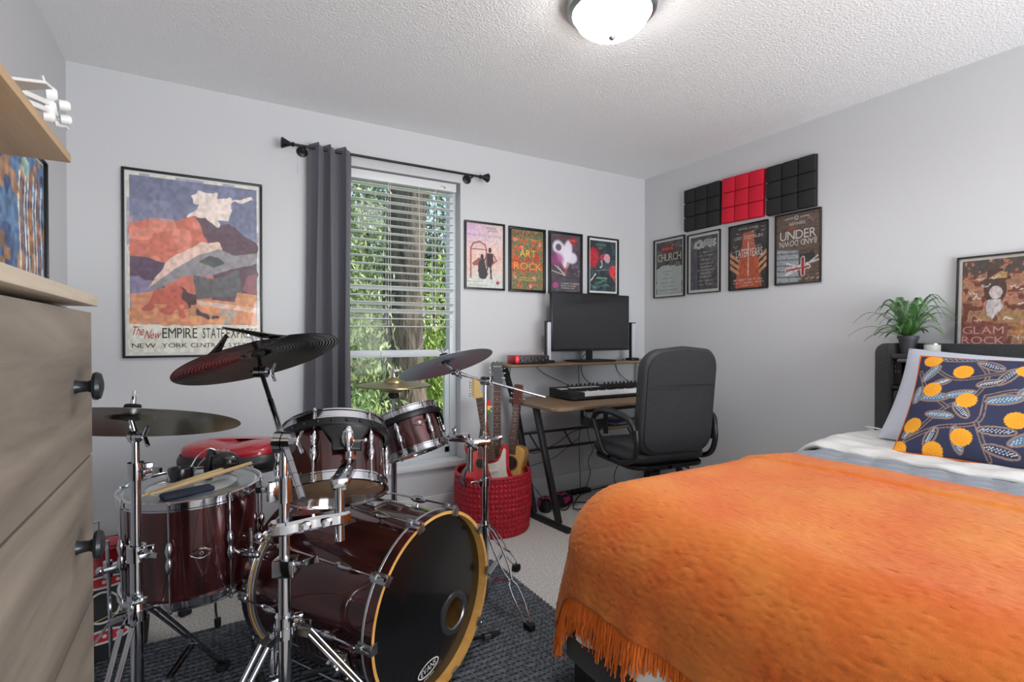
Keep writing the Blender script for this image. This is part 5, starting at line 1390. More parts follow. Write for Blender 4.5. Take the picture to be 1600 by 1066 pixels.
# --- floor tom
ftop = np.array([-0.049, 2.088, 0.657]); fn_ax = nz((-0.011, -0.026, 1)); FL = 0.325
Mf = axis_matrix(ftop - fn_ax * FL, fn_ax)
ftom, Rs = drum('floor_tom', 'large wine lacquered floor tom standing at the left with gear piled on it', Mf, 0.215, FL, 8, R(-106))
badge(ftom, Rs, R(-83), 0.16, 1.0)
MB().lathe([(0.135, FL + 0.0008), (Rs - 0.012, FL + 0.0008), (Rs - 0.012, FL + 0.0014), (0.135, FL + 0.0014)], seg=64).build('muffle_ring', mat('smoke_film', (120, 128, 132), 0.2, coat=0.4), ftom, local=True)
for k in range(3):
    a = R(-165 + 120 * k); c, s = math.cos(a), math.sin(a); r = Rs + 0.032
    b = MB().tube([(r * c, r * s, 0.20), (r * c, r * s, -0.20), ((r + 0.03) * c, (r + 0.03) * s, -0.315)], 0.0055, 8, smooth=4)
    b.build('leg', M_chrome, ftom, local=True)
    b = MB().cyl((Rs * c, Rs * s, 0.11), ((r + 0.012) * c, (r + 0.012) * s, 0.11), 0.017, 0.013, 16).cyl(((r) * c, (r) * s, 0.085), (r * c, r * s, 0.135), 0.012, seg=14)
    b.ball(((r + 0.02) * c, (r + 0.02) * s, 0.11), (0.012, 0.012, 0.012), seg=12, rings=8)
    b.build('leg_bracket', M_chrome, ftom, local=True)
    MB().cyl(((r + 0.027) * c, (r + 0.027) * s, -0.295), ((r + 0.03) * c, (r + 0.03) * s, -0.325), 0.012, seg=12).build('rubber_foot', M_rubber, ftom, local=True)

# --- rack toms
def ringmount(t, Rs, L, a, drop):
    """black suspension ring under the top hoop with a bracket plate"""
    z = L - 0.036
    MB().lathe([(Rs + 0.006, z - 0.014), (Rs + 0.020, z - 0.014), (Rs + 0.022, z - 0.010), (Rs + 0.022, z + 0.008), (Rs + 0.006, z + 0.012), (Rs + 0.006, z - 0.014)], seg=64).build('mount_ring', M_blackm, t, local=True)
    for k in range(-4, 5):
        aa = a + k * 0.24
        MB().ball(((Rs + 0.022) * math.cos(aa), (Rs + 0.022) * math.sin(aa), z - 0.002), 0.0055, seg=10, rings=6).build('ring_bolt', M_blackm, t, local=True)
    def plate(U, V):
        aa = a + (U - 0.5) * (0.95 - 0.45 * np.clip(V * 1.6, 0, 1))
        r = Rs + 0.020 + 0.004 * np.sin(V * PI)
        return np.stack([r * np.cos(aa), r * np.sin(aa), z - 0.01 - drop * V], -1)
    o = MB().grid(plate, 16, 10).build('mount_plate', M_blackm, t, local=True)
    sm = o.modifiers.new('thick', 'SOLIDIFY'); sm.thickness = 0.005
t1c = np.array([0.353, 1.749, 0.859]); t1n = nz((0.131, 0.609, 1)); T1L = 0.205
M1 = axis_matrix(t1c - t1n * T1L, t1n)
tom1, Rs1 = drum('rack_tom', 'larger rack tom tilted away over the bass drum, nearer the camera', M1, 0.1625, T1L, 6, R(-60))
def loc_angle(Mm, pt):
    q = np.linalg.inv(np.array(Mm)) @ np.array([*pt, 1.0]); return math.atan2(q[1], q[0])
a1 = loc_angle(M1, (0.345, 1.50, 0.85))
ringmount(tom1, Rs1, T1L, a1, 0.085)
t2c = np.array([0.773, 2.276, 0.822]); t2n = nz((-0.192, 0.392, 1)); T2L = 0.19
M2 = axis_matrix(t2c - t2n * T2L, t2n)
tom2, Rs2 = drum('rack_tom', 'smaller rack tom tilted to the left in front of the window', M2, 0.1375, T2L, 6, R(-75))
a2 = loc_angle(M2, (0.92, 2.20, 0.76))
ringmount(tom2, Rs2, T2L, a2 + 0.1, 0.06)
badge(tom2, Rs2, loc_angle(M2, (0.80, 1.9, 0.74)) , 0.11, 1.0)

# --- bass drum
bc = np.array([0.634, 1.557, 0.304]); bn = nz((0.4857, -0.8741, -0.0016)); BL = 0.60
MBs = axis_matrix(bc - bn * BL, bn, xhint=(0, 0, 1))   # local x is up, z towards the front head
bd = thing('bass_drum', 'big wine lacquered bass drum with black front head and maple hoop edge', 'drum', M=MBs, world=False)
RB = 0.29
MB().lathe([(RB - 0.012, 0.04), (RB - 0.012, BL - 0.04)], seg=96, m=0).lathe([(RB - 0.020, BL - 0.04), (RB - 0.020, 0.04)], seg=96, m=1).build('shell', [M_wine, M_maple], bd, local=True)
def bhoop(z0, z1, face):
    b = MB()
    b.lathe([(RB - 0.001, z0), (RB, z0 + 0.001), (RB, z1 - 0.001), (RB - 0.001, z1)], seg=96, m=0)
    b.lathe([(RB - 0.001, z0), (RB - 0.011, z0 + 0.0005), (RB - 0.0115, z1 - 0.0005), (RB - 0.001, z1)], seg=96, m=1)
    h = b.build('hoop', [M_wine, M_maple], bd, local=True)
    zi = (z0 + 0.003, z0 + 0.010) if face > 0 else (z1 - 0.010, z1 - 0.003)
    MB().lathe([(RB - 0.001, zi[0] - 0.001), (RB + 0.0012, zi[0]), (RB + 0.0012, zi[1]), (RB - 0.001, zi[1] + 0.001)], seg=96).build('hoop_inlay', M_inlay, h, local=True)
bhoop(BL - 0.042, BL, 1); bhoop(0.0, 0.042, -1)
MB().lathe([(RB - 0.011, 0.046), (RB - 0.004, 0.046), (RB - 0.004, 0.052), (RB - 0.011, 0.052), (RB - 0.011, 0.046)], seg=96).build('head_rim', M_inlay, bd, local=True)
# front head with a port hole
def head(U, V):
    th_ = U * 2 * PI
    px_, py_ = -0.093, 0.123     # local x up, y to the viewer's right (checked below)
    rin = 0.058
    e = np.stack([px_ + rin * np.cos(th_), PY * py_ + rin * np.sin(th_)], -1)
    o_ = np.stack([(RB - 0.013) * np.cos(th_), (RB - 0.013) * np.sin(th_)], -1)
    k = V[..., None]
    q = e * (1 - k) + o_ * k
    return np.concatenate([q, np.full(V.shape + (1,), BL - 0.030)], -1)
q_ = np.linalg.inv(np.array(MBs)) @ np.array([*(bc + np.array([0.874, 0.4857, 0]) * 0.1), 1.0]); PY = 1.0 if q_[1] > 0 else -1.0
MB().grid(head, 96, 14).build('front_head', M_blackhead, bd, local=True, sharp=180)
MB().lathe([(0.048, 0.0), (0.050, 0.006), (0.058, 0.009), (0.070, 0.006), (0.072, 0.0), (0.070, -0.002), (0.05, -0.002), (0.048, 0.0)], (-0.093, PY * 0.123, BL - 0.030), (0, 0, 1), 48).build('port_ring', mat('dark_grey_plastic', (52, 53, 55), 0.35), bd, local=True)
MB().lathe([(0.0485, 0.004), (0.0515, 0.0072), (0.053, 0.0080)], (-0.093, PY * 0.123, BL - 0.0298), (0, 0, 1), 48).build('port_trim', M_steel, bd, local=True)
MB().lathe([(0, 0.09), (0.2, 0.09), (0.2, 0.10), (0, 0.10)], (0, 0, 0), seg=40).build('rear_head', mat('smooth_white_head', (206, 190, 160), 0.4), bd, local=True)
# oval maker's mark on the head
b = MB(); ov = []
o3 = np.array([-0.212, PY * -0.012, BL - 0.0290]); uu = np.array([0.12, PY * 1.0, 0]); uu = nz(uu); vv3 = nz(np.array([1.0, -PY * 0.12, 0]))
k = np.linspace(0, 2 * PI, 40, endpoint=False)
ring = o3 + np.outer(0.052 * np.cos(k), uu) + np.outer(0.021 * np.sin(k), vv3)
ring2 = o3 + np.outer(0.047 * np.cos(k), uu) + np.outer(0.017 * np.sin(k), vv3)
F = [(i, (i + 1) % 40, 40 + (i + 1) % 40, 40 + i) for i in range(40)]
b.add(np.vstack([ring, ring2]), F)
b.build('oval_mark', M_matw, bd, local=True)
MB().text('EVANS', 0.020, o3 - vv3 * 0.009, uu, vv3, wid=0.074).build('mark_lettering', M_matw, bd, local=True)
MB().text('EMAD ONYX', 0.006, o3 - vv3 * 0.030, uu, vv3, wid=0.05).build('mark_lettering', M_matw, bd, local=True)
# claws, T-rods and lugs
for k in range(10):
    a = R(18 + 36 * k); c, s = math.cos(a), math.sin(a)
    def Pp(r, z, da=0.0): return (r * math.cos(a + da), r * math.sin(a + da), z)
    ax = ((c, s, 0), (-s, c, 0), (0, 0, 1))
    for zc, sg in ((BL - 0.02, 1), (0.02, -1)):
        b = MB().obox(Pp(RB + 0.004, zc), ax, (0.0035, 0.015, 0.026), bev=0.002)
        b.obox(Pp(RB - 0.006, zc + sg * 0.0245), ax, (0.012, 0.015, 0.0025), bev=0.001)
        b.obox(Pp(RB + 0.010, zc - sg * 0.015), ax, (0.007, 0.010, 0.012), bev=0.003)
        cl = b.build('claw', M_steel, bd, local=True)
    MB().tube([Pp(RB + 0.012, 0.0), Pp(RB + 0.012, BL / 2 - 0.06)], 0.0032, 8).build('tension_rod', M_chrome, bd, local=True)
    MB().tube([Pp(RB + 0.012, BL / 2 + 0.06), Pp(RB + 0.012, BL - 0.005)], 0.0032, 8).cyl(Pp(RB + 0.012, BL - 0.004), Pp(RB + 0.012, BL + 0.008), 0.006, seg=8).build('tension_rod', M_chrome, bd, local=True)
    b = MB()
    for zc in (BL * 0.27, BL * 0.73):
        b.lathe([(0, 0), (0.005, 0), (0.010, 0.014), (0.0125, 0.034), (0.010, 0.054), (0.005, 0.068), (0, 0.068)], Pp(RB + 0.010, zc - 0.034), (0, 0, 1), 14)
        b.cyl(Pp(RB - 0.013, zc), Pp(RB + 0.004, zc), 0.006, seg=10)
    b.tube([Pp(RB + 0.012, BL * 0.27), Pp(RB + 0.012, BL * 0.73)], 0.003, 8)
    b.build('lug', M_chrome, bd, local=True)
# spurs
for sy in (-1, 1):
    a = PI + sy * PY * 1.30
    c, s = math.cos(a), math.sin(a)
    base_ = np.array([(RB - 0.012) * c, (RB - 0.012) * s, BL - 0.13])
    out = np.array([c, s, 0])
    b = MB().obox(base_ + out * 0.006, ((c, s, 0), (-s, c, 0), (0, 0, 1)), (0.006, 0.03, 0.026), bev=0.004)
    b.cyl(base_ + out * 0.01, base_ + out * 0.045, 0.022, 0.02, 20).cyl(base_ + out * 0.03 + [0, 0, -0.03], base_ + out * 0.03 + [0, 0, 0.03], 0.012, seg=14)
    b.obox(base_ + out * 0.03 + [0, 0, 0.034], ((c, s, 0), (-s, c, 0), (0, 0, 1)), (0.004, 0.014, 0.01), bev=0.002)
    b.build('spur_bracket', M_chrome, bd, local=True)
    foot = np.array([-0.302, PY * sy * 0.40, BL - 0.02])
    s0 = base_ + out * 0.032
    MB().tube([s0 - (foot - s0) * 0.15, foot - (foot - s0) * 0.05], 0.007, 12).build('spur_leg', M_blackm if sy > 0 else M_chrome, bd, local=True)
    MB().cyl(foot - (foot - s0) * 0.13, foot - (foot - s0) * 0.07, 0.011, seg=12).build('spur_collar', M_chrome, bd, local=True)
    MB().cyl(foot - (foot - s0) * 0.07, foot, 0.014, 0.012, seg=12).build('rubber_tip', M_rubber, bd, local=True)
# small logo plate and arm holder on top
MB().obox((RB - 0.008, 0.0, BL * 0.5), ((1, 0, 0), (0, 1, 0), (0, 0, 1)), (0.006, 0.03, 0.05), bev=0.004).build('mount_plate', M_chrome, bd, local=True)

# ---------------------------------------------------------------- cymbals
def cymbal_prof(Rc, bow, bell_r, bell_h, n=46, groove=0.0):
    rs = np.concatenate([np.linspace(0.006, bell_r, 8), np.linspace(bell_r, Rc, n)[1:]])
    z = []
    for r in rs:
        v = bow * (1 - (r / Rc) ** 1.7)
        if r <= bell_r: v += bell_h * math.sqrt(max(0, 1 - (r / bell_r) ** 2)) ** 0.9
        z.append(v)
    z = np.array(z)
    g = np.where(rs > bell_r * 1.1, groove * np.sin(rs * 2 * PI / 0.009), 0)
    return rs, z + g
def cymbal(name, label, c, n, Rc, m, bow=0.022, bell_r=0.05, bell_h=0.02, groove=0.0, cat='cymbal', sub=True):
    t = thing(name, label, cat, M=axis_matrix(c, n), world=False)
    rs, z = cymbal_prof(Rc, bow, bell_r, bell_h, groove=groove)
    pr = [(r, q + 0.0006) for r, q in zip(rs, z)] + [(r, q - 0.0006) for r, q in zip(rs[::-1], z[::-1])] + [(rs[0], z[0] + 0.0006)]
    MB().lathe(pr, seg=96).build('plate', m, t, local=True)
    return t
def toppings(c, n, bow, bell_h, name_root, parent, off=0.0):
    """felts, wing nut and threaded rod above and below a cymbal, belonging to the stand"""
    n = nz(n); z0 = np.array(c) + n * (bow + bell_h)
    b = MB().lathe([(0, 0), (0.018, 0), (0.02, 0.004), (0.018, 0.010), (0, 0.010)], z0 + n * 0.001, n, 20); b.build('felt', M_felt, parent)
    b = MB().lathe([(0, 0), (0.018, 0), (0.02, 0.004), (0.018, 0.009), (0, 0.009)], z0 - n * 0.030, n, 20); b.build('felt', M_felt, parent)
    MB().cyl(z0 - n * 0.05, z0 + n * 0.048, 0.003, seg=8).build('threaded_rod', M_chrome, parent)
    a, b_, d = frame_of(n)
    g = MB().cyl(z0 + n * 0.012, z0 + n * 0.032, 0.007, 0.006, 12)
    for s in (-1, 1): g.obox(z0 + n * 0.031 + a * s * 0.013, (nz(a + n * s * 0.35), b_, np.cross(nz(a + n * s * 0.35), b_)), (0.010, 0.002, 0.006), bev=0.0015)
    g.build('wing_nut', M_chrome, parent)

c_left, n_left = np.array([-0.176, 1.662, 0.937]), nz((0.087, 0.297, 1))
cymbal('ride_cymbal', 'plain dark bronze cymbal at the far left, partly behind the dresser', c_left, n_left, 0.255, M_cymd, bow=0.02, bell_r=0.055)
# the black effects cymbal: rim torn open at the back, its two flaps bent up
c_blk, n_blk = np.array([0.133, 1.727, 1.093]), nz((-0.22, 0.303, 1))
Mk = axis_matrix(c_blk, n_blk)
t = thing('effects_cymbal', 'big black grooved cymbal with its rim torn open, raised high in front of the poster', 'cymbal', M=Mk, world=False)
Rc = 0.23
TH_L, TH_R = -2.2253, -1.3177      # the tear runs between these two angles of the near rim
rs, zc_ = cymbal_prof(Rc, 0.024, 0.05, 0.022, n=60, groove=0.0008)
def blk(side):
    def fn(U, V):
        lo_, hi_ = min(TH_L, TH_R), max(TH_L, TH_R)
        if hi_ - lo_ > PI: lo_, hi_ = hi_ - 2 * PI, lo_
        th_ = U * 2 * PI + lo_
        frac = np.clip((th_ - lo_) / (hi_ - lo_), 0, 1)
        tear = np.sin(frac * PI) ** 0.5
        rmax = Rc - 0.026 * tear - 0.002 * np.sin(th_ * 40) * tear
        r = 0.006 + V * (rmax - 0.006)
        z = np.interp(r, rs, zc_)
        return np.stack([r * np.cos(th_), r * np.sin(th_), z + side], -1)
    return fn
MB().grid(blk(0.0006), 180, 90).grid(blk(-0.0006), 180, 90).build('plate', M_cymk, t, local=True, sharp=60)
def flap(th0, dth, lift, wid):
    def fn(U, V):
        th_ = th0 + dth * U
        r = Rc - wid * (1 - V) * (1 - 0.45 * U) 
        z = np.interp(np.minimum(r, Rc), rs, zc_) + lift * U ** 1.3 - 0.016 * (1 - V) * np.minimum(1, U * 2.5) * (1 - 0.6 * U)
        r2 = r + 0.012 * U ** 2
        return np.stack([r2 * np.cos(th_), r2 * np.sin(th_), z], -1)
    return fn
span = (TH_L - TH_R + PI) % (2 * PI) - PI
for (th0, dth, lift) in ((TH_L, -span * 0.30, 0.035), (TH_R, span * 0.72, 0.055)):
    o = MB().grid(flap(th0, dth, lift, 0.032), 40, 4).build('bent_rim', M_cymk, t, local=True, sharp=60)
    sm = o.modifiers.new('thick', 'SOLIDIFY'); sm.thickness = 0.0012
c_rt, n_rt = np.array([0.88, 2.061, 1.04]), nz((-0.152, 0.361, 1))
cymbal('crash_cymbal', 'silver blue crash cymbal tilted on a boom in front of the window', c_rt, n_rt, 0.205, M_cyms, bow=0.02, bell_r=0.045, groove=0.0002)
c_hh = np.array([0.773, 2.457, 0.926])
hh = thing('hi_hat_cymbals', 'pair of brassy hi-hat cymbals on their stand in front of the window', 'hi-hat', M=axis_matrix(c_hh, (0.009, -0.004, 1)), world=False)
rs2, z2 = cymbal_prof(0.178, 0.016, 0.05, 0.02)
for nm_, sg in (('top_cymbal', 1), ('bottom_cymbal', -1)):
    pr = [(r, sg * (q + 0.0025)) for r, q in zip(rs2, z2)] + [(r, sg * (q + 0.0012)) for r, q in zip(rs2[::-1], z2[::-1])] + [(rs2[0], sg * (z2[0] + 0.0025))]
    MB().lathe(pr, seg=80).build(nm_, M_cymb, hh, local=True)

# ---------------------------------------------------------------- stands
def foot_block(p, d, t, ribs=True):
    d = nz([d[0], d[1], 0])
    sdv = (-d[1], d[0], 0)
    b = MB().obox((p[0], p[1], 0.014), (d, sdv, (0, 0, 1)), (0.022, 0.016, 0.0135), bev=0.005)
    for k in (-1, 0, 1): b.obox((p[0] + d[0] * k * 0.011, p[1] + d[1] * k * 0.011, 0.0145), (d, sdv, (0, 0, 1)), (0.002, 0.0168, 0.0135))
    b.build('rubber_foot', M_rubber, t)
def tripod(t, x, y, hub, low, legs, rpole, strap=0.012, wire=False):
    """double-braced tripod: legs = [(azimuth, radius)]"""
    MB().cyl((x, y, hub - 0.014), (x, y, hub + 0.014), rpole + 0.009, seg=24).cyl((x, y, hub + 0.014), (x, y, hub + 0.03), rpole + 0.006, rpole + 0.002, 24).build('leg_collar', M_chrome, t)
    MB().cyl((x, y, low - 0.012), (x, y, low + 0.012), rpole + 0.008, seg=24).build('lower_collar', M_chrome, t)
    for az, rad in legs:
        d = np.array([math.sin(R(az)), math.cos(R(az)), 0]); s = np.array([d[1], -d[0], 0])
        top = np.array([x, y, hub]) + d * (rpole + 0.012); foot = np.array([x, y, 0.022]) + d * rad
        mid = top + (foot - top) * 0.56 + np.array([0, 0, 0.0])
        if wire:
            for sg in (-1, 1):
                w0, w1 = 0.007, 0.02
                MB().tube([top + s * sg * w0, top + (foot - top) * 0.12 + s * sg * w1, top + (foot - top) * 0.42 + s * sg * w1, mid + s * sg * w0, mid + (foot - mid) * 0.18 + s * sg * w1, mid + (foot - mid) * 0.75 + s * sg * w1 * 0.9, foot + s * sg * 0.004], 0.0038, 8, smooth=3).build('leg', M_chrome, t)
        else:
            for sg in (-1, 1):
                a = top + s * sg * 0.011; f2 = foot + s * sg * 0.006
                kn = top + d * 0.03 + np.array([0, 0, -0.008]) + s * sg * 0.012
                b = MB().bar(a, kn, 0.003, 0.014).bar(kn, f2, strap, 0.003)
                # flat strap on edge with a rolled lip
                b.tube([kn, f2], 0.0032, 6)
                b.build('leg', M_chrome, t)
        lowp = np.array([x, y, low]) + d * (rpole + 0.01)
        b = MB()
        for sg in (-1, 1): b.bar(lowp + s * sg * 0.006, mid + s * sg * 0.007, 0.009, 0.002)
        b.cyl(mid - s * 0.014, mid + s * 0.014, 0.0035, seg=8)
        b.build('brace', M_chrome, t)
        foot_block(foot, d, t)
def memory_clamp(x, y, z, r, t, az, size=0.02, wing=True):
    d = np.array([math.sin(R(az)), math.cos(R(az)), 0]); s = np.array([d[1], -d[0], 0])
    b = MB().cyl((x, y, z - size), (x, y, z + size), r + 0.007, seg=22)
    b.obox(np.array([x, y, z]) + d * (r + 0.014), (d, s, (0, 0, 1)), (0.012, 0.009, size * 0.8), bev=0.003)
    b.build('height_collar', M_chrome, t)
    if wing:
        w = np.array([x, y, z]) + d * (r + 0.020) + s * 0.016
        b = MB().cyl(w - s * 0.012, w + s * 0.006, 0.006, seg=12)
        b.obox(w + s * 0.014 + d * 0.008, (nz(d + s * 0.6), (0, 0, 1), np.cross(nz(d + s * 0.6), (0, 0, 1))), (0.016, 0.007, 0.0025), bev=0.002)
        b.obox(w + s * 0.014 - d * 0.008, (nz(-d + s * 0.6), (0, 0, 1), np.cross(nz(-d + s * 0.6), (0, 0, 1))), (0.013, 0.006, 0.0025), bev=0.002)
        b.build('wing_screw', M_chrome, t)
def ratchet(p, ax, t, r=0.021, wdt=0.026):
    """toothed tilter: two discs on the axis ax with a wing bolt"""
    ax = nz(ax); p = np.array(p, float)
    b = MB().cyl(p - ax * wdt / 2, p - ax * 0.001, r, seg=20).cyl(p + ax * 0.001, p + ax * wdt / 2, r * 0.95, seg=20).cyl(p - ax * (wdt / 2 + 0.012), p + ax * (wdt / 2 + 0.016), 0.006, seg=10)
    b.build('tilter', M_chrome, t)
    a, b_, d = frame_of(ax)
    b = MB()
    for s in (-1, 1): b.obox(p + ax * (wdt / 2 + 0.018) + b_ * s * 0.013, (nz(b_ * s + ax * 0.4), a, np.cross(nz(b_ * s + ax * 0.4), a)), (0.015, 0.007, 0.0025), bev=0.002)
    b.build('wing_nut', M_chrome, t)

# stand under the left cymbal
x, y = -0.165, 1.660
sa = thing('cymbal_stand', 'straight chrome cymbal stand beside the dresser at the left', 'cymbal stand', (x, y, 0))
tripod(sa, x, y, 0.44, 0.16, [(27, 0.45), (196, 0.40), (282, 0.34)], 0.0145)
MB().cyl((x, y, 0.03), (x, y, 0.62), 0.0145, seg=24).build('base_tube', M_chrome, sa)
MB().cyl((x, y, 0.60), (x, y, 0.83), 0.0118, seg=24).build('middle_tube', M_chrome, sa)
MB().cyl((x, y, 0.81), (x, y, 0.902), 0.009, seg=20).build('top_tube', M_chrome, sa)
memory_clamp(x, y, 0.60, 0.0145, sa, 100); memory_clamp(x, y, 0.815, 0.0118, sa, 80, 0.022)
memory_clamp(x, y, 0.44 + 0.045, 0.0145, sa, 150, 0.01)
tl = np.array([x, y, 0.905]); ratchet(tl, (0.8, -0.5, 0), sa, 0.017, 0.02)
MB().cyl(tl, c_left + n_left * 0.012, 0.008, 0.006, 14).build('tilter_stem', M_chrome, sa)
toppings(c_left, n_left, 0.02, 0.02, '', sa)

# stand in front, boom to the black cymbal, clamp arm carrying the larger tom
x, y = 0.155, 1.345
sb = thing('boom_stand', 'chrome boom stand in the foreground holding the black cymbal and the larger tom', 'cymbal stand', (x, y, 0))
tripod(sb, x, y, 0.46, 0.15, [(112, 0.42), (236, 0.42), (0, 0.36)], 0.0150, strap=0.014)
MB().cyl((x, y, 0.03), (x, y, 0.625), 0.0150, seg=24).build('base_tube', M_chrome, sb)
MB().cyl((x, y, 0.60), (x, y, 0.80), 0.0125, seg=24).build('middle_tube', M_chrome, sb)
MB().cyl((x, y, 0.78), (x, y, 0.895), 0.0105, seg=20).build('top_tube', M_chrome, sb)
b = MB().obox((x + 0.003, y - 0.004, 0.615), ((0.87, -0.5, 0), (0.5, 0.87, 0), (0, 0, 1)), (0.026, 0.022, 0.021), bev=0.004); b.build('height_collar', M_chrome, sb)
b = MB().cyl((x + 0.02, y - 0.012, 0.62), (x + 0.045, y - 0.03, 0.622), 0.006, seg=10).obox((x + 0.055, y - 0.035, 0.628), (nz((0.8, -0.5, 0.3)), (0.5, 0.8, 0), nz((-0.25, 0.15, 0.9))), (0.018, 0.004, 0.008), bev=0.002); b.build('wing_screw', M_chrome, sb)
memory_clamp(x, y, 0.485, 0.015, sb, 95, 0.012)
memory_clamp(x, y, 0.80, 0.0125, sb, 255, 0.03)
cl = np.array([x, y, 0.912])
boom_t = np.array([0.131, 1.655, 1.062]); boom_dir = nz(boom_t - cl)
end = cl - boom_dir * 0.205
ratchet(cl, (0.86, -0.5, 0), sb, 0.026, 0.04)
b = MB().cyl(end, cl + boom_dir * 0.19, 0.0075, seg=16); b.build('boom_arm', M_chrome, sb)
b = MB()
for q in np.arange(-0.17, 0.2, 0.045): b.cyl(cl + boom_dir * q, cl + boom_dir * (q + 0.0012), 0.0078, seg=16)
b.build('depth_marks', M_blackm, sb)
MB().cyl(cl + boom_dir * 0.18, boom_t, 0.0062, seg=14).build('boom_tip', M_blackm, sb)
ratchet(boom_t, (0.86, -0.5, 0), sb, 0.016, 0.034)
MB().cyl(boom_t, c_blk + n_blk * 0.02, 0.008, 0.006, 14).build('tilter_stem', M_chrome, sb)
toppings(c_blk, n_blk, 0.024, 0.022, '', sb)
# multi-clamp with post and L-arm
z = 0.709; post = np.array([0.283, 1.345, 0])
b = MB()
dir_ = nz(post - np.array([x, y, 0]) * [1, 1, 0]); per_ = np.array([-dir_[1], dir_[0], 0])
ol = []
L_ = np.linalg.norm(post[:2] - [x, y])
for u_, w_ in ((-0.035, 0.010), (-0.028, 0.020), (0.0, 0.027), (0.03, 0.022), (0.06, 0.015), (0.08, 0.014), (L_ - 0.01, 0.020), (L_ + 0.012, 0.018), (L_ + 0.026, 0.008)): ol.append((u_, w_))
poly = ol + [(u_, -w_) for u_, w_ in ol[::-1]]
b.prism(poly, (x, y, z - 0.016), dir_, per_, (0, 0, 0.032), bev=0.006)
b.build('multi_clamp', M_chrome, sb)
for u_ in (0.045, L_ - 0.035):
    q = np.array([x, y, z]) + dir_ * u_
    MB().cyl(q - per_ * 0.03, q + per_ * 0.02, 0.007, seg=12).lathe([(0.008, 0), (0.013, 0), (0.012, 0.006), (0.006, 0.008)], q - per_ * 0.022, -per_, 16).build('clamp_bolt', M_chrome, sb)
b = MB().cyl((x - 0.03, y - 0.005, z), (x - 0.055, y - 0.02, z - 0.004), 0.004, seg=8).ball((x - 0.057, y - 0.021, z - 0.004), 0.009, seg=10, rings=8); b.build('wing_screw', M_chrome, sb)
MB().cyl((post[0], post[1], 0.652), (post[0], post[1], 0.805), 0.0125, seg=20).build('tom_post', M_chrome, sb)
ball = np.array([0.346, 1.530, 0.862])
b = MB().box((post[0] - 0.02, post[1] - 0.018, 0.786), (post[0] + 0.02, post[1] + 0.018, 0.812), bev=0.006)
q1 = np.array([0.345, 1.505, 0.795]); dd = nz(q1 - np.array([post[0], post[1], 0.795])); b.obox((np.array([post[0], post[1], 0.797]) + q1) / 2, (dd, np.cross((0, 0, 1), dd), (0, 0, 1)), (np.linalg.norm(q1 - [post[0], post[1], 0.797]) / 2 + 0.01, 0.018, 0.018), bev=0.005)
b.build('tom_arm', M_chrome, sb)
MB().cyl(q1 + [0, 0, 0.01], ball, 0.0062, seg=12).build('arm_rod', M_chrome, sb)
MB().cyl(q1 + [0, 0, 0.03], q1 + [0, 0, 0.045], 0.0125, seg=12).build('memory_lock', M_chrome, sb)
b = MB().ball(ball + [0, -0.004, 0.012], (0.0185, 0.014, 0.034), seg=20, rings=14).cyl(ball + [0.012, -0.006, 0.0], ball + [0.042, -0.02, 0.002], 0.0035, seg=8).ball(ball + [0.044, -0.021, 0.002], 0.007, seg=10, rings=6)
b.build('tom_bracket', M_chrome, sb)

# right-hand boom stand: crash on a long boom, clamp to the smaller tom
x, y = 1.05, 2.03
sc_ = thing('boom_stand', 'chrome boom stand in front of the red basket holding the silver crash', 'cymbal stand', (x, y, 0))
tripod(sc_, x, y, 0.325, 0.10, [(172, 0.30), (56, 0.32), (292, 0.30)], 0.0140, wire=True)
MB().cyl((x, y, 0.02), (x, y, 0.53), 0.0140, seg=24).build('base_tube', M_chrome, sc_)
MB().cyl((x, y, 0.51), (x, y, 0.74), 0.0120, seg=24).build('middle_tube', M_chrome, sc_)
MB().cyl((x, y, 0.72), (x, y, 0.955), 0.0095, seg=20).build('top_tube', M_chrome, sc_)
memory_clamp(x, y, 0.525, 0.014, sc_, 240, 0.018)
bt = np.array([0.905, 2.035, 1.012]); cp = np.array([x, y, 0.968]); bdir = nz(np.array([1.30, 1.93, 0.892]) - cp)
MB().cyl(cp - bdir * 0.09, np.array([1.30, 1.93, 0.892]), 0.0058, seg=14).build('boom_arm', M_chrome, sc_)
b = MB()
for q in np.arange(0.04, 0.24, 0.045): b.cyl(cp + bdir * q, cp + bdir * (q + 0.0012), 0.0061, seg=14)
b.build('depth_marks', M_blackm, sc_)
MB().tube([cp - bdir * 0.085, cp - bdir * 0.12 + [0, 0, 0.002], bt + [0.02, 0, -0.012], bt], [0.0065, 0.010, 0.012, 0.010], 12, smooth=5).build('curved_tilter', M_steel, sc_)
MB().cyl(bt, c_rt + n_rt * 0.012, 0.008, 0.006, 14).build('tilter_stem', M_chrome, sc_)
ratchet(bt, (0.6, -0.8, 0), sc_, 0.013, 0.02)
ratchet(cp, (0.5, -0.86, 0), sc_, 0.02, 0.03)
toppings(c_rt, n_rt, 0.02, 0.02, '', sc_)
z = 0.700
pst = np.array([0.985, 2.045, 0])
b = MB().obox(((x + pst[0]) / 2, (y + pst[1]) / 2 - 0.004, z), (nz((x - pst[0], y - pst[1], 0)), nz((y - pst[1], pst[0] - x, 0)), (0, 0, 1)), (0.055, 0.018, 0.017), bev=0.008)
b.cyl((x, y, z - 0.022), (x, y, z + 0.022), 0.022, seg=20).cyl((pst[0], pst[1], z - 0.022), (pst[0], pst[1], z + 0.018), 0.020, seg=20)
b.build('multi_clamp', M_chrome, sc_)
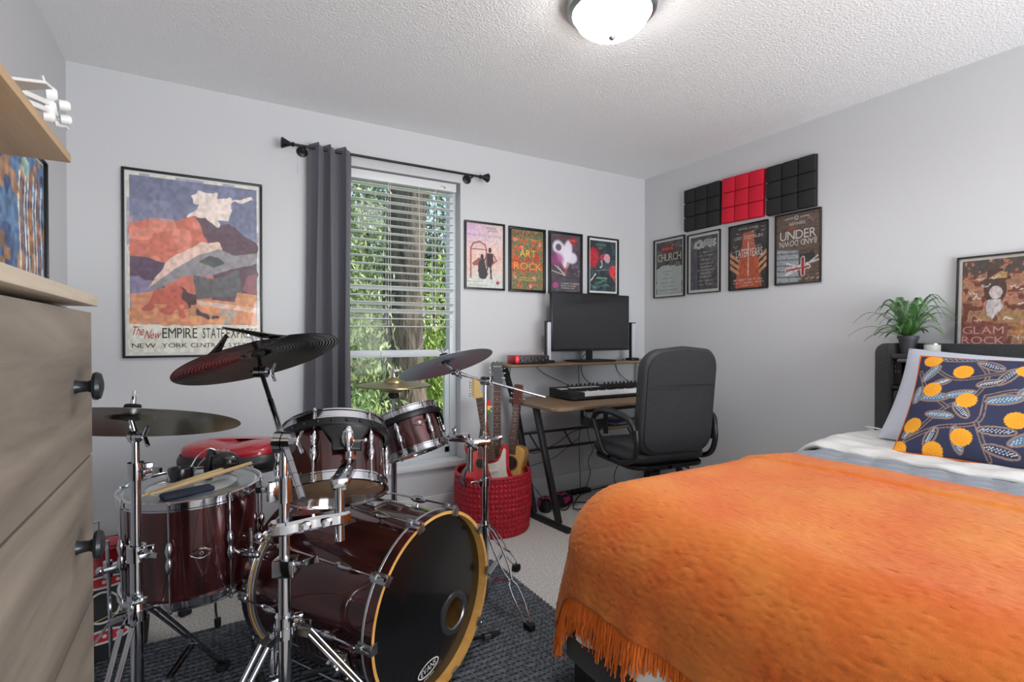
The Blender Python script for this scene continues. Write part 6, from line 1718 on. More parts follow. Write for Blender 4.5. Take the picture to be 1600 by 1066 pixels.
for q, d in (((x + 0.035, y - 0.02, z + 0.012), (0.9, -0.3, 0.2)), ((pst[0] - 0.01, pst[1] - 0.03, z - 0.006), (0.5, -0.8, -0.4))):
    d = nz(d); a_, b2, _ = frame_of(d)
    MB().cyl(np.array(q) - d * 0.02, np.array(q) + d * 0.01, 0.006, seg=10).obox(np.array(q) + d * 0.02, (d, a_, b2), (0.016, 0.005, 0.009), bev=0.003).build('wing_screw', M_chrome, sc_)
MB().cyl((pst[0], pst[1], 0.575), (pst[0], pst[1], 0.72), 0.0115, seg=18).build('tom_post', M_chrome, sc_)
tb = np.array([0.905, 2.19, 0.700])
b = MB().obox((0.945, 2.075, 0.722), (nz((-0.5, 0.5, 0)), nz((0.5, 0.5, 0)), (0, 0, 1)), (0.045, 0.017, 0.018), bev=0.005); b.build('tom_arm', M_chrome, sc_)
MB().cyl((0.93, 2.09, 0.715), tb, 0.006, seg=12).build('arm_rod', M_chrome, sc_)
MB().cyl((0.925, 2.105, 0.715), (0.918, 2.125, 0.713), 0.014, seg=14).ball((0.93, 2.09, 0.752), 0.012, seg=12, rings=8).cyl((0.93, 2.09, 0.72), (0.935, 2.09, 0.77), 0.005, seg=8).build('memory_lock', M_chrome, sc_)
MB().ball(tb, (0.016, 0.014, 0.026), seg=16, rings=10).build('tom_bracket', M_chrome, sc_)

# hi-hat stand
x, y = 0.773, 2.457
sh = thing('hi_hat_stand', 'chrome hi-hat stand behind the two rack toms', 'hi-hat stand', (x, y, 0))
tripod(sh, x, y, 0.34, 0.12, [(20, 0.28), (140, 0.28), (260, 0.28)], 0.0135, wire=True)
MB().cyl((x, y, 0.02), (x, y, 0.66), 0.0135, seg=20).build('base_tube', M_chrome, sh)
MB().cyl((x, y, 0.64), (x, y, 0.875), 0.0105, seg=20).build('upper_tube', M_chrome, sh)
MB().lathe([(0.011, 0), (0.024, 0.004), (0.026, 0.018), (0.02, 0.028), (0.004, 0.028)], (x, y, 0.862), (0, 0, 1), 20).build('cup', M_blackp, sh)
MB().cyl((x, y, 0.87), (x, y, 1.035), 0.0032, seg=8).build('pull_rod', M_chrome, sh)
b = MB().cyl((x, y, 0.968), (x, y, 0.985), 0.011, seg=14).cyl((x, y, 0.985), (x, y, 1.012), 0.0065, seg=12).obox((x + 0.018, y, 0.998), ((1, 0, 0), (0, 1, 0), (0, 0, 1)), (0.014, 0.003, 0.006), bev=0.002); b.build('clutch', M_chrome, sh)
memory_clamp(x, y, 0.655, 0.0135, sh, 150, 0.014)
MB().box((x - 0.045, y - 0.16, 0.012), (x + 0.045, y + 0.12, 0.02), bev=0.004).build('footboard', M_steel, sh)
MB().box((x - 0.04, y - 0.19, 0.001), (x + 0.04, y - 0.155, 0.02), bev=0.004).build('heel_plate', M_steel, sh)

# ---------------------------------------------------------------- throne behind the floor tom
tx, ty = 0.10, 2.665
tr = thing('drum_throne', 'saddle-shaped drum throne with glossy red top and black sides, behind the floor tom', 'drum stool', (tx, ty, 0))
u_ = nz((0.87, -0.45, 0)); v_2 = nz((0.45, 0.87, 0))
def saddle(z0, z1, inset, top):
    def fn(U, V):
        a = U * 2 * PI; r = np.sin(V * PI / 2) if top else 1 - 0 * V
        ca, sa_ = np.cos(a), np.sin(a)
        w_ = 0.215 * (1 - 0.10 * (ca < -0.2) * 0) ; d_ = 0.165 * (1 - 0.18 * np.abs(ca) ** 2 * 0 + 0.0)
        sq = (np.abs(ca) ** 2.6 + np.abs(sa_) ** 2.6) ** (-1 / 2.6)
        X = ca * sq * (w_ - inset); Y = sa_ * sq * (d_ - inset)
        if top:
            X = X * r; Y = Y * r; Z = z0 + (z1 - z0) * np.cos(V * PI / 2) ** 0.55 + 0.01 * (X / 0.2) ** 2 - 0.012 * np.exp(-(X / 0.07) ** 2) * (Y < 0)
        else:
            k = np.sin(V * PI) * 0.012
            X = X + ca * k; Y = Y + sa_ * k; Z = z0 + (z1 - z0) * V
        return np.array([tx, ty, 0]) + X[..., None] * u_ + Y[..., None] * v_2 + Z[..., None] * np.array([0, 0, 1.0])
    return fn
MB().grid(saddle(0.640, 0.700, 0.008, True), 64, 16).build('seat_top', mat('red_vinyl', (176, 18, 40), 0.25, coat=0.5), tr, sharp=180)
MB().grid(saddle(0.585, 0.648, 0.004, False), 64, 10).build('seat_side', mat('black_vinyl', (34, 34, 37), 0.35), tr, sharp=180)
b = MB(); pts = [(0.215 * math.cos(a) * (abs(math.cos(a)) ** 2.6 + abs(math.sin(a)) ** 2.6) ** (-1 / 2.6), 0.165 * math.sin(a) * (abs(math.cos(a)) ** 2.6 + abs(math.sin(a)) ** 2.6) ** (-1 / 2.6)) for a in np.linspace(0, 2 * PI, 48, endpoint=False)]
b.prism(pts, (tx, ty, 0.572), u_, v_2, (0, 0, 0.014)); b.build('seat_base', M_blackp, tr)
b = MB().text('TAMA', 0.016, np.array([tx, ty, 0.672]) - v_2 * 0.145 + u_ * 0.01, u_, nz((0.2, 0.35, 0.5)), sp=0.3); b.build('seat_lettering', mat('pale_print', (206, 180, 184), 0.5), tr)
MB().cyl((tx, ty, 0.28), (tx, ty, 0.575), 0.0125).cyl((tx, ty, 0.05), (tx, ty, 0.35), 0.0165).build('post', M_chrome, tr)
tripod(tr, tx, ty, 0.30, 0.12, [(0, 0.20), (120, 0.22), (240, 0.22)], 0.0165)

# ---------------------------------------------------------------- things on the floor tom
top_z = 0.6605
Minv = np.array(Mf)
def onf(px, py, dz=0.0):
    """world xy on the tom head -> point on its surface"""
    d = np.array([px, py]) - ftop[:2]
    return np.array([px, py, ftop[2] + 0.0015 + dz - (fn_ax[0] * d[0] + fn_ax[1] * d[1]) / fn_ax[2]])
M_stick = mat_wood('hickory', (196, 160, 110), (222, 192, 146), 0.45, scale=(8, 8, 1), sc=6)
def stick(label, p, q):
    p, q = np.array(p), np.array(q); d = q - p; L = np.linalg.norm(d); d = d / L
    t = thing('drumstick', label, 'drumstick', M=axis_matrix(p, d), world=False, group=None)
    MB().lathe([(0, 0), (0.005, 0.0005), (0.0072, 0.003), (0.0074, L * 0.75), (0.0045, L * 0.93), (0.003, L * 0.96), (0.0035, L * 0.972), (0.0052, L * 0.985), (0.004, L * 0.996), (0, L)], (0, 0, 0), (0, 0, 1), 16).build('shaft', M_stick, t, local=True)
    return t, d, L
hz_ = 0.029
p0 = onf(0.135, 2.115, 0.040); p1 = onf(-0.16, 1.955, 0.020)
st, d_, L_ = stick('upper wooden drumstick lying across the floor tom, printed', p0, p1)
MB().text('VIC FIRTH', 0.0062, (0.0, -0.0076, 0.15), (0, 0, 1), (1, 0, 0), wid=0.06).build('lettering', M_blackp, st, local=True)
p0b = onf(0.085, 2.125, 0.034) ; p1b = onf(-0.185, 1.948, 0.014)
stick('second wooden drumstick lying close behind the printed one', p0b + [0, 0.010, 0.002], p1b + [0, 0.008, 0.004])
# gel pad / blue cloth
gp = thing('muffling_pad', 'navy fabric muffling pad on the near edge of the floor tom head', 'pad', tuple(onf(-0.045, 1.955)))
MB().prism(rrect(-0.075, -0.03, 0.075, 0.03, 0.015), onf(-0.06, 1.975, 0.0005), nz((0.93, 0.36, 0)), nz((-0.36, 0.93, 0)), (0, 0, 0.012), bev=0.003).build('pad', mat('navy_cloth', (44, 50, 70), 0.85), gp)
# headphones: two cups, headband, wires
hpt = thing('ear_defenders', 'black ear defenders with yellow and white wires resting on the floor tom', 'headphones', tuple(onf(0.02, 2.13)))
M_cup = mat('glossy_black_cup', (22, 22, 25), 0.25, coat=0.4)
c1 = onf(0.045, 2.135, 0.048)
ax1 = (nz((0.9, -0.35, 0.1)), nz((0.3, 0.85, 0.3)), nz((-0.2, -0.25, 0.95)))
MB().ball(c1, (0.056, 0.036, 0.043), seg=26, rings=16, ax=ax1).build('ear_cup', M_cup, hpt)
a1_ = c1 + np.array([-0.042, 0.018, 0.004])
MB().tube([a1_ + np.array([0.0, 0.0, 0.0]) + 0.036 * math.cos(q) * np.array([0.25, 0.85, 0.1]) + 0.040 * math.sin(q) * np.array([0.1, 0.0, 1]) for q in np.linspace(0, 2 * PI, 24, endpoint=False)], 0.010, 8, closed=True).build('ear_cushion', M_blackp, hpt)
MB().tube([a1_ + np.array([-0.006, 0, 0]) + 0.037 * math.cos(q) * np.array([0.25, 0.85, 0.1]) + 0.045 * math.sin(q) * np.array([0.15, 0.0, 1]) for q in np.linspace(-1.0, 2.2, 16)], 0.0028, 6).build('yellow_wire', mat('yellow_wire', (214, 200, 50), 0.5), hpt)
c2 = onf(-0.085, 2.135, 0.026)
b = MB().lathe([(0.030, -0.024), (0.040, -0.022), (0.041, 0.02), (0.037, 0.025), (0.031, 0.022), (0.029, 0.0), (0.030, -0.024)], c2, (0.05, 0.1, 1), 36, sx=1.0)
b.build('ear_cup', M_cup, hpt)
MB().ball(c2 + [0, 0, 0.004], (0.029, 0.029, 0.014), seg=20, rings=10).build('cup_foam', M_felt, hpt)
MB().tube([c2 + [0.03, 0.0, 0.022], c2 + [0.05, 0.01, 0.055], c2 + [0.085, 0.01, 0.078], c1 + [-0.02, 0.01, 0.045], c1 + [0.01, 0.0, 0.04]], 0.0024, 6, smooth=6).build('headband_wire', M_steel, hpt)
MB().tube([c2 + [0.035, -0.01, 0.0], c2 + [0.06, -0.005, 0.035], c2 + [0.085, 0.0, 0.055], c1 + [-0.03, -0.01, 0.03]], 0.0022, 6, smooth=6).build('headband_wire', M_steel, hpt)
MB().tube([c2 + [0.03, -0.02, -0.02], c2 + [0.06, -0.015, -0.022], c2 + [0.075, -0.03, -0.0225], c2 + [0.095, -0.025, -0.022]], 0.002, 6, smooth=5).build('audio_lead', M_cab, hpt)

# ---------------------------------------------------------------- rug
rg = thing('rug', 'charcoal woven rug under the drum kit', 'rug', (0.4, 1.75, 0))
M_rug = mat('charcoal_weave', (104, 108, 116), 0.95, var=(90, (58, 62, 68)), bump=(300, 0.6, 0.004))
def rugfn(U, V):
    X = -0.52 + U * 1.785; Y = 0.75 + V * 1.62
    Z = 0.006 + 0.0035 * np.sin(Y * 2 * PI / 0.026) * (np.abs(np.sin(X * PI / 0.020)) ** 0.7)
    return np.stack([X, Y, Z], -1)
b = MB().grid(rugfn, 500, 340); b.build('weave', M_rug, rg, sharp=180)
MB().box((-0.52, 0.75, 0.0005), (1.265, 2.37, 0.004)).build('backing', M_rubber, rg)
# ================================================================ BASKET
bx, by, BR, BH = 1.500, 2.800, 0.228, 0.345
bk = thing('basket', 'red woven round basket full of guitars by the desk', 'basket', (bx, by, 0))
M_red = mat('red_woven_cord', (196, 22, 44), 0.55, var=(60, (150, 10, 30)), coat=0.1)
def bsk(U, V):
    a = U * 2 * PI; z = 0.004 + V * (BH - 0.004)
    n = 56; rows = 12
    row = V * rows; fr = row - np.floor(row)
    ph = a * n + (fr - 0.5) * 2.4 * np.where(np.floor(row) % 2 < 1, 1, -1)
    st = np.abs(np.sin(ph / 1.0 * 0.5)) ** 0.7 * np.sin(np.clip(fr, 0, 1) * PI) ** 0.5
    r = BR * (0.955 + 0.07 * np.sin(V * PI * 0.8)) + 0.008 * st - 0.002
    return np.stack([bx + r * np.cos(a), by + r * np.sin(a), z], -1)
b = MB().grid(bsk, 700, 110)
b.build('woven_side', M_red, bk, sharp=180)
MB().lathe([(BR * 0.9, BH), (BR * 0.93, BH - 0.3), (BR * 0.9, 0.012), (0, 0.012)], (bx, by, 0), seg=60).build('lining', M_red, bk)
MB().tube([(bx + (BR * 0.985) * math.cos(a), by + (BR * 0.985) * math.sin(a), BH + 0.003 * math.sin(3 * a)) for a in np.linspace(0, 2 * PI, 60, endpoint=False)], 0.010, 10, closed=True).build('rim', M_red, bk)
MB().cyl((bx, by, 0.001), (bx, by, 0.010), BR * 0.95, seg=50).build('base', M_red, bk)

# ================================================================ GUITARS
M_fret = mat_wood('rosewood', (74, 44, 34), (104, 66, 50), 0.5, scale=(6, 6, 1), sc=8)
M_maplen = mat('maple_neck', (206, 172, 112), 0.35, coat=0.4)
M_spruce = mat_wood('natural_spruce', (206, 160, 88), (224, 182, 112), 0.3, scale=(14, 14, 1), sc=4, coat=0.5)
M_cherry = mat('cherry_red', (190, 24, 36), 0.2, coat=0.8)
M_pick = mat('cream_plastic', (222, 220, 206), 0.35)
M_pearl = mat('pearl_dot', (226, 222, 210), 0.3)
def body_poly(pts, k=5):
    return [tuple(p) for p in spline(np.array(pts), k, closed=True)]
def guitar(name, label, cat, B, Tp, right, scale, body, thick, mtop, mside, neck, head, n_frets, hole=None, strings=6, dots=True, inlay=None, mhead=None):
    """local: z up along the neck from the strap end, x to the viewer's right, -y front"""
    B, Tp = np.array(B, float), np.array(Tp, float)
    M = axis_matrix(B, Tp - B, xhint=right)
    t = thing(name, label, cat, M=M, world=False)
    L = np.linalg.norm(Tp - B)
    o = MB(); poly = body_poly(body)
    o.prism(poly, (0, 0, 0), (1, 0, 0), (0, 0, 1), (0, thick, 0), m=0, bev=0.006, msides=1)
    # faces of the front cap take the top colour
    o.build('body', [mtop, mside], t, local=True)
    z0, z1, w0, w1 = neck      # fretboard from z0 (body end) to z1 (nut)
    MB().prism([(-w0 / 2, z0), (w0 / 2, z0), (w1 / 2, z1), (-w1 / 2, z1)], (0, 0.004, 0), (1, 0, 0), (0, 0, 1), (0, 0.018, 0), bev=0.005).build('neck', mside if name == 'ukulele' else M_maplen if mhead is M_maplen else mat('dark_neck', (84, 54, 40), 0.4), t, local=True)
    MB().prism([(-w0 / 2, z0), (w0 / 2, z0), (w1 / 2, z1), (-w1 / 2, z1)], (0, -0.003, 0), (1, 0, 0), (0, 0, 1), (0, 0.007, 0)).build('fretboard', M_fret, t, local=True)
    sc_len = (z1 - z0) * 1.38
    b = MB()
    for k in range(1, n_frets + 1):
        z = z1 - sc_len * (1 - 2 ** (-k / 12))
        if z < z0 + 0.003: break
        w_ = w1 + (w0 - w1) * (z1 - z) / (z1 - z0)
        b.box((-w_ / 2, -0.0045, z - 0.0008), (w_ / 2, -0.0028, z + 0.0008))
    b.build('frets', M_steel, t, local=True)
    if dots:
        b = MB()
        for k in (3, 5, 7, 9, 12, 15):
            z = z1 - sc_len * (1 - 2 ** (-(k - 0.5) / 12))
            if z < z0 + 0.01: break
            for dx in ((-0.008, 0.008) if k == 12 else (0,)): b.lathe([(0, 0), (0.003, 0)], (dx, -0.0036, z), (0, -1, 0), 10)
        b.build('fret_markers', M_pearl, t, local=True)
    hp, hm, tun = head
    hd_ = MB().prism(body_poly(hp, 4), (0, 0.002, 0), (1, 0, 0), (0, 0, 1), (0, 0.014, 0), bev=0.002).build('headstock', hm, t, local=True)
    for (tx_, tz_, s) in tun:
        MB().cyl((tx_, -0.007, tz_), (tx_, 0.004, tz_), 0.0036, seg=10).cyl((tx_, 0.012, tz_), (tx_ + s * 0.018, 0.012, tz_), 0.0025, seg=8).ball((tx_ + s * 0.022, 0.012, tz_), (0.006, 0.004, 0.008), seg=10, rings=6).build('tuning_peg', M_chrome, hd_, local=True)
    zb_ = z0 * 0.42
    b = MB()
    for k in range(strings):
        f = (k / (strings - 1) - 0.5)
        b.tube([(f * w0 * 0.85, -0.010, zb_), (f * w1 * 0.8, -0.006, z1)], 0.0004, 4)
    b.build('strings', M_steel, t, local=True)
    if hole:
        hx, hz, hr = hole
        MB().lathe([(0, 0), (hr, 0)], (hx, -0.0006, hz), (0, -1, 0), 36).build('sound_hole', mat('hole_dark', (30, 22, 16), 0.9), t, local=True)
        MB().lathe([(hr, 0), (hr + 0.002, 0.001), (hr + 0.008, 0.001), (hr + 0.009, 0)], (hx, -0.0004, hz), (0, -1, 0), 36).build('rosette', mat('rosette', (120, 74, 40), 0.5), t, local=True)
    return t, M
RT = np.array([0.863, -0.505, 0])
# red electric with cream scratchplate and maple headstock
strat = [(0.0, 0.0), (0.09, 0.008), (0.150, 0.055), (0.158, 0.12), (0.132, 0.19), (0.112, 0.25), (0.120, 0.31), (0.130, 0.365), (0.118, 0.405), (0.088, 0.40), (0.060, 0.345), (0.030, 0.325), (-0.03, 0.325), (-0.055, 0.345), (-0.085, 0.40), (-0.115, 0.45), (-0.148, 0.455), (-0.150, 0.40), (-0.122, 0.32), (-0.110, 0.25), (-0.128, 0.19), (-0.156, 0.12), (-0.150, 0.055), (-0.09, 0.008)]
strat = [(x * 0.92, z * 0.98) for x, z in strat]
DN = 0.075
headp = [(0.021, 0.775), (0.022, 0.80), (0.012, 0.83), (0.024, 0.86), (0.018, 0.895), (-0.010, 0.905), (-0.028, 0.885), (-0.040, 0.82), (-0.044, 0.795), (-0.022, 0.775)]
headp = [(q[0], q[1] - DN) for q in headp]
tun = [(-0.030 + 0.003 * k, 0.80 - DN + 0.016 * k, -1) for k in range(6)]
g1, Mg = guitar('electric_guitar', 'red electric guitar with cream scratchplate and maple headstock, front of the basket', 'guitar', (1.497, 2.700, 0.105), (1.388, 2.81, 0.915), RT, 1, strat, 0.042, M_cherry, M_cherry,
                (0.315, 0.775 - DN, 0.055, 0.042), (headp, M_maplen, tun), 21, mhead=M_maplen)
pg = [(-0.03, 0.10), (0.02, 0.085), (0.085, 0.06), (0.115, 0.10), (0.095, 0.17), (0.085, 0.24), (0.095, 0.32), (0.103, 0.365), (0.09, 0.375), (0.06, 0.325), (0.03, 0.305), (-0.03, 0.305), (-0.06, 0.33), (-0.09, 0.375), (-0.10, 0.34), (-0.07, 0.24), (-0.05, 0.15)]
MB().prism(body_poly([(x * 0.97, z) for x, z in pg], 4), (0, -0.0022, 0), (1, 0, 0), (0, 0, 1), (0, 0.0028, 0), bev=0.0008).build('scratchplate', M_pick, g1, local=True)
for z in (0.135, 0.195, 0.255):
    MB().prism(rrect(-0.038, z - 0.008, 0.038, z + 0.008, 0.007), (0, -0.006, 0), (1, 0, 0), (0, 0, 1), (0, 0.006, 0), bev=0.002).build('pickup', M_pick, g1, local=True)
for k in range(3):
    MB().lathe([(0, 0), (0.011, 0), (0.009, 0.012), (0, 0.012)], (0.075 + 0.012 * k, -0.002, 0.165 - 0.032 * k), (0, -1, 0), 16).build('control_knob', M_pick, g1, local=True)
MB().box((-0.035, -0.010, 0.085), (0.035, -0.001, 0.105), bev=0.002).build('bridge', M_chrome, g1, local=True)
# ukulele, red with black sides, striped headstock
uk = [(0, 0), (0.06, 0.008), (0.088, 0.05), (0.082, 0.10), (0.062, 0.135), (0.064, 0.175), (0.062, 0.21), (0.03, 0.235), (-0.03, 0.235), (-0.062, 0.21), (-0.064, 0.175), (-0.062, 0.135), (-0.082, 0.10), (-0.088, 0.05), (-0.06, 0.008)]
uk = [(x * 1.05, z) for x, z in uk]
uh = [(0.018, 0.455), (0.024, 0.47), (0.026, 0.53), (0.014, 0.548), (0.004, 0.54), (-0.01, 0.552), (-0.026, 0.535), (-0.024, 0.47), (-0.018, 0.455)]
gu, Mu = guitar('ukulele', 'small red ukulele with black sides and a red, yellow and green headstock', 'ukulele', (1.345, 2.705, 0.265), (1.495, 2.86, 0.765), nz((0.99, 0.05, 0)), 1, uk, 0.06, M_cherry, mat('black_gloss', (20, 20, 22), 0.2, coat=0.5),
                (0.20, 0.455, 0.045, 0.034), (uh, mat('uke_green', (60, 120, 60), 0.4), [(-0.018, 0.485, -1), (-0.018, 0.515, -1), (0.018, 0.485, 1), (0.018, 0.515, 1)]), 12, hole=(0, 0.155, 0.026), strings=4, mhead=None)
MB().prism([(-0.0255, 0.485), (0.0255, 0.485), (0.0262, 0.515), (-0.0262, 0.515)], (0, 0.0005, 0), (1, 0, 0), (0, 0, 1), (0, 0.016, 0)).build('yellow_band', mat('uke_yellow', (226, 190, 40), 0.4), gu, local=True)
MB().prism([(-0.0268, 0.512), (0.0268, 0.512), (0.0268, 0.532), (0.014, 0.551), (0.004, 0.543), (-0.01, 0.555), (-0.0265, 0.537)], (0, 0.0002, 0), (1, 0, 0), (0, 0, 1), (0, 0.0165, 0)).build('red_band', mat('uke_red', (210, 24, 30), 0.4), gu, local=True)
# dark electric standing at the back
lp = [(0, 0), (0.10, 0.01), (0.155, 0.07), (0.155, 0.14), (0.115, 0.21), (0.105, 0.26), (0.125, 0.32), (0.12, 0.36), (0.085, 0.365), (0.05, 0.33), (0.028, 0.35), (-0.04, 0.375), (-0.09, 0.375), (-0.118, 0.33), (-0.105, 0.26), (-0.115, 0.21), (-0.155, 0.14), (-0.155, 0.07), (-0.10, 0.01)]
lh = [(0.021, 0.815), (0.030, 0.84), (0.036, 0.90), (0.040, 0.955), (0.024, 0.970), (0.012, 0.962), (0, 0.974), (-0.012, 0.962), (-0.024, 0.970), (-0.040, 0.955), (-0.036, 0.90), (-0.030, 0.84), (-0.021, 0.815)]
M_slate = mat('slate_lacquer', (66, 70, 76), 0.3, coat=0.5)
ge, Me = guitar('electric_guitar', 'dark grey electric guitar with a tall dark headstock, at the back of the basket', 'guitar', (1.595, 2.925, 0.03), (1.628, 2.975, 1.015), nz((0.9, -0.43, 0)), 1, [(x * 0.8, z) for x, z in lp], 0.045, M_slate, M_slate,
                (0.33, 0.815, 0.056, 0.043), (lh, M_slate, [(s * 0.027, 0.862 + 0.032 * k, s) for k in range(3) for s in (-1, 1)]), 22, mhead=None)
MB().text('Epiphone', 0.009, (0, 0.0008, 0.935), wid=0.05).build('lettering', M_pearl, ge, local=True)
# small natural acoustic
ac = [(0, 0), (0.08, 0.008), (0.128, 0.06), (0.125, 0.13), (0.090, 0.195), (0.088, 0.235), (0.100, 0.29), (0.090, 0.335), (0.045, 0.355), (-0.045, 0.355), (-0.090, 0.335), (-0.100, 0.29), (-0.088, 0.235), (-0.090, 0.195), (-0.125, 0.13), (-0.128, 0.06), (-0.08, 0.008)]
ah = [(q[0], q[1] - 0.07) for q in [(0.021, 0.68), (0.030, 0.70), (0.030, 0.795), (0.012, 0.806), (-0.012, 0.806), (-0.030, 0.795), (-0.030, 0.70), (-0.021, 0.68)]]
ga, Ma = guitar('acoustic_guitar', 'small natural wood acoustic guitar leaning at the right of the basket', 'guitar', (1.590, 2.785, 0.13), (1.690, 2.81, 0.875), nz((0.60, -0.80, 0)), 1, [(x * 0.86, z) for x, z in ac], 0.085, M_spruce, mat('honey_wood', (190, 138, 72), 0.3, coat=0.5),
                (0.30, 0.61, 0.052, 0.042), (ah, mat('rosewood_head', (96, 52, 40), 0.4, coat=0.4), [(s * 0.022, 0.645 + 0.03 * k, s) for k in range(3) for s in (-1, 1)]), 18, hole=(0, 0.245, 0.038), mhead=None)
MB().box((-0.06, -0.008, 0.11), (0.06, -0.0005, 0.128), bev=0.003).build('bridge', M_fret, ga, local=True)

# ================================================================ BAG behind the floor tom
Mb = Matrix.Translation((-0.355, 2.42, 0.0)) @ Matrix.Rotation(R(12), 4, 'Z')
bg_ = thing('bag', 'black and red bag with printed white-rimmed ovals, standing left of the floor tom', 'bag', M=Mb, world=False)
def bagf(z0, z1, m_=0.0):
    def fn(U, V):
        a = U * 2 * PI; ca, sa_ = np.cos(a), np.sin(a)
        sq = (np.abs(ca) ** 4 + np.abs(sa_) ** 4) ** (-0.25)
        z = z0 + (z1 - z0) * V
        k = (1 - 0.25 * np.clip((z - 0.28) / 0.11, 0, 1) ** 2) * (1 + 0.05 * np.sin(z * 14))
        return np.stack([ca * sq * 0.145 * k + m_ * ca, sa_ * sq * 0.085 * k + m_ * sa_, z], -1)
    return fn
MB().grid(bagf(0.002, 0.40), 60, 24).build('body', mat('black_nylon', (24, 24, 27), 0.6), bg_, local=True, sharp=60)
MB().grid(bagf(0.31, 0.395, 0.003), 60, 8).build('red_top', mat('red_nylon', (186, 20, 34), 0.4, var=(40, (150, 12, 24))), bg_, local=True, sharp=60)
MB().lathe([(0, 0.012), (0.10, 0.008), (0.13, 0.0)], (0, 0, 0.392), (0, 0, 1), 30, sx=0.6).build('lid', mat('red_nylon', (186, 20, 34)), bg_, local=True)
def oval(cx, cz, rx, rz, mfill, mrim, nm):
    b = MB(); k = np.linspace(0, 2 * PI, 30, endpoint=False)
    b.tube([(cx + rx * math.cos(q), -0.0885 - 0.003, cz + rz * math.sin(q)) for q in k], 0.004, 6, m=0, closed=True)
    b.add([(cx + rx * math.cos(q), -0.0895, cz + rz * math.sin(q)) for q in k], [tuple(range(30))], 1)
    b.build(nm, [mrim, mfill], bg_, local=True)
M_pr = mat('print_white', (214, 212, 210), 0.5); M_prr = mat('print_red', (190, 24, 36), 0.5)
oval(0.01, 0.285, 0.075, 0.02, M_prr, M_pr, 'print_oval'); oval(0.005, 0.195, 0.05, 0.055, mat('black_nylon', (24, 24, 27)), M_pr, 'print_oval'); oval(0.01, 0.09, 0.07, 0.022, M_prr, M_pr, 'print_oval')
for dx in (-0.04, 0.0, 0.04):
    for dz in (0.285, 0.09): MB().ball((0.01 + dx, -0.091, dz), (0.007, 0.002, 0.007), seg=10, rings=6).build('print_dot', M_pr, bg_, local=True)
MB().tube([(-0.12, -0.09, 0.13), (0.0, -0.094, 0.155), (0.12, -0.088, 0.19)], 0.002, 6, smooth=5).build('piping', mat('gold_piping', (196, 160, 80), 0.5), bg_, local=True)
MB().tube([(-0.03, -0.02, 0.40), (-0.03, -0.02, 0.475), (0.0, -0.02, 0.485), (0.0, -0.02, 0.475), (0.0, -0.02, 0.40)], 0.003, 8, smooth=4).build('chrome_loop', M_chrome, bg_, local=True)

# ================================================================ DRESSER (near left)
M_dr = mat_wood('weathered_grey_oak', (88, 79, 70), (134, 124, 112), 0.6, scale=(5, 0.55, 5), sc=3.2)
M_drt = mat_wood('pale_oak_top', (166, 152, 134), (192, 180, 162), 0.55, scale=(9, 0.7, 9), sc=4)
M_knob = mat('black_knob', (38, 40, 44), 0.3, 0.6)
ds = thing('dresser', 'tall weathered grey wood dresser with black knobs, close at the left edge', 'dresser', ((XL - 0.14) / 2, 0.28, 0))
DX, DY0, DY1 = -0.140, -0.36, 0.917
MB().box((XL + 0.018, DY0, 0.0), (DX - 0.022, DY1 - 0.022, 1.205), bev=0.002).build('carcass', mat('dresser_dark', (46, 44, 42), 0.7), ds)
MB().box((XL + 0.016, DY0 - 0.02, 1.2085), (DX + 0.004, 0.941, 1.2235), bev=0.0015).build('top', M_drt, ds)
zt_ = 1.199
for k in range(6):
    z1_ = zt_ - 0.1975 * k; z0_ = z1_ - 0.1945
    d_o = MB().box((DX - 0.021, DY0 + 0.002, z0_), (DX, DY1, z1_), bev=0.0012).build('drawer', M_dr, ds)
    zk = (z0_ + z1_) / 2 + (0.003 if k == 0 else 0.004)
    for yk in (0.812, -0.25):
        MB().lathe([(0, 0), (0.009, 0), (0.0075, 0.003), (0.0065, 0.012), (0.008, 0.0155), (0.0165, 0.0175), (0.0175, 0.021), (0.0155, 0.025), (0.006, 0.0275), (0, 0.028)], (DX, yk, zk), (1, 0, 0), 28).build('knob', M_knob, d_o)
# wall shelf above it
sf = thing('wall_shelf', 'pale wood floating shelf on the left wall above the dresser', 'shelf', (XL, 1.0, 1.607))
M_shelf = mat_wood('pale_beech', (178, 146, 108), (202, 170, 130), 0.5, scale=(10, 0.6, 10), sc=4)
MB().box((XL + 0.001, 0.25, 1.607), (-0.300, 1.715, 1.628), bev=0.0012).build('board', M_shelf, sf)
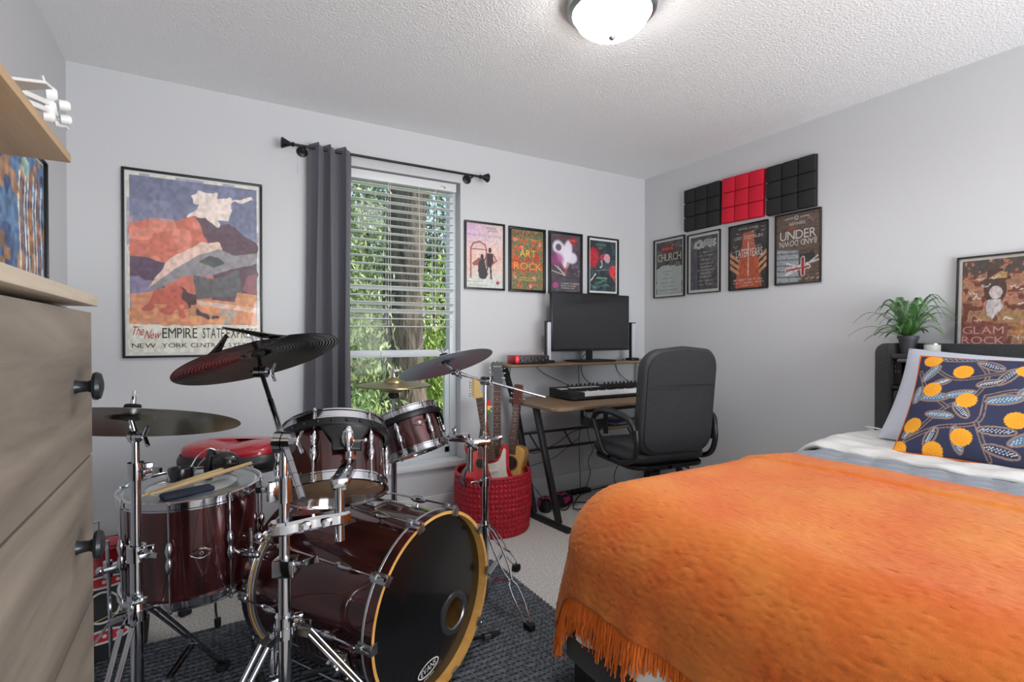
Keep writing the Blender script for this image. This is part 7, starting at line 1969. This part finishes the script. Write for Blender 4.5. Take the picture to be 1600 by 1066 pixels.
# white model spaceship-like toy on the shelf: a long twin-beam body with a cluster of round pods at the nose
ty_ = thing('toy_model', 'white plastic toy craft with a long nose, perched on the wall shelf', 'toy', (-0.42, 1.42, 1.628))
M_toy = mat('white_toy_plastic', (226, 226, 226), 0.35)
c0 = np.array([-0.405, 1.40, 1.675]); c1t = np.array([-0.338, 1.705, 1.735])
dt = nz(c1t - c0); sx_ = nz(np.cross(dt, (0, 0, 1))); sz_ = np.cross(sx_, dt)
b = MB()
for s in (-1, 1): b.obox((c0 + c1t) / 2 + sz_ * s * 0.009, (dt, sx_, sz_), (0.18, 0.008, 0.006), bev=0.002)
b.build('beam_body', M_toy, ty_)
MB().obox(c0 + dt * 0.04, (dt, sx_, sz_), (0.07, 0.022, 0.022), bev=0.008).build('cockpit', M_toy, ty_)
for s in (-1, 1):
    MB().prism([(0, 0), (0.12, 0.0), (0.05, 0.10), (0.0, 0.11)], c0 + sx_ * s * 0.02 - sz_ * 0.004, dt, sx_ * s, sz_ * 0.006, bev=0.001).build('wing', M_toy, ty_)
for k, (u_, s_, z_, r_) in enumerate(((0.0, 0.0, 0.0, 0.020), (0.012, 0.0, 0.035, 0.017), (0.02, 0.022, 0.012, 0.013), (0.03, -0.015, -0.012, 0.013), (0.045, 0.012, -0.018, 0.012), (0.058, -0.006, -0.026, 0.011), (-0.012, 0.0, -0.022, 0.014))):
    p_ = c1t + dt * (u_ + 0.0) + sx_ * s_ + sz_ * z_
    MB().lathe([(0.004, -0.012), (r_, -0.010), (r_ * 1.05, 0.006), (r_ * 0.7, 0.012), (0.004, 0.010), (0.004, -0.012)], p_, nz(sx_ + dt * 0.5), 18).build('engine_pod', M_toy, ty_)
MB().tube([c1t + sz_ * 0.035, c1t + sz_ * 0.07 - dt * 0.02], 0.0025, 6).tube([c1t + dt * 0.04 - sz_ * 0.02, c1t + dt * 0.085 - sz_ * 0.035], 0.003, 6).build('antenna', M_toy, ty_)
MB().cyl((-0.385, 1.48, 1.6285), (-0.385, 1.48, 1.685), 0.006, 0.004, seg=12).cyl((-0.385, 1.48, 1.6285), (-0.385, 1.48, 1.634), 0.035, seg=24).build('display_stand', M_toy, ty_)
